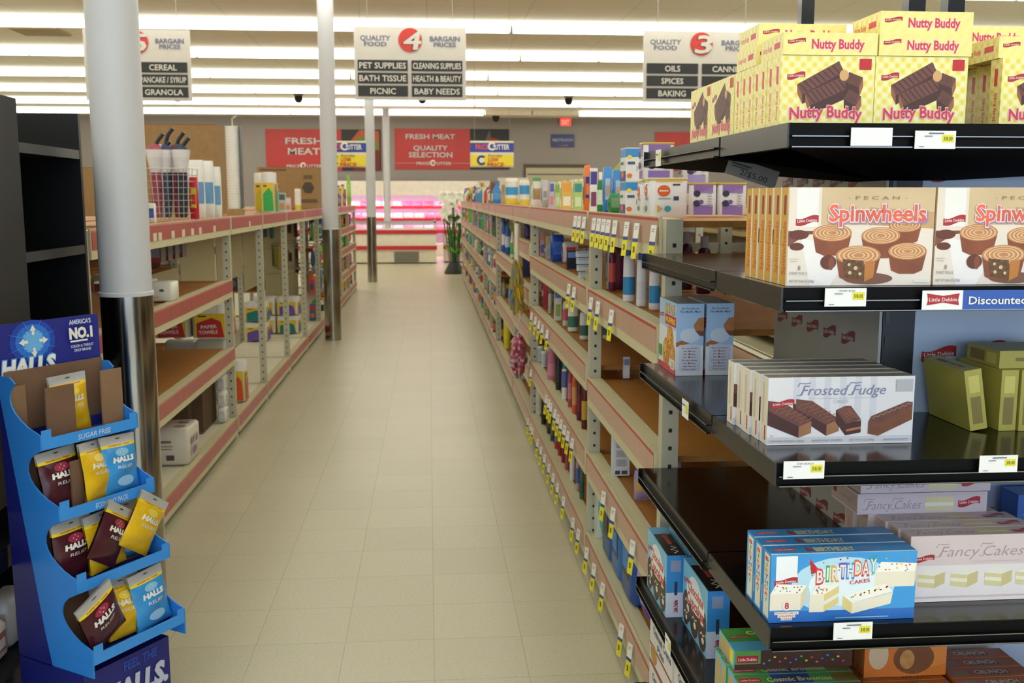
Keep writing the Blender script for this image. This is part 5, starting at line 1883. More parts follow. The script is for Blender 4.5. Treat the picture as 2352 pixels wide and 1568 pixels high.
place(NUT_ME, NUTTY, .935, N0 + .135, zf, 'lower yellow wafer bar box lying flat at the back of the third row', G1, flat=True)
place(NUT_ME, NUTTY, .935, N0 + .137, zf + .0366, 'upper yellow wafer bar box lying flat at the back of the third row', G1, flat=True)
for k in range(2):
    place(NUT_ME, NUTTY, .5835, RYM - .064 + k * .162, z, 'yellow wafer bar box facing the aisle on the top side shelf, %s' % ('nearer one' if k == 0 else 'farther one'), G1, rz=-PI / 2)
# --- second shelf: pecan rolls
z = SZ[1] + .0006
G2 = 'pecan sweet roll boxes on the second black shelf'
for k in range(6):
    place(SPIN_ME, SPIN, .594 + .0006 * (k % 2), RYN + .022 + k * .0385, z, 'cream pecan sweet roll box with gold side, %s of the left row' % ('front' if k == 0 else ORD[k] + ' from front'), G2)
for k in range(3):
    place(SPIN_ME, SPIN, .848, RYN + .022 + k * .0385, z, 'cream pecan sweet roll box at right, %s of its row' % ('front' if k == 0 else ORD[k] + ' from front'), G2)
# --- third shelf
z = SZ[2] + .0006
G3 = 'white frosted fudge cake boxes on the third black shelf'
for k, dx in enumerate((0, .001, .0, .004, .001)):
    place(FUDGE_ME, FUDGE, .603 - .003 * k + dx, RYN + .118 + k * .0425, z, 'white frosted fudge cake box, %s of the row' % ('front' if k == 0 else ORD[k] + ' from front'), G3)
G3b = 'mini muffin boxes on the third black side shelf'
place(MUF_ME, MUF, .613, 2.463, z, 'light blue mini muffin box at the aisle edge of the side shelf', G3b, rz=-PI / 2)
place(MUF_ME, MUF, .690, 2.465, z, 'light blue mini muffin box, second one in from the aisle edge', G3b, rz=-PI / 2)
G3c = 'olive yellow snack boxes at right on the third black shelf'
OD = (.16, .034, .118)
for k, y in enumerate((1.815, 1.81, 1.815)):
    place(OLI_ME, OD, 1.085 + k * .037, y, z, 'olive yellow box standing edge on at right of the third shelf, %s from left' % ORD[k + 1], G3c, rz=PI / 2)
o = link('snack_box', OLI_ME, None, (1.046, 1.895, z + .0032))
o.rotation_euler = (Matrix.Rotation(-.17, 3, 'Y') @ Matrix.Rotation(PI / 2, 3, 'Z')).to_euler()
tag(o, 'olive yellow box leaning left at the end of the right group', 'box', G3c)
o = place(OLI_ME, OD, 1.087, 1.83, z + .1186, 'olive yellow box lying flat on top of the standing ones', G3c, flat=True)
# --- fourth shelf
z = SZ[3] + .0006
G4 = 'blue birthday cake boxes on the fourth black shelf'
for k in range(3):
    place(BDAY_ME, BDAY, .5845 - .0 * k, RYN + .018 + k * .0455, z, 'blue birthday cake box with confetti, %s of three' % ('front', 'middle', 'back')[k], G4)
G4b = 'pale pink cake boxes on the fourth black shelf'
for k in range(5):
    place(FANCY_ME, FANCY, (.868, .865, .86, .845, .835)[k], RYN + .085 + k * .0435, z, 'pale pink fancy cake box standing behind the birthday boxes, %s of the row' % ('front' if k == 0 else ORD[k] + ' from front'), G4b)
place(FANCY_ME, FANCY, .822, RYN + .215, z + .1266, 'pale pink fancy cake box lying flat, lower of two on the row', G4b, flat=True)
place(FANCY_ME, FANCY, .828, RYN + .217, z + .1682, 'pale pink fancy cake box lying flat, upper of two on the row', G4b, flat=True)
mb = MB().box(-.08, .08, -.03, .03, 0, .135, mat('2c62b8', .4, var=.1))
f = Face(mb, (-.08, -.03, 0), (1, 0, 0), (0, 0, 1), .0003)
f.ell(.06, .07, .035, .035, mat('d8b82c', .45))
for k in range(14):
    a_ = 2 * PI * k / 14
    f.poly([(.06 + .033 * math.cos(a_ - .12), .07 + .033 * math.sin(a_ - .12)), (.06 + .033 * math.cos(a_ + .12), .07 + .033 * math.sin(a_ + .12)), (.06 + .055 * math.cos(a_), .07 + .055 * math.sin(a_))], mat('e0c43c', .45), 3)
tag(mb.obj('snack_box', None, (1.275, 1.94, z)), 'dark blue box with a yellow sun, behind the pale pink boxes', 'box')
# --- fifth shelf
z = SZ[4] + .0006
G5 = 'chocolate cupcake boxes on the fifth black side shelf'
place(CUP_ME, CUP, .583, 2.385, z, 'blue chocolate cupcake box, farther of two at the aisle edge', G5, rz=-PI / 2)
place(CUP_ME, CUP, .642, 2.388, z, 'blue chocolate cupcake box hidden behind the farther one', G5, rz=-PI / 2)
place(CUP_ME, CUP, .622, 2.150, z, 'blue chocolate cupcake box, nearer of two at the aisle edge', G5, rz=-PI / 2)
G5b = 'bright brownie boxes on the fifth black shelf'
for k in range(8):
    place(COS_ME, COSMIC, .590 + .0015 * (k % 3), RYN + .02 + k * .0422, z, 'bright multicoloured brownie box standing on the fifth shelf, %s of the row' % ('front' if k == 0 else ORD[k] + ' from front'), G5b)
o = link('snack_box', COS_ME, None, (.600 + .1215, RYM - .128, z + .1086 + .020))
o.rotation_euler = (-PI / 2, 0, 0)
tag(o, 'bright brownie box lying flat on top of the row, picture side up', 'box', G5b)
G5c = 'orange crunch boxes on the fifth black shelf'
for k in range(7):
    place(CRN_ME, CRN, .858, RYN + .06 + k * .0425, z, 'orange crunch box beside the brownies, %s of the row' % ('front' if k == 0 else ORD[k] + ' from front'), G5c)
for k in range(2):
    place(CRN_ME, CRN, .866, RYN + .245 + k * .0425, z + .0856, 'orange crunch box standing on top of the row, %s of two' % ('nearer', 'farther')[k], G5c)
for k in range(7):
    place(CRN_ME, CRN, 1.045, RYN + .06 + k * .0425, z, 'orange crunch box at far right of the fifth shelf, %s of the row' % ('front' if k == 0 else ORD[k] + ' from front'), G5c)
# --- lowest shelf: oatmeal pies facing the aisle
z = SZ[5] + .0006
for k in range(2):
    place(OAT_ME, OAT, .584, 2.04 + k * .27, z, 'white oatmeal pie box on the lowest side shelf, %s' % ('nearer one' if k == 0 else 'farther one'), 'oatmeal pie boxes on the lowest black side shelf', rz=-PI / 2)
    place(OAT_ME, OAT, .584, 2.04 + k * .27, z + .1306, 'white oatmeal pie box stacked on another, %s' % ('nearer one' if k == 0 else 'farther one'), 'oatmeal pie boxes on the lowest black side shelf', rz=-PI / 2)

# ================================================================== left: black rack at the end of the shelving
BK = mat('0c0c0d', 0.45, var=0.0, spec=0.3)
BKP = mat('1f1e1d', 0.5, var=0.05, spec=0.3)
t = thing('black_shelf_rack', 'tall black rack at the left edge, its upper shelves empty', 'display rack', (0, 0, 0))
LX = -1.20
MB().box(LX - .55, LX, 2.30, 3.13, 0.66, 1.81, BKP).obj('side_panel', t)
MB().box(LX - .55, LX, 2.30, 2.36, 0.0, 0.66, BKP).obj('side_panel', t)
MB().box(LX - .55, LX, 3.655, 3.675, 0.0, 1.81, BK).obj('end_panel', t)
MB().box(LX - .55, LX - .53, 3.131, 3.654, 0.0, 1.81, BK).obj('back_panel', t)
for z in (1.685, 1.36, 0.95):
    s = MB().box(LX - .529, LX - .013, 3.131, 3.654, z - .03, z - .012, BK).obj('shelf', t)
    MB().box(LX - .012, LX - .001, 3.131, 3.654, z - .03, z, mat('2a2a2b', .4, var=0.0)).obj('shelf_lip', s)
for z in (0.56, 0.20):
    s = MB().box(LX - .529, LX + .02, 2.361, 3.654, z - .03, z, BK).obj('shelf', t)
    MB().box(LX + .0205, LX + .03, 2.361, 3.654, z - .05, z + .012, BK).obj('shelf_lip', s)
for k in range(5):
    put('pack', (LX - .08, 2.50 + k * .17, .561 if False else .2006), .15, .15 if k % 2 else .12, 'd8d4d4', 'b8b0b4' if k % 2 else '9a4a54', 'c8c4c8',
        'blurred white wrapped pack on the lower black shelf, %s from near' % ORD[k], 'wrapped packs on the lower left black shelf', rz=PI / 2)

# ================================================================== cardboard cough drop display
P1 = at(427, 1443, Y=2.90)
P0 = at(215, 1547, Z=P1.z)
UU = (P1 - P0)
DW = UU.length
UU.normalize()
DRZ = math.atan2(UU.y, UU.x)
DROOT = Vector((P0.x, P0.y, 0))
DM = Matrix.Translation(DROOT) @ Matrix.Rotation(DRZ, 4, 'Z')
dsp = thing('cough_drop_display', 'blue cardboard floor display of cough drop bags leaning back in four tiers', 'display stand', DROOT, DRZ)
LB = mat('2f86de', 0.45, var=0.03)
LB2 = mat('3c94e6', 0.45, var=0.03)
DB = mat('1c2276', 0.45, var=0.04)
KR = mat('8a6a4c', 0.75, var=0.06, scale=14)
KR2 = mat('745640', 0.75, var=0.06, scale=14)
# local frame: x along the front, y away from the customer, z up
TIERS = [(.285, .0), (.475, .05), (.667, .10), (.855, .155)]           # lip bottom height, setback
LH, TD = .042, .135
for i, (zb, sb) in enumerate(TIERS):
    mb = MB()
    mb.box(.0042, DW - .0042, sb, sb + .004, zb, zb + .030, LB2)
    f = Face(mb, (0, sb, zb), (1, 0, 0), (0, 0, 1), .0008)
    f.rect(.0042, .035, .030, LH + .012, LB2, 0).rect(DW - .030, DW - .0042, .030, LH + .006, LB2, 0)
    words = {3: 'SUGAR FREE', 2: 'ECONOMY PACK'}.get(i)
    if words:
        f.text(words, DW * .5 + .01, .014, mat('c9d6ea', .5, var=0.0), w=.11, h=.0145, bold=.01, shear=.12, k=1)
    lip = mb.obj('tray_lip', dsp)
    mb = MB().box(.0042, DW - .0042, sb + .0042, sb + TD, zb, zb + .004, DB)
    mb.obj('tray_floor', dsp)
    mb = MB().box(.0042, DW - .0042, sb + TD + .0005, sb + TD + .004, zb, zb + .20, KR2)
    mb.obj('tray_back', dsp)
# side panels with scooped front edges
prof = []
for i, (zb, sb) in enumerate(TIERS):
    nz, ns = TIERS[i + 1] if i < 3 else (zb + .19, sb + .055)
    if i == 0:
        prof.append((sb, zb - .035))
    prof += [(sb, zb), (sb, zb + LH)]
    m = 9
    for k in range(1, m):
        a = k / m
        zz = zb + LH + (nz - zb - LH) * a
        dep = .085 * math.sin(PI * a) ** .7
        prof.append((sb + (ns - sb) * a + dep, zz))
prof += [(TIERS[3][1] + .11, TIERS[3][0] + .19), (TIERS[3][1] + TD + .02, TIERS[3][0] + .19)]
back = [(TIERS[3][1] + TD + .02, TIERS[3][0]), (TIERS[0][1] + TD + .03, TIERS[0][0] - .035)]
outline = prof + back
for x0_, nm in ((0.0, 'side_panel'), (DW - .004, 'side_panel')):
    mb = MB()
    n = len(outline)
    pts = [(x0_, y, z) for y, z in outline] + [(x0_ + .004, y, z) for y, z in outline]
    fs = [tuple(range(n)), tuple(reversed(range(n, 2 * n)))] + [(i, i + n, (i + 1) % n + n, (i + 1) % n) for i in range(n)]
    mb.add(pts, fs, LB)
    mb.obj(nm, dsp)
# dark rear strip, base and header
mb = MB()
mb.hexa([(-.001, TD + .035, .252), (.0, .305, .252), (DW, .305, .252), (DW + .001, TD + .035, .252),
         (-.001, .155 + TD + .022, 1.0), (.0, .318, 1.0), (DW, .318, 1.0), (DW + .001, .155 + TD + .022, 1.0)], DB)
mb.obj('rear_housing', dsp)
mb = MB().box(-.004, DW - .035, .035, .30, 0, .249, DB)
f = Face(mb, (-.004, .035, 0), (1, 0, 0), (0, 0, 1), .001)
f.text('FEEL THE', .19, .222, mat('2a4aa8', .5, var=0.0), w=.12, h=.026, bold=.03, shear=.1)
f.text('HALLS.', .17, .155, mat('c4c8d8', .5, var=0.0), w=.23, h=.062, bold=.06, shear=.14)
mb.obj('base', dsp)
HY = .155 + TD + .021
hm = [(-.012, HY, 1.001), (DW + .01, HY, 1.001), (DW + .01, HY + .008, 1.001), (-.012, HY + .008, 1.001)]
mb = MB()
mb.hexa(hm + [(x, y + .004, z + .18) for x, y, z in hm], mat('232a86', .42, var=.05, scale=6))
f = Face(mb, (-.012, HY, 1.0), (1, 0, 0), (0, .022, .99), .001)
HWd = DW + .022
cx, cy = HWd * .36, .126
f.ell(cx, cy, .072, .060, mat('2448b0', .42, var=.06))
f.ell(cx, cy, .055, .048, mat('2f74d2', .42, var=.06))
f.ell(cx, cy, .036, .034, mat('6db4ea', .42, var=.06))
kk = f.k
f.k += 1
for k in range(16):
    a_ = 2 * PI * k / 16
    L = .085 if k % 2 else .065
    f.poly([(cx + .03 * math.cos(a_ - .07), cy + .03 * math.sin(a_ - .07)), (cx + .03 * math.cos(a_ + .07), cy + .03 * math.sin(a_ + .07)), (cx + L * math.cos(a_), cy + L * .8 * math.sin(a_))], mat('3f86d8', .42, var=0.0), kk)
for a_ in (0, PI / 2, PI, 3 * PI / 2):
    c, s_ = math.cos(a_), math.sin(a_)
    q = lambda u, v: (cx + (u * c - v * s_), cy + (u * s_ + v * c))
    f.poly([q(.030, .010), q(.030, -.010), q(.046, 0)], WHITE, f.k)
    f.poly([q(.018, .004), q(.018, -.004), q(.031, -.004), q(.031, .004)], WHITE, f.k)
f.k += 1
f.text('HALLS.', HWd * .31, .060, mat('5aa0e0', .45, var=0.0), w=.185, h=.046, bold=.09, shear=.16)
f.text('HALLS.', HWd * .31, .061, WHITE, w=.18, h=.043, bold=.05, shear=.16)
f.text("AMERICA'S", HWd * .80, .166, mat('c9d2e8', .5, var=0.0), w=.075, h=.013, bold=.03)
f.text('NO.1', HWd * .80, .134, WHITE, w=.08, h=.030, bold=.06)
f.rect(HWd * .69, HWd * .86, .108, .113, WHITE)
f.text('COUGH & THROAT', HWd * .80, .096, mat('c9d2e8', .5, var=0.0), w=.078, h=.008, bold=.02)
f.text('DROP BRAND', HWd * .80, .084, mat('c9d2e8', .5, var=0.0), w=.058, h=.008, bold=.02)
mb.obj('header_card', dsp)
# loose kraft liners standing in the top tray
sb = TIERS[3][1]
for x0_, x1_, yy, z1_, kk in ((.006, .055, sb + .122, .16, 0), (.058, .150, sb + .045, .155, 1), (.246, .318, sb + .050, .175, 2)):
    MB().box(x0_, x1_, yy, yy + .006, TIERS[3][0] + .0045, TIERS[3][0] + z1_, KR if kk != 1 else KR2).obj('carton_liner', dsp)
MB().box(.085, .15, TIERS[2][1] + .05, TIERS[2][1] + .056, TIERS[2][0] + .0045, TIERS[2][0] + .14, KR2).obj('carton_liner', dsp)

BW, BH = .134, .165


def bag_mesh(c, ch, words, spot, seed):
    """soft bag: clear hang strip with a hole, a yellow band, printed body"""
    rnd = random.Random(seed)
    ph = rnd.uniform(0, 6)
    m1, band, strip_ = mat(c, .25, var=.12, scale=22), mat('f0d42a', .3, var=.04), mat('b9b7b4', .3, var=.08)

    def z_of(u, v):
        if v > .86:
            return .003
        k = (math.sin(PI * min(1.0, max(0.0, v / .86))) ** .55) * (math.sin(PI * u) ** .6)
        return .003 + .020 * k + .002 * math.sin(7 * u + 9 * v + ph) * k + .002 * math.sin(17 * v + ph * 2 - 5 * u) * k

    def fn(sg):
        def g(u, v):
            pinch = 1 - .05 * math.sin(PI * v) + .012 * math.sin(11 * v + ph)
            return ((u - .5) * BW * pinch, -sg * z_of(u, v), v * BH)
        return g
    mb = MB()
    mf = lambda u, v: strip_ if v > .87 else (band if v > .80 else m1)
    mb.grid(fn(1), 14, 20, mf)
    mb.grid(lambda u, v: fn(-1)(1 - u, v), 14, 20, mf)

    def lay(t, cu, cv, w, h, m, bold, shear, lift):
        pts, fs, tw, y0, y1 = glyphs(t, bold, shear)
        P = []
        for x, y in pts:
            u = cu + (x - tw / 2) / tw * w
            v = cv + (y - .36) / .72 * h
            pinch = 1 - .05 * math.sin(PI * v) + .012 * math.sin(11 * v + ph)
            P.append(((u - .5) * BW * pinch, -z_of(min(.99, max(.01, u)), v) - lift, v * BH))
        mb.add(P, fs, m)

    def blob(cu, cv, ru, rv, m, lift, n=18):
        P = [((cu - .5) * BW, -z_of(cu, cv) - lift, cv * BH)]
        for k in range(n):
            a = 2 * PI * k / n
            u, v = cu + ru * math.cos(a), cv + rv * math.sin(a)
            P.append(((u - .5) * BW * (1 - .05 * math.sin(PI * v)), -z_of(u, v) - lift, v * BH))
        mb.add(P, [(0, 1 + k, 1 + (k + 1) % n) for k in range(n)], m)
    blob(.5, .70, .2, .07, mat(ch, .3), .0012)
    for a in (0, PI / 2, PI, 3 * PI / 2):
        u, v = .5 + .06 * math.cos(a), .70 + .04 * math.sin(a)
        blob(u, v, .022, .014, WHITE, .002, 3)
    lay('ECONOMY PACK - 70 DROPS', .5, .832, .62, .022, RED, .02, 0, .001)
    lay('HALLS', .5, .58, .62, .085, WHITE, .06, .14, .0022)
    lay('RELIEF', .5, .45, .46, .055, mat('dcdce4', .4, var=0.0), .0, .1, .0022)
    blob(.5, .94, .07, .012, mat('46464a', .4), .0008)
    if spot:
        blob(.5, .2, .22, .09, mat(spot, .3), .0016)
    return mb.mesh('cough_drop_bag')


BAGS = {'cherry': bag_mesh('4a1a24', 'a83450', '', None, 1), 'yellow': bag_mesh('e2b51c', 'f0d24a', '', None, 2), 'blue': bag_mesh('3a93d4', '8cc4ea', '', '9fcdec', 3)}
ROWN = ['bottom tier', 'second tier from the bottom', 'third tier from the bottom', 'top tier']
for kind, tier, u, dy, lean, roll_, yaw, dz, words in (
        ('cherry', 0, .088, .036, .10, .42, .12, .012, 'dark red bag in front at left of the bottom tier'),
        ('yellow', 0, .165, .055, -.22, -.06, .05, .004, 'yellow bag in the middle of the bottom tier'),
        ('yellow', 0, .142, .090, -.03, .0, 0, .02, 'yellow bag behind the others of the bottom tier'),
        ('blue', 0, .252, .045, -.16, .04, .08, .012, 'light blue bag at right of the bottom tier'),
        ('cherry', 1, .072, .092, -.03, .02, .05, .004, 'dark red bag at left of the second tier from the bottom'),
        ('cherry', 1, .112, .036, .10, -.55, .2, .028, 'dark red bag tipped over in the second tier from the bottom'),
        ('yellow', 1, .162, .066, -.10, .03, .1, .008, 'upright yellow bag in the second tier from the bottom'),
        ('yellow', 1, .222, .034, .10, -.58, .1, .020, 'tilted yellow bag at front of the second tier from the bottom'),
        ('blue', 1, .250, .092, -.03, -.04, 0, .004, 'light blue bag behind the tilted yellow one'),
        ('cherry', 2, .076, .070, -.16, .02, .08, .004, 'dark red bag at left of the third tier'),
        ('yellow', 2, .170, .045, -.16, -.08, .35, .004, 'folded yellow bag, left of two in the third tier'),
        ('yellow', 2, .222, .080, -.22, .10, .4, .004, 'yellow bag, right of two in the third tier'),
        ('blue', 2, .252, .050, -.14, -.06, .1, .012, 'light blue bag at right of the third tier'),
        ('yellow', 3, .172, .090, -.08, .0, .1, .004, 'yellow bag between brown card liners in the top tier')):
    zb, sb = TIERS[tier]
    dy, dz = min(.094, max(.040, dy)), .070 * abs(math.sin(roll_)) + .003
    o = link('cough_drop_bag', BAGS[kind])
    M = DM @ Matrix.Translation((u, sb + dy, zb + .006 + dz)) @ Matrix.Rotation(yaw, 4, 'Z') @ Matrix.Rotation(lean, 4, 'X') @ Matrix.Rotation(-roll_, 4, 'Y')
    o.matrix_world = M
    tag(o, words + ' of the blue display' if len(words.split()) < 12 else words, 'candy bag', 'cough drop bags in the blue display')

# ================================================================== goods on the left shelves
GL = 'goods on the left shelves'


def left(kind, pl, pr, pt, pb, X, z, c1, c2, c3, label, rz=0.0, name=None, cat=None, h=None, group=None):
    p = at((pl + pr) / 2, (pt + pb) / 2, X=X)
    w = (pr - pl) * p.y / FPX
    hh = h or (pb - pt) * p.y / FPX
    return put(kind, (X, p.y, z), w, hh, c1, c2, c3, label, group or GL, rz, name, cat)


TOPZ = 1.405
# big cardboard cartons
def kraft_box(name, x0, x1, y0, y1, z0, h, label, marks=(), m=None):
    mb = MB().box(x0, x1, y0, y1, 0, h, m or CARD)
    for k in range(2):
        mb.box(x0, x1, y0 - .0008, y0 - .0002, h * (.0 if k else .985), h * (.015 if k else 1.0), mat('8c6a42', .8))
    f = Face(mb, (x0, y0 - .001, 0), (1, 0, 0), (0, 0, 1), .001)
    g = Face(mb, (x1, y0, 0), (0, 1, 0), (0, 0, 1), .001)
    for t_, u, v, w, hh in marks:
        if t_ == 'hex':
            f.ell(u, v, w, hh, mat('4c4436', .7), n=6)
        elif t_ == 'bar':
            f.rect(u - w / 2, u + w / 2, v - hh / 2, v + hh / 2, mat('6a5638', .7))
        else:
            f.text(t_, u, v, mat('4c4436', .7), w=w, h=hh)
    return tag(mb.obj(name, None, (0, 0, z0)), label, 'box', 'brown cardboard boxes on the left shelves')


kraft_box('cardboard_box', -2.22, -1.555, 7.75, 8.05, TOPZ, .66, 'large plain brown cardboard box on the left top shelf, rising behind the mops')
p = at(590, 380, Y=11.9)
q = at(738, 470, Y=11.9)
kraft_box('cardboard_box', p.x, -1.27, 11.9, 12.4, TOPZ, .47, 'brown cardboard box with dark printed marks, right of the paper towels',
          (('bar', .18, .44, .3, .02), ('bar', (q.x - p.x) * .80, .36, .10, .045), ('hex', (q.x - p.x) * .80, .24, .07, .07), ('bar', (q.x - p.x) * .8, .09, .2, .04), ('bar', (q.x - p.x) * .45, .09, .08, .05)))
p0, p1 = at(190, 384, Y=4.5), at(232, 496, Y=4.5)
kraft_box('cardboard_box', p0.x - .1, p1.x, 4.5, 4.9, TOPZ + .04, p0.z - TOPZ - .04, 'brown cardboard box between the black rack and the nearest column', (('bar', .22, .14, .07, .02), ('bar', .22, .10, .08, .02)))
put('pack', (-1.50, 4.25, TOPZ), .16, .055, 'd8dcd8', '1f7a7c', '2a8a88', 'flat teal and white pack on the left top shelf beside the column', GL)
put('pack', (-1.50, 4.25, TOPZ + .056), .15, .05, 'd0d8d4', '1c6a70', '2a8a88', 'second teal and white pack lying on the first', GL)
# wire basket of mop heads
pb = at(398, 430, X=-1.38)
t = thing('mop_bundle', 'wire basket of wrapped mops with black handles on the left top shelf', 'basket', (-1.385, pb.y, TOPZ + .004), group=GL)
mb = MB()
W2, HB = .115, .27
for k in range(9):
    a = -W2 + 2 * W2 * k / 8
    for sy in (-.10, .10):
        mb.tube([(a * .86, sy * .86, 0), (a, sy, HB)], .0022, mat('b8b4b0', .35, metal=.6), 4)
    mb.tube([(-W2 * (.86 + .0175 * k), -.1 * (.86 + .0175 * k), HB * k / 8), (W2 * (.86 + .0175 * k), -.1 * (.86 + .0175 * k), HB * k / 8)], .0022, mat('b8b4b0', .35, metal=.6), 4)
    for sx in (-1, 1):
        mb.tube([(sx * W2 * (.86 + .0175 * k), -.1 * (.86 + .0175 * k), HB * k / 8), (sx * W2 * (.86 + .0175 * k), .1 * (.86 + .0175 * k), HB * k / 8)], .0022, mat('b8b4b0', .35, metal=.6), 4)
mb.obj('wire_basket', t)
for k, (x, c, tp) in enumerate(((-.075, 'a84a5c', .40), (-.03, '3a4a6c', .43), (.02, '8a3a52', .41), (.06, '2a3448', .38), (-.05, 'c8c4c8', .36))):
    mb = MB()
    y = -.03 + .03 * (k % 3)
    mb.lathe([(.018, .01), (.028, .1), (.03, .25), (.045, .33), (.05, .37), (.02, .40)], (x, y, 0), [mat(c, .5, var=.3, scale=30), mat(c, .5, var=.3, scale=30), mat('dcd8d8', .4, var=.1), mat('e6e2e2', .4), mat(c, .5, var=.3, scale=30)], 10)
    mb.tube([(x, y, .38), (x + .02, y - .005, tp + .02), (x + .05, y - .01, tp + .055)], .011, mat('2c3038', .4), 8)
    mb.obj('mop', t)
left('pack', 340, 357, 448, 492, -1.30, TOPZ, 'e4e2de', '3a5aa8', '4a6ab8', 'small white and blue box at left beside the mops')
left('pack', 436, 455, 398, 492, -1.285, TOPZ, 'c8283c', 'e8d22c', 'd8382c', 'red bag with a yellow label beside the foam cups')
for k, (a_, b_, tp) in enumerate(((432, 470, 364), (455, 491, 368), (472, 508, 380))):
    left('pouch', a_, b_, tp, 492, -1.37 + .03 * k, TOPZ, 'eceae6', 'e8e6e2', '6a9cc8', 'white bag of foam cups with blue stripe, %s of three' % ('left', 'middle', 'right')[k], group='white bags of foam cups')
pt_ = at(538, 400, X=-1.32)
t = thing('cup_stack', 'tall white column of nested foam cups in a clear sleeve on the left top shelf', 'cups', (-1.32, pt_.y, TOPZ))
r = 17 * pt_.y / FPX
prof = []
for k in range(30):
    zz = .045 + k * .0185
    prof += [(r * .88, zz), (r, zz + .014), (r, zz + .018)]
MB().lathe(prof, (0, 0, 0), mat('e6e3da', .45, var=.02), 18, 1, .9).obj('cups', t)
MB().box(-r, r, -r, r, 0, .044, CARD).obj('foot_carton', t)
mb = MB().box(r * 1.0, r * 1.08, -r * .9, r * .5, .05, .60, mat('4c4c50', .4))
mb.obj('dark_edge_strip', t)
MB().tube([(0, 0, .60), (0, 0, .65), (.03, 0, .67)], .006, mat('c8c2a8', .4), 6).obj('hook', t)
# paper towel packs
def towels(loc, nx, r, h, m1, label, txt=None, rz=0.0, nz=1, group='paper towel and tissue packs at left', name='paper_towel_pack', mb_c=None, ny=1):
    mb = MB()
    wh = mat('e9e7e2', .45, var=.03)
    for kz in range(nz):
        for j in range(ny):
            for i in range(nx):
                mb.lathe([(r * .5, 0), (r * .96, .004), (r, .02), (r, h - .02), (r * .96, h - .004), (r * .35, h)], (r * (1 + 2 * i) * .97, r * (1 + 2 * j) * .97, kz * h), wh, 14)
    L = 2 * r * nx * .97
    D = 2 * r * ny * .97
    mb.box(r * .9, L - r * .9, r * .02, D - r * .02, .01, h * nz - .01, wh) if nx > 1 else None
    mb.box(r * .02, L - r * .02, r * .9, D - r * .9, .01, h * nz - .01, wh) if ny > 1 else None
    for O, U, Lx in (((0, -.003, 0), (1, 0, 0), L), ((L + .003, 0, 0), (0, 1, 0), D)):
        f = Face(mb, O, U, (0, 0, 1), .001)
        for kz in range(nz):
            b = kz * h
            f.rect(Lx * .1, Lx * .9, b + h * .04, b + h * .74, mat('e8c62c', .45), 1)
            f.poly([(Lx * .16, b + h * .04), (Lx * .88, b + h * .04), (Lx * .8, b + h * .5), (Lx * .56, b + h * .62), (Lx * .16, b + h * .46)], m1, 2)
            if txt:
                f.text(txt[0], Lx * .48, b + h * .36, WHITE, w=Lx * .42, h=h * .1, bold=.02, k=3, rot=.05)
                f.text(txt[1], Lx * .46, b + h * .20, WHITE, w=Lx * .5, h=h * .1, bold=.02, k=3, rot=.05)
            f.rect(Lx * .2, Lx * .42, b + h * .64, b + h * .68, mat('4a3c14', .5), 3)
    o = mb.obj(name, None, loc, rz)
    return tag(o, label, 'paper towels', group)


TRED, TGRN, TPUR, TTEAL = mat('c22a20', .45), mat('2fae4c', .45), mat('6a4fb0', .45), mat('1f7f80', .45)
pw = at(592, 440, X=-1.40)
towels((-1.46, pw.y + .15, TOPZ), 1, .065, .33, mat('c8c020', .45), 'white paper towel roll with yellow label on the left top shelf', rz=0)
towels((-1.37, pw.y - .05, TOPZ), 1, .062, .33, TGRN, 'white paper towel roll with green label on the left top shelf')
for k, (pl, pr, pt2, c1, c2) in enumerate(((622, 640, 430, '9ab8a8', '3a4a50'), (640, 656, 440, 'a8c0b8', '4a5a60'), (655, 668, 452, 'd8b8c4', 'e0c8d0'))):
    left('carton', pl, pr, pt2, 482, -1.30, TOPZ, c1, c2, 'c88a5c', 'small grey green carton right of the paper towels, %s of three' % ORD[k])
left('canister', 677, 691, 427, 475, -1.29, TOPZ, 'e8e4dc', 'e6e0d0', 'd8c43c', 'white and yellow canister standing before the printed cardboard box')
left('can', 796, 806, 400, 468, -1.31, TOPZ, '8ab84c', '8cc050', 'a0c860', 'lime green upright pack on the far left top shelf')
random.seed(21)
for k in range(8):
    c = random.choice(('c8b850', '2a3a68', 'c85a8c', 'b83030', 'd8d4cc', '3a2a24', 'a0442c'))
    put('carton', (-1.36, 14.55 + .3 * k, TOPZ), .09, random.uniform(.26, .36), c, random.choice(('e8d23c', 'd8d0d0', 'b03040')), 'c8c0b8',
        'bright pet food carton on the far left top shelf, %s from near' % ORD[k], 'pet food cartons on the far left top shelf', rz=PI / 2)
# nearest bay, second shelf
for k, x in enumerate((345, 362, 379, 396)):
    p = at(x + 8, 590, X=-1.75)
    mb = MB().box(-.048, .048, -.06, .06, 0, .26, mat('8c8890', .5, var=.04))
    Face(mb, (-.048, -.06, 0), (1, 0, 0), (0, 0, 1), .001).rect(0, .096, 0, .03, mat('a02430', .45)).rect(.09, .096, .03, .26, mat('3a383c', .5))
    tag(mb.obj('carton', None, (p.x, p.y + .05, 1.118)), 'tall grey carton with red foot under the left top shelf, %s from left' % ORD[k], 'box', 'grey cartons with red feet')
p = at(373, 690, Z=1.02)
mb = MB().rbox(-.055, .055, -.07, .07, 0, .095, mat('e4e4d8', .4), .012)
Face(mb, (-.04, -.0705, .02), (1, 0, 0), (0, 0, 1), .001).ell(.045, .035, .012, .007, mat('4a5a58', .5)).rect(.0, .03, .0, .004, mat('9aa89a', .5))
tag(mb.obj('tissue_box', None, (-1.31, p.y, 1.021)), 'small white tissue box on the left second shelf behind the column', 'box', GL)
MB_ = MB().lathe([(.02, 0), (.05, .004), (.052, .1), (.02, .104)], (0, 0, 0), mat('e4e0d6', .5), 14)
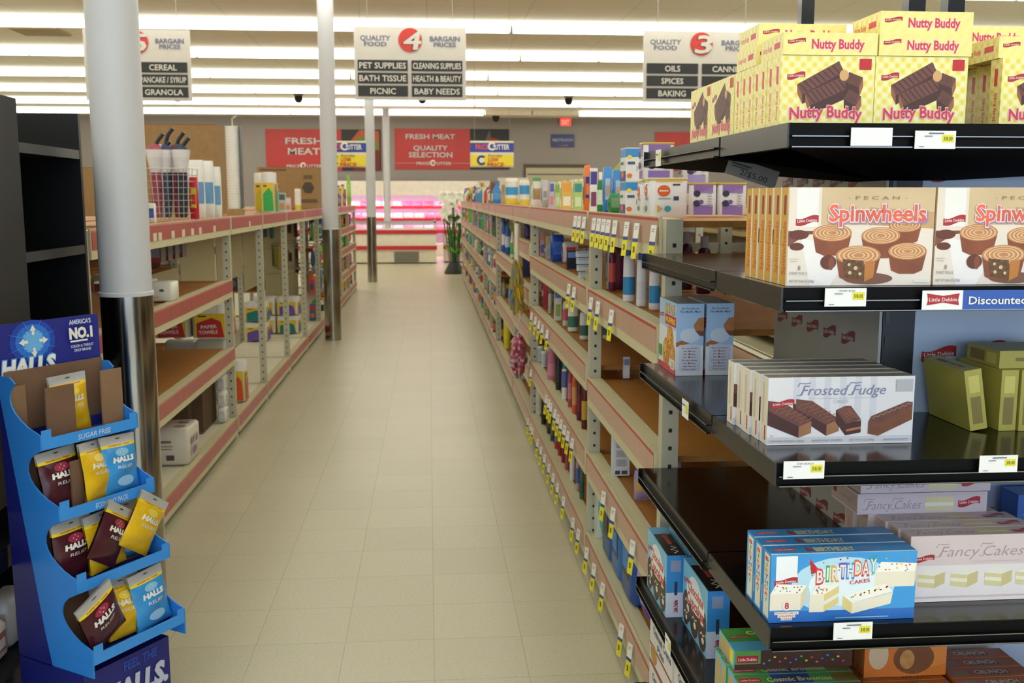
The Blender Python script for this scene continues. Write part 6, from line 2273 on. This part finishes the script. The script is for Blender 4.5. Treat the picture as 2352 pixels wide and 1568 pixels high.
tag(MB_.obj('tissue_roll', None, (-1.42, p.y + .1, 1.021)), 'white tissue roll beside the small white tissue box', 'roll', GL)
# third shelf: red paper towel packs
p = at(452, 790, X=-1.55)
towels((-1.585, p.y, .596), 2, .064, .23, TRED, 'red and yellow paper towel pack on the left third shelf, right one', ('PAPER', 'TOWELS'), ny=2)
towels((-1.845, p.y + .02, .596), 2, .064, .23, TRED, 'red and yellow paper towel pack on the left third shelf, left one', ('PAPER', 'TOWELS'), ny=2)
# bottom deck
p = at(430, 1065, Z=.146)
mb = MB().rbox(-.115, .115, -.13, .13, 0, .19, mat('ddd6c8', .45, var=.03), .02)
f = Face(mb, (-.115, -.131, 0), (1, 0, 0), (0, 0, 1), .001)
g1 = mat('6a6a70', .5)
f.rect(.058, .142, .119, .131, g1).rect(.05, .15, .1, .104, g1).rect(.055, .145, .085, .089, g1)
f.rect(.035, .085, .03, .045, mat('3a3a3e', .5)).rect(.115, .155, .028, .055, mat('4a4a4e', .5))
f = Face(mb, (.116, -.13, 0), (0, 1, 0), (0, 0, 1), .001)
for k in range(6):
    f.ell(.06 + .05 * (k % 3), .06 + .06 * (k // 3), .022, .022, mat('8a8ab0' if k % 2 else 'c8a0a0', .5))
f = Face(mb, (-.115, -.13, .191), (1, 0, 0), (0, 1, 0), .001)
for k in range(4):
    f.ell(.06 + .11 * (k % 2), .08 + .1 * (k // 2), .03, .03, mat('a898a8', .5))
tag(mb.obj('napkin_pack', None, (-1.372, p.y + .10, .146)), 'white plastic wrapped napkin pack on the left bottom deck', 'napkins', GL)
p = at(430, 1000, Z=.146)
kraft_box('cardboard_box', -1.80, -1.345, p.y + .06, 6.36, .146, .30, 'dark brown open cardboard box at the back of the left bottom deck', (('bar', .38, .15, .02, .2),), mat('5c452f', .8, var=.06))
for k, (px, yoff, zz) in enumerate(((516, 0, 0), (516, .0, .10), (516, .005, .20))):
    p = at(px, 970, X=-1.285)
    put('pack', (-1.292, p.y + yoff, .146 + zz), .095, .098, 'e6e4de', 'd0d0cc', 'dcdcd6', 'white napkin pack beside the brown box, %s' % ('lower one', 'upper one', 'topmost one')[k], 'small white napkin packs', rz=PI / 2)
p = at(556, 930, X=-1.285)
towels((-1.365, p.y, .146), 1, .055, .29, mat('e0562c', .45), 'single tall paper towel roll with orange label just past the post', None)
# tissue rolls further along
for k, (px, py, zz, m) in enumerate(((672, 765, 0, TTEAL), (672, 700, .19, TPUR), (626, 765, 0, TPUR), (626, 700, .19, TPUR), (590, 760, 0, TPUR), (590, 700, .19, TTEAL))):
    p = at(px, 765, X=-1.50)
    towels(((-1.575, -1.808, -1.808)[k // 2], (10.45, 10.45, 9.9)[k // 2], .146 + zz), 2, .058, .185, m, 'white bath tissue pack with %s label, %s of the %s pair from right' % ('teal' if m is TTEAL else 'purple', 'lower' if zz == 0 else 'upper', ORD[k // 2]), None,
           group='bath tissue packs on the left deck', name='bath_tissue_pack', ny=2)
for k, (x, h) in enumerate(((-1.50, .42), (-1.73, .40))):
    put('pack', (x, 7.05 + .1 * k, .146), .22, h, 'dcdad4', 'd0cec8', 'e2e0da', 'tall plain white pack on the left deck, %s' % ('right one' if k == 0 else 'left one'), GL)
# beige back panels and hanging goods behind the empty bays
bp = thing('shelf_back_panel', 'beige metal back panels behind the empty middle bays of the left shelving', 'panel', (0, 0, 0))
for y0_, y1_, za, zb in ((3.80, 6.40, .78, .96), (6.46, 7.62, .84, 1.02), (7.68, 8.90, .78, 1.36), (8.96, 10.19, .78, 1.36), (10.25, 11.49, .60, 1.36), (11.55, 12.97, .2, 1.36), (13.03, 14.37, .2, 1.36)):
    MB().box(LXF - .616, LXF - .608, y0_, y1_, za, zb, mat('b9b08a', .5, var=.03)).obj('panel', bp)
TOOLS = [(612, 500, 545, '3a5a90'), (628, 505, 548, '3f8a84'), (634, 562, 612, '8a9a3c'), (642, 562, 616, 'c8a83c'), (655, 556, 600, 'd8d0c4'), (660, 575, 615, 'c86a4c'),
         (668, 505, 535, '3c3a34'), (682, 498, 545, '2c2a26'), (684, 556, 628, '24242a'), (670, 580, 600, '2a2c30')]
for k, (px, y0_, y1_, c) in enumerate(TOOLS):
    p, q = at(px, y0_, X=-1.80), at(px, y1_, X=-1.80)
    mb = MB().rbox(-.03, .0, -.045, .045, 0, p.z - q.z, mat(c, .5, var=.15, scale=20), .01)
    mb.box(-.036, -.026, -.01, .01, p.z - q.z, p.z - q.z + .03, mat('9a988c', .4))
    tag(mb.obj('hanging_tool', None, (-1.80, p.y, q.z)), '%s slim tool hanging on the beige back panel, %s from left' % ({'3a5a90': 'blue', '3f8a84': 'teal', '8a9a3c': 'olive', 'c8a83c': 'yellow', 'd8d0c4': 'white', 'c86a4c': 'orange', '3c3a34': 'dark', '2c2a26': 'black', '24242a': 'long black', '2a2c30': 'short black'}[c], ORD[k]),
        'tool', 'tools hung on the beige back panel')
# dog toys and bright pet goods on the far left bays
random.seed(8)
PETC = [('c8402c', 'red'), ('e07a2c', 'orange'), ('48a838', 'green'), ('3a6aa8', 'blue'), ('d8c43c', 'yellow'), ('d84a7c', 'pink'), ('2a2a30', 'black'), ('d8d4cc', 'white'), ('7ab84c', 'lime')]
for bay in range(5, 9):
    for li, z in enumerate((.146, .445, .795, 1.095) if bay > 6 else (.146, .44, .74, 1.04)):
        for k in range(5):
            c, cn = random.choice(PETC)
            y = LYS[bay] + .14 + (LYS[bay + 1] - LYS[bay] - .3) * k / 4
            kd = random.choice(('pouch', 'pack', 'carton', 'bottle'))
            if bay < 7 and li:
                kd = random.choice(('pouch', 'pack'))
                hx, hz = random.uniform(-1.38, -1.31), random.uniform(.2, .25)
                MB().tube([(LXF - .6075, y, z + hz + .012), (hx, y, z + hz + .012), (hx + .02, y, z + hz + .03)], .004, mat('a8a69a', .4), 5).obj('peg', bp)
                put(kd, (hx, y, z), random.uniform(.11, .16), hz + .008, c, random.choice(PETC)[0], random.choice(PETC)[0],
                    '%s hanging pet %s, %s from near, %s row up, %s far left bay' % (cn, {'pouch': 'treat bag', 'pack': 'toy pack'}[kd], ORD[k], ORD[li], ORD[bay - 5]), 'pet goods in the far left bays', rz=PI / 2)
                continue
            put(kd, (-1.335, y, z), random.uniform(.10, .14), random.uniform(.17, .24), c, random.choice(PETC)[0], random.choice(PETC)[0],
                '%s pet %s, %s from near, %s shelf up, %s far left bay' % (cn, {'pouch': 'treat bag', 'pack': 'toy pack', 'carton': 'food carton', 'bottle': 'care bottle'}[kd], ORD[k], ORD[li], ORD[bay - 5]), 'pet goods in the far left bays', rz=PI / 2 if kd != 'bottle' else 0)
# things behind the run seen through the empty bays
for bay in range(0, 6):
    for li, z in enumerate({0: (1.115, .795, .445), 1: (1.115, .795, .465), 2: (.975, .515), 5: (.995, .495)}.get(bay, ())):
        for k in range(3 if bay else 5):
            y = LYS[bay] + .2 + (LYS[bay + 1] - LYS[bay] - .4) * k / (2 if bay else 4)
            c = random.choice(('3a3634', '4c4440', 'a8a098', '8a2a2c', '5a5a60', 'c8c4bc', '2c3040'))
            put('carton', (-2.22, y, z), random.uniform(.16, .24), random.uniform(.16, .24), c, random.choice(('8a8884', 'a83a34', 'c8c0b0')), '6a6460',
                'dim boxed goods behind the left shelving, %s in row, %s row, %s bay' % (ORD[k], ORD[li], ORD[bay]), 'dim boxes on the far side of the left shelving', rz=PI / 2)

# ================================================================== price tags hanging from the rails
TAGW, TAGY = mat('eceae4', .5, var=0.0), mat('ecdf2a', .45, var=0.0)
def tag_mesh(w, h, big):
    mb = MB()
    pts = [(-.001, -w / 2), (-.012, w / 2 * .3)]
    a, b = (0, w / 2, h), (0, -w / 2, h)
    def quad(z0_, z1_, m, off):
        mb.hexa([(-.004 - .012 * (1 - z0_ / h), -w / 2, z0_), (-.003 - .012 * (1 - z0_ / h), -w / 2, z0_), (-.003 - .012 * (1 - z0_ / h), w / 2, z0_), (-.004 - .012 * (1 - z0_ / h), w / 2, z0_),
                 (-.004 - .012 * (1 - z1_ / h), -w / 2, z1_), (-.003 - .012 * (1 - z1_ / h), -w / 2, z1_), (-.003 - .012 * (1 - z1_ / h), w / 2, z1_), (-.004 - .012 * (1 - z1_ / h), w / 2, z1_)], m)
    quad(0, h * .47, TAGY, 0)
    quad(h * .47, h * .57, mat('3a4a90', .5, var=0.0), 0)
    quad(h * .57, h, TAGW, 0)
    f = Face(mb, (-.0145, w / 2, h * .1), (0, -1, 0), (.07, 0, 1), .0008)
    f.rect(w * .35, w * .65, h * .08, h * .24, INK, 2).rect(w * .44, w * .56, h * .1, h * .22, TAGY, 3)
    f = Face(mb, (-.0085, w / 2, h * .6), (0, -1, 0), (.12, 0, 1), .0008)
    f.rect(w * .2, w * .8, h * .28, h * .3, mat('7a7c88', .5), 1).rect(w * .2, w * .7, h * .22, h * .24, mat('7a7c88', .5), 1)
    return mb.mesh('shelf_tag')


TAGM = tag_mesh(.030, .105, True)
TL = [('t', 0, (1366, 1377, 1388, 1399, 1414, 1441, 1464, 1503)), ('t', 1, (1323, 1332, 1343)), ('a', 0, (1359, 1375, 1406)), ('a', 1, (1308, 1320)),
      ('b', 1, (1222, 1231, 1239, 1247, 1258)), ('c', 0, (1388, 1410, 1455)), ('d', 0, (1349, 1366, 1386, 1429, 1449)),
      ('c', 1, (1221, 1256, 1262, 1267, 1276, 1283, 1290, 1298, 1306, 1316)), ('d', 1, (1214, 1220, 1224, 1236, 1244, 1252, 1262, 1272, 1282, 1296, 1318, 1330))]
for lv, bay, xs in TL:
    z = surf(bay, lv) + .005
    for k, px in enumerate(reversed(sorted(xs))):
        yref = {('t'): 510, 'a': 680, 'b': 770, 'c': 980, 'd': 1200}[lv]
        for _ in range(3):
            p = at(px, yref, X=RXF - .02)
            q = 784  # refine the row the tag hangs on
            d = CR.transposed() @ (Vector((RXF - .02, p.y, z - .07)) - Vector((0, 0, CAMH)))
            yref = 784 - FPX * d.y / -d.z
        o = link('shelf_tag', TAGM, None, (RXF - .0185, p.y, z - .128), .30)
        tag(o, 'yellow price tag, %s from near, %s rail, %s right bay' % (ORD[k], LVN[lv].replace(' shelf', ''), BAYN[bay]), 'price tag', 'hanging price tags on the right rails')
for k, px in enumerate((355, 367, 397, 421, 442, 460, 493, 574)):
    p = at(px, 525, X=LXF + .012)
    tag(MB().box(0, .002, -.028, .028, 0, .035, mat('d8cfae', .5)).obj('tag_holder', None, (LXF + .0108, p.y, TOPZ - .073)), 'small cream tag holder on the red rail of the left top shelf, %s from near' % ORD[k], 'tag holder', 'cream tag holders on the left top rail')

# ================================================================== hanging strips and lilies
p = at(1203, 650, X=.60)
t = thing('duster', 'yellow fluffy duster with long white handle hanging from the right shelving', 'duster', (.555, p.y, 0))
za, zb, zc = at(1210, 515, X=.60).z, at(1208, 605, X=.60).z, at(1200, 722, X=.60).z
MB().tube([(0, 0, zb - .02), (0, 0, za)], .014, mat('e2ddc8', .45), 8).obj('handle', t)
mb = MB()
rnd = random.Random(4)
for k in range(150):
    z = zc + .04 + (zb - zc - .04) * rnd.random() ** .8
    a = rnd.uniform(0, 2 * PI)
    rr = .05 * (.55 + .45 * math.sin(PI * (z - zc) / (zb - zc + .01)))
    c = mat(rnd.choice(('b8941c', 'a8861c', 'c8a428', '8a8a3c', '6a7c84') if rnd.random() < .9 else ('6a8290',)), .85)
    mb.tube([(0, 0, z + .035), (rr * .75 * math.cos(a), rr * .75 * math.sin(a), z), (rr * math.cos(a + .2), rr * math.sin(a + .2), z - .05)], [.006, .007, .003], c, 4)
mb.lathe([(.012, zc + .02), (.028, (zc + zb) / 2), (.012, zb)], (0, 0, 0), mat('cfae22', .8), 10)
mb.obj('fringe', t)
p = at(1203, 810, X=.585)
tp, bt = at(1203, 765, X=.585), at(1203, 862, X=.585)
mb = MB()
rnd = random.Random(6)
HB2 = tp.z - bt.z
rb = lambda u, v: 1 + .28 * math.sin(5 * u * 2 * PI + 9 * v) * math.sin(7 * v + 2) + .16 * math.sin(11 * v * 2 + 3 * u * 2 * PI)
mb.grid(lambda u, v: (.052 * (math.sin(PI * min(1, v * .9 + .08)) ** .6) * rb(u, v) * math.cos(2 * PI * u), .075 * (math.sin(PI * min(1, v * .9 + .08)) ** .6) * rb(u, v) * math.sin(2 * PI * u), v * HB2), 18, 14,
        lambda u, v: mat(('a83a50', '8c2a40', 'a83a50', 'c4a8b0', 'b06474')[rnd.randrange(5)], .3, var=.2, scale=30), False)
mb.tube([(0, 0, HB2 - .01), (.01, 0, HB2 + .12)], .004, mat('c8c8c8', .4), 5)
tag(mb.obj('sponge_pack', None, (.550, p.y, bt.z)), 'crinkled red and clear bag hanging on a strip from the right shelving', 'bag')

p = at(1044, 628, Z=0)
t = thing('flower_stand', 'black floor stand of white artificial lilies at the far end of the aisle', 'flowers', (p.x, p.y, 0))
mb = MB().lathe([(.20, 0), (.21, .02), (.17, .10), (.11, .22), (.10, .24), (.0, .24)], (0, 0, 0), mat('17191a', .5), 20)
mb.obj('pot', t)
mb = MB()
for k in range(8):
    a = 2 * PI * k / 8
    mb.tube([(.09 * math.cos(a), .09 * math.sin(a), .2), (.22 * math.cos(a), .22 * math.sin(a), 1.15)], .011, mat('121414', .4) if k % 4 else mat('8a2a34', .4), 6)
mb.tube([(.22 * math.cos(2 * PI * k / 24), .22 * math.sin(2 * PI * k / 24), 1.15) for k in range(25)], .01, mat('121414', .4), 6)
mb.obj('rod_cage', t)
rnd = random.Random(12)
mb = MB()
heads = []
for k in range(13):
    a = 2 * PI * k / 13 + rnd.uniform(-.2, .2)
    R_ = rnd.uniform(.06, .34)
    top = Vector((R_ * math.cos(a), R_ * math.sin(a) * .6, rnd.uniform(1.05, 1.55)))
    heads.append((top, a))
    mb.tube([(.04 * math.cos(a), .04 * math.sin(a), .22), (.10 * math.cos(a), .10 * math.sin(a), .8), top], .012, mat('4a8a3c', .5), 6)
    for j in range(3):
        z = .45 + .28 * j + rnd.uniform(-.1, .1)
        b = a + rnd.uniform(-1, 1)
        P = Vector((.08 * math.cos(a), .08 * math.sin(a), z))
        Q = P + Vector((.16 * math.cos(b), .16 * math.sin(b), .16))
        M_ = (P + Q) / 2
        n_ = Vector((-math.sin(b), math.cos(b), 0)) * .05
        mb.add([P, M_ + n_, Q, M_ - n_], [(0, 1, 2, 3)], mat('4f9a44' if j % 2 else '7ab850', .5))
mb.obj('stems_and_leaves', t)
for top, a in heads:
    mb = MB()
    ax = Vector((math.cos(a), -.75 - .3 * abs(math.sin(a)), .25)).normalized()
    e1 = ax.cross(Vector((0, 0, 1))).normalized()
    e2 = ax.cross(e1)
    for j in range(6):
        b = 2 * PI * j / 6
        d = e1 * math.cos(b) + e2 * math.sin(b)
        n_ = (e1 * -math.sin(b) + e2 * math.cos(b)) * .055
        mid, out = top + d * .09 + ax * .10, top + d * .19 + ax * .08 - Vector((0, 0, .02))
        mb.add([top, mid + n_, out, mid - n_, mid + ax * .012], [(0, 1, 4), (0, 4, 3), (1, 2, 4), (4, 2, 3)], mat('f1eee2', .6), True)
    mb.tube([top - ax * .09, top, top + ax * .05], [.012, .03, .05], mat('dfe0c4', .6), 8)
    mb.obj('lily', t)
MB().lathe([(.0, 0), (.05, .03), (.06, .07), (.03, .11), (0, .12)], (.22, .05, 1.33), mat('a8283c', .6), 10).obj('red_flower', t)

# ================================================================== other shelving runs seen past and through these two
def far_run(label, x0, x1, y0, y1, zs, seed, name='store_shelving'):
    t = thing(name, label, 'shelves', (0, 0, 0))
    MB().box((x0 + x1) / 2 - .02, (x0 + x1) / 2 + .02, y0, y1, .1, 1.44, mat('a89f7c', .6)).obj('back_panel', t)
    for z in zs:
        MB().box(x0, x1, y0, y1, z - .05, z, mat('a08a5c', .6)).obj('shelf', t)
    y = y0
    while y <= y1 + .01:
        for x in (x0, x1 - .04):
            MB().box(x, x + .04, y - .02, y + .02, 0, 1.46, POSTM).obj('post', t)
        y += (y1 - y0) / 6
    return t


far_run('dim shelving run in the next aisle at left', -5.3, -4.3, 4.0, 19.0, (.16, .5, .85, 1.15, 1.44), 31)
far_run('dim shelving run in the next aisle at right', 3.5, 4.5, 2.8, 19.0, (.16, .5, .85, 1.15, 1.44), 32)
random.seed(40)
for side, xx in (('left', -4.50), ('right', 3.70)):
    for li, z in enumerate((.16, .5, .85, 1.15)):
        for k in range(16):
            y = (4.2 if side == 'left' else 3.1) + k * .56 + random.uniform(-.08, .08)
            c, cn = random.choice(PETC)
            c = random.choice((c, '6a645c', 'a8a090', '3a3632'))
            put('carton', (xx, y, z + .0005), random.uniform(.2, .3), random.uniform(.16, .25), c, random.choice(PETC)[0], 'b8b0a0',
                'boxed grocery in the next aisle at %s, %s along the %s shelf up' % (side, ORD[k], ORD[li]), 'boxed groceries in the next aisle at %s' % side, rz=PI / 2)
# far side of the right run behind the near post
random.seed(41)
for z, nz in ((1.097, 5), (.747, 5), (.417, 4)):
    for k in range(nz):
        c = random.choice(('2a2624', '3a3430', '4a3a5a', '5a4030', '8a8690', '1c1c20'))
        put('carton', (1.50, 2.95 + k * .21, z), .18, random.uniform(.16, .24), c, random.choice(('6a5a8a', '7a6a50', 'a09aa0')), '4a4450',
            'dim box on the far side of the right shelving, %s from near, %s' % (ORD[k], {1.097: 'upper row', .747: 'middle row', .417: 'lower row'}[z]), 'dim boxes on the far side of the right shelving', rz=PI / 2)
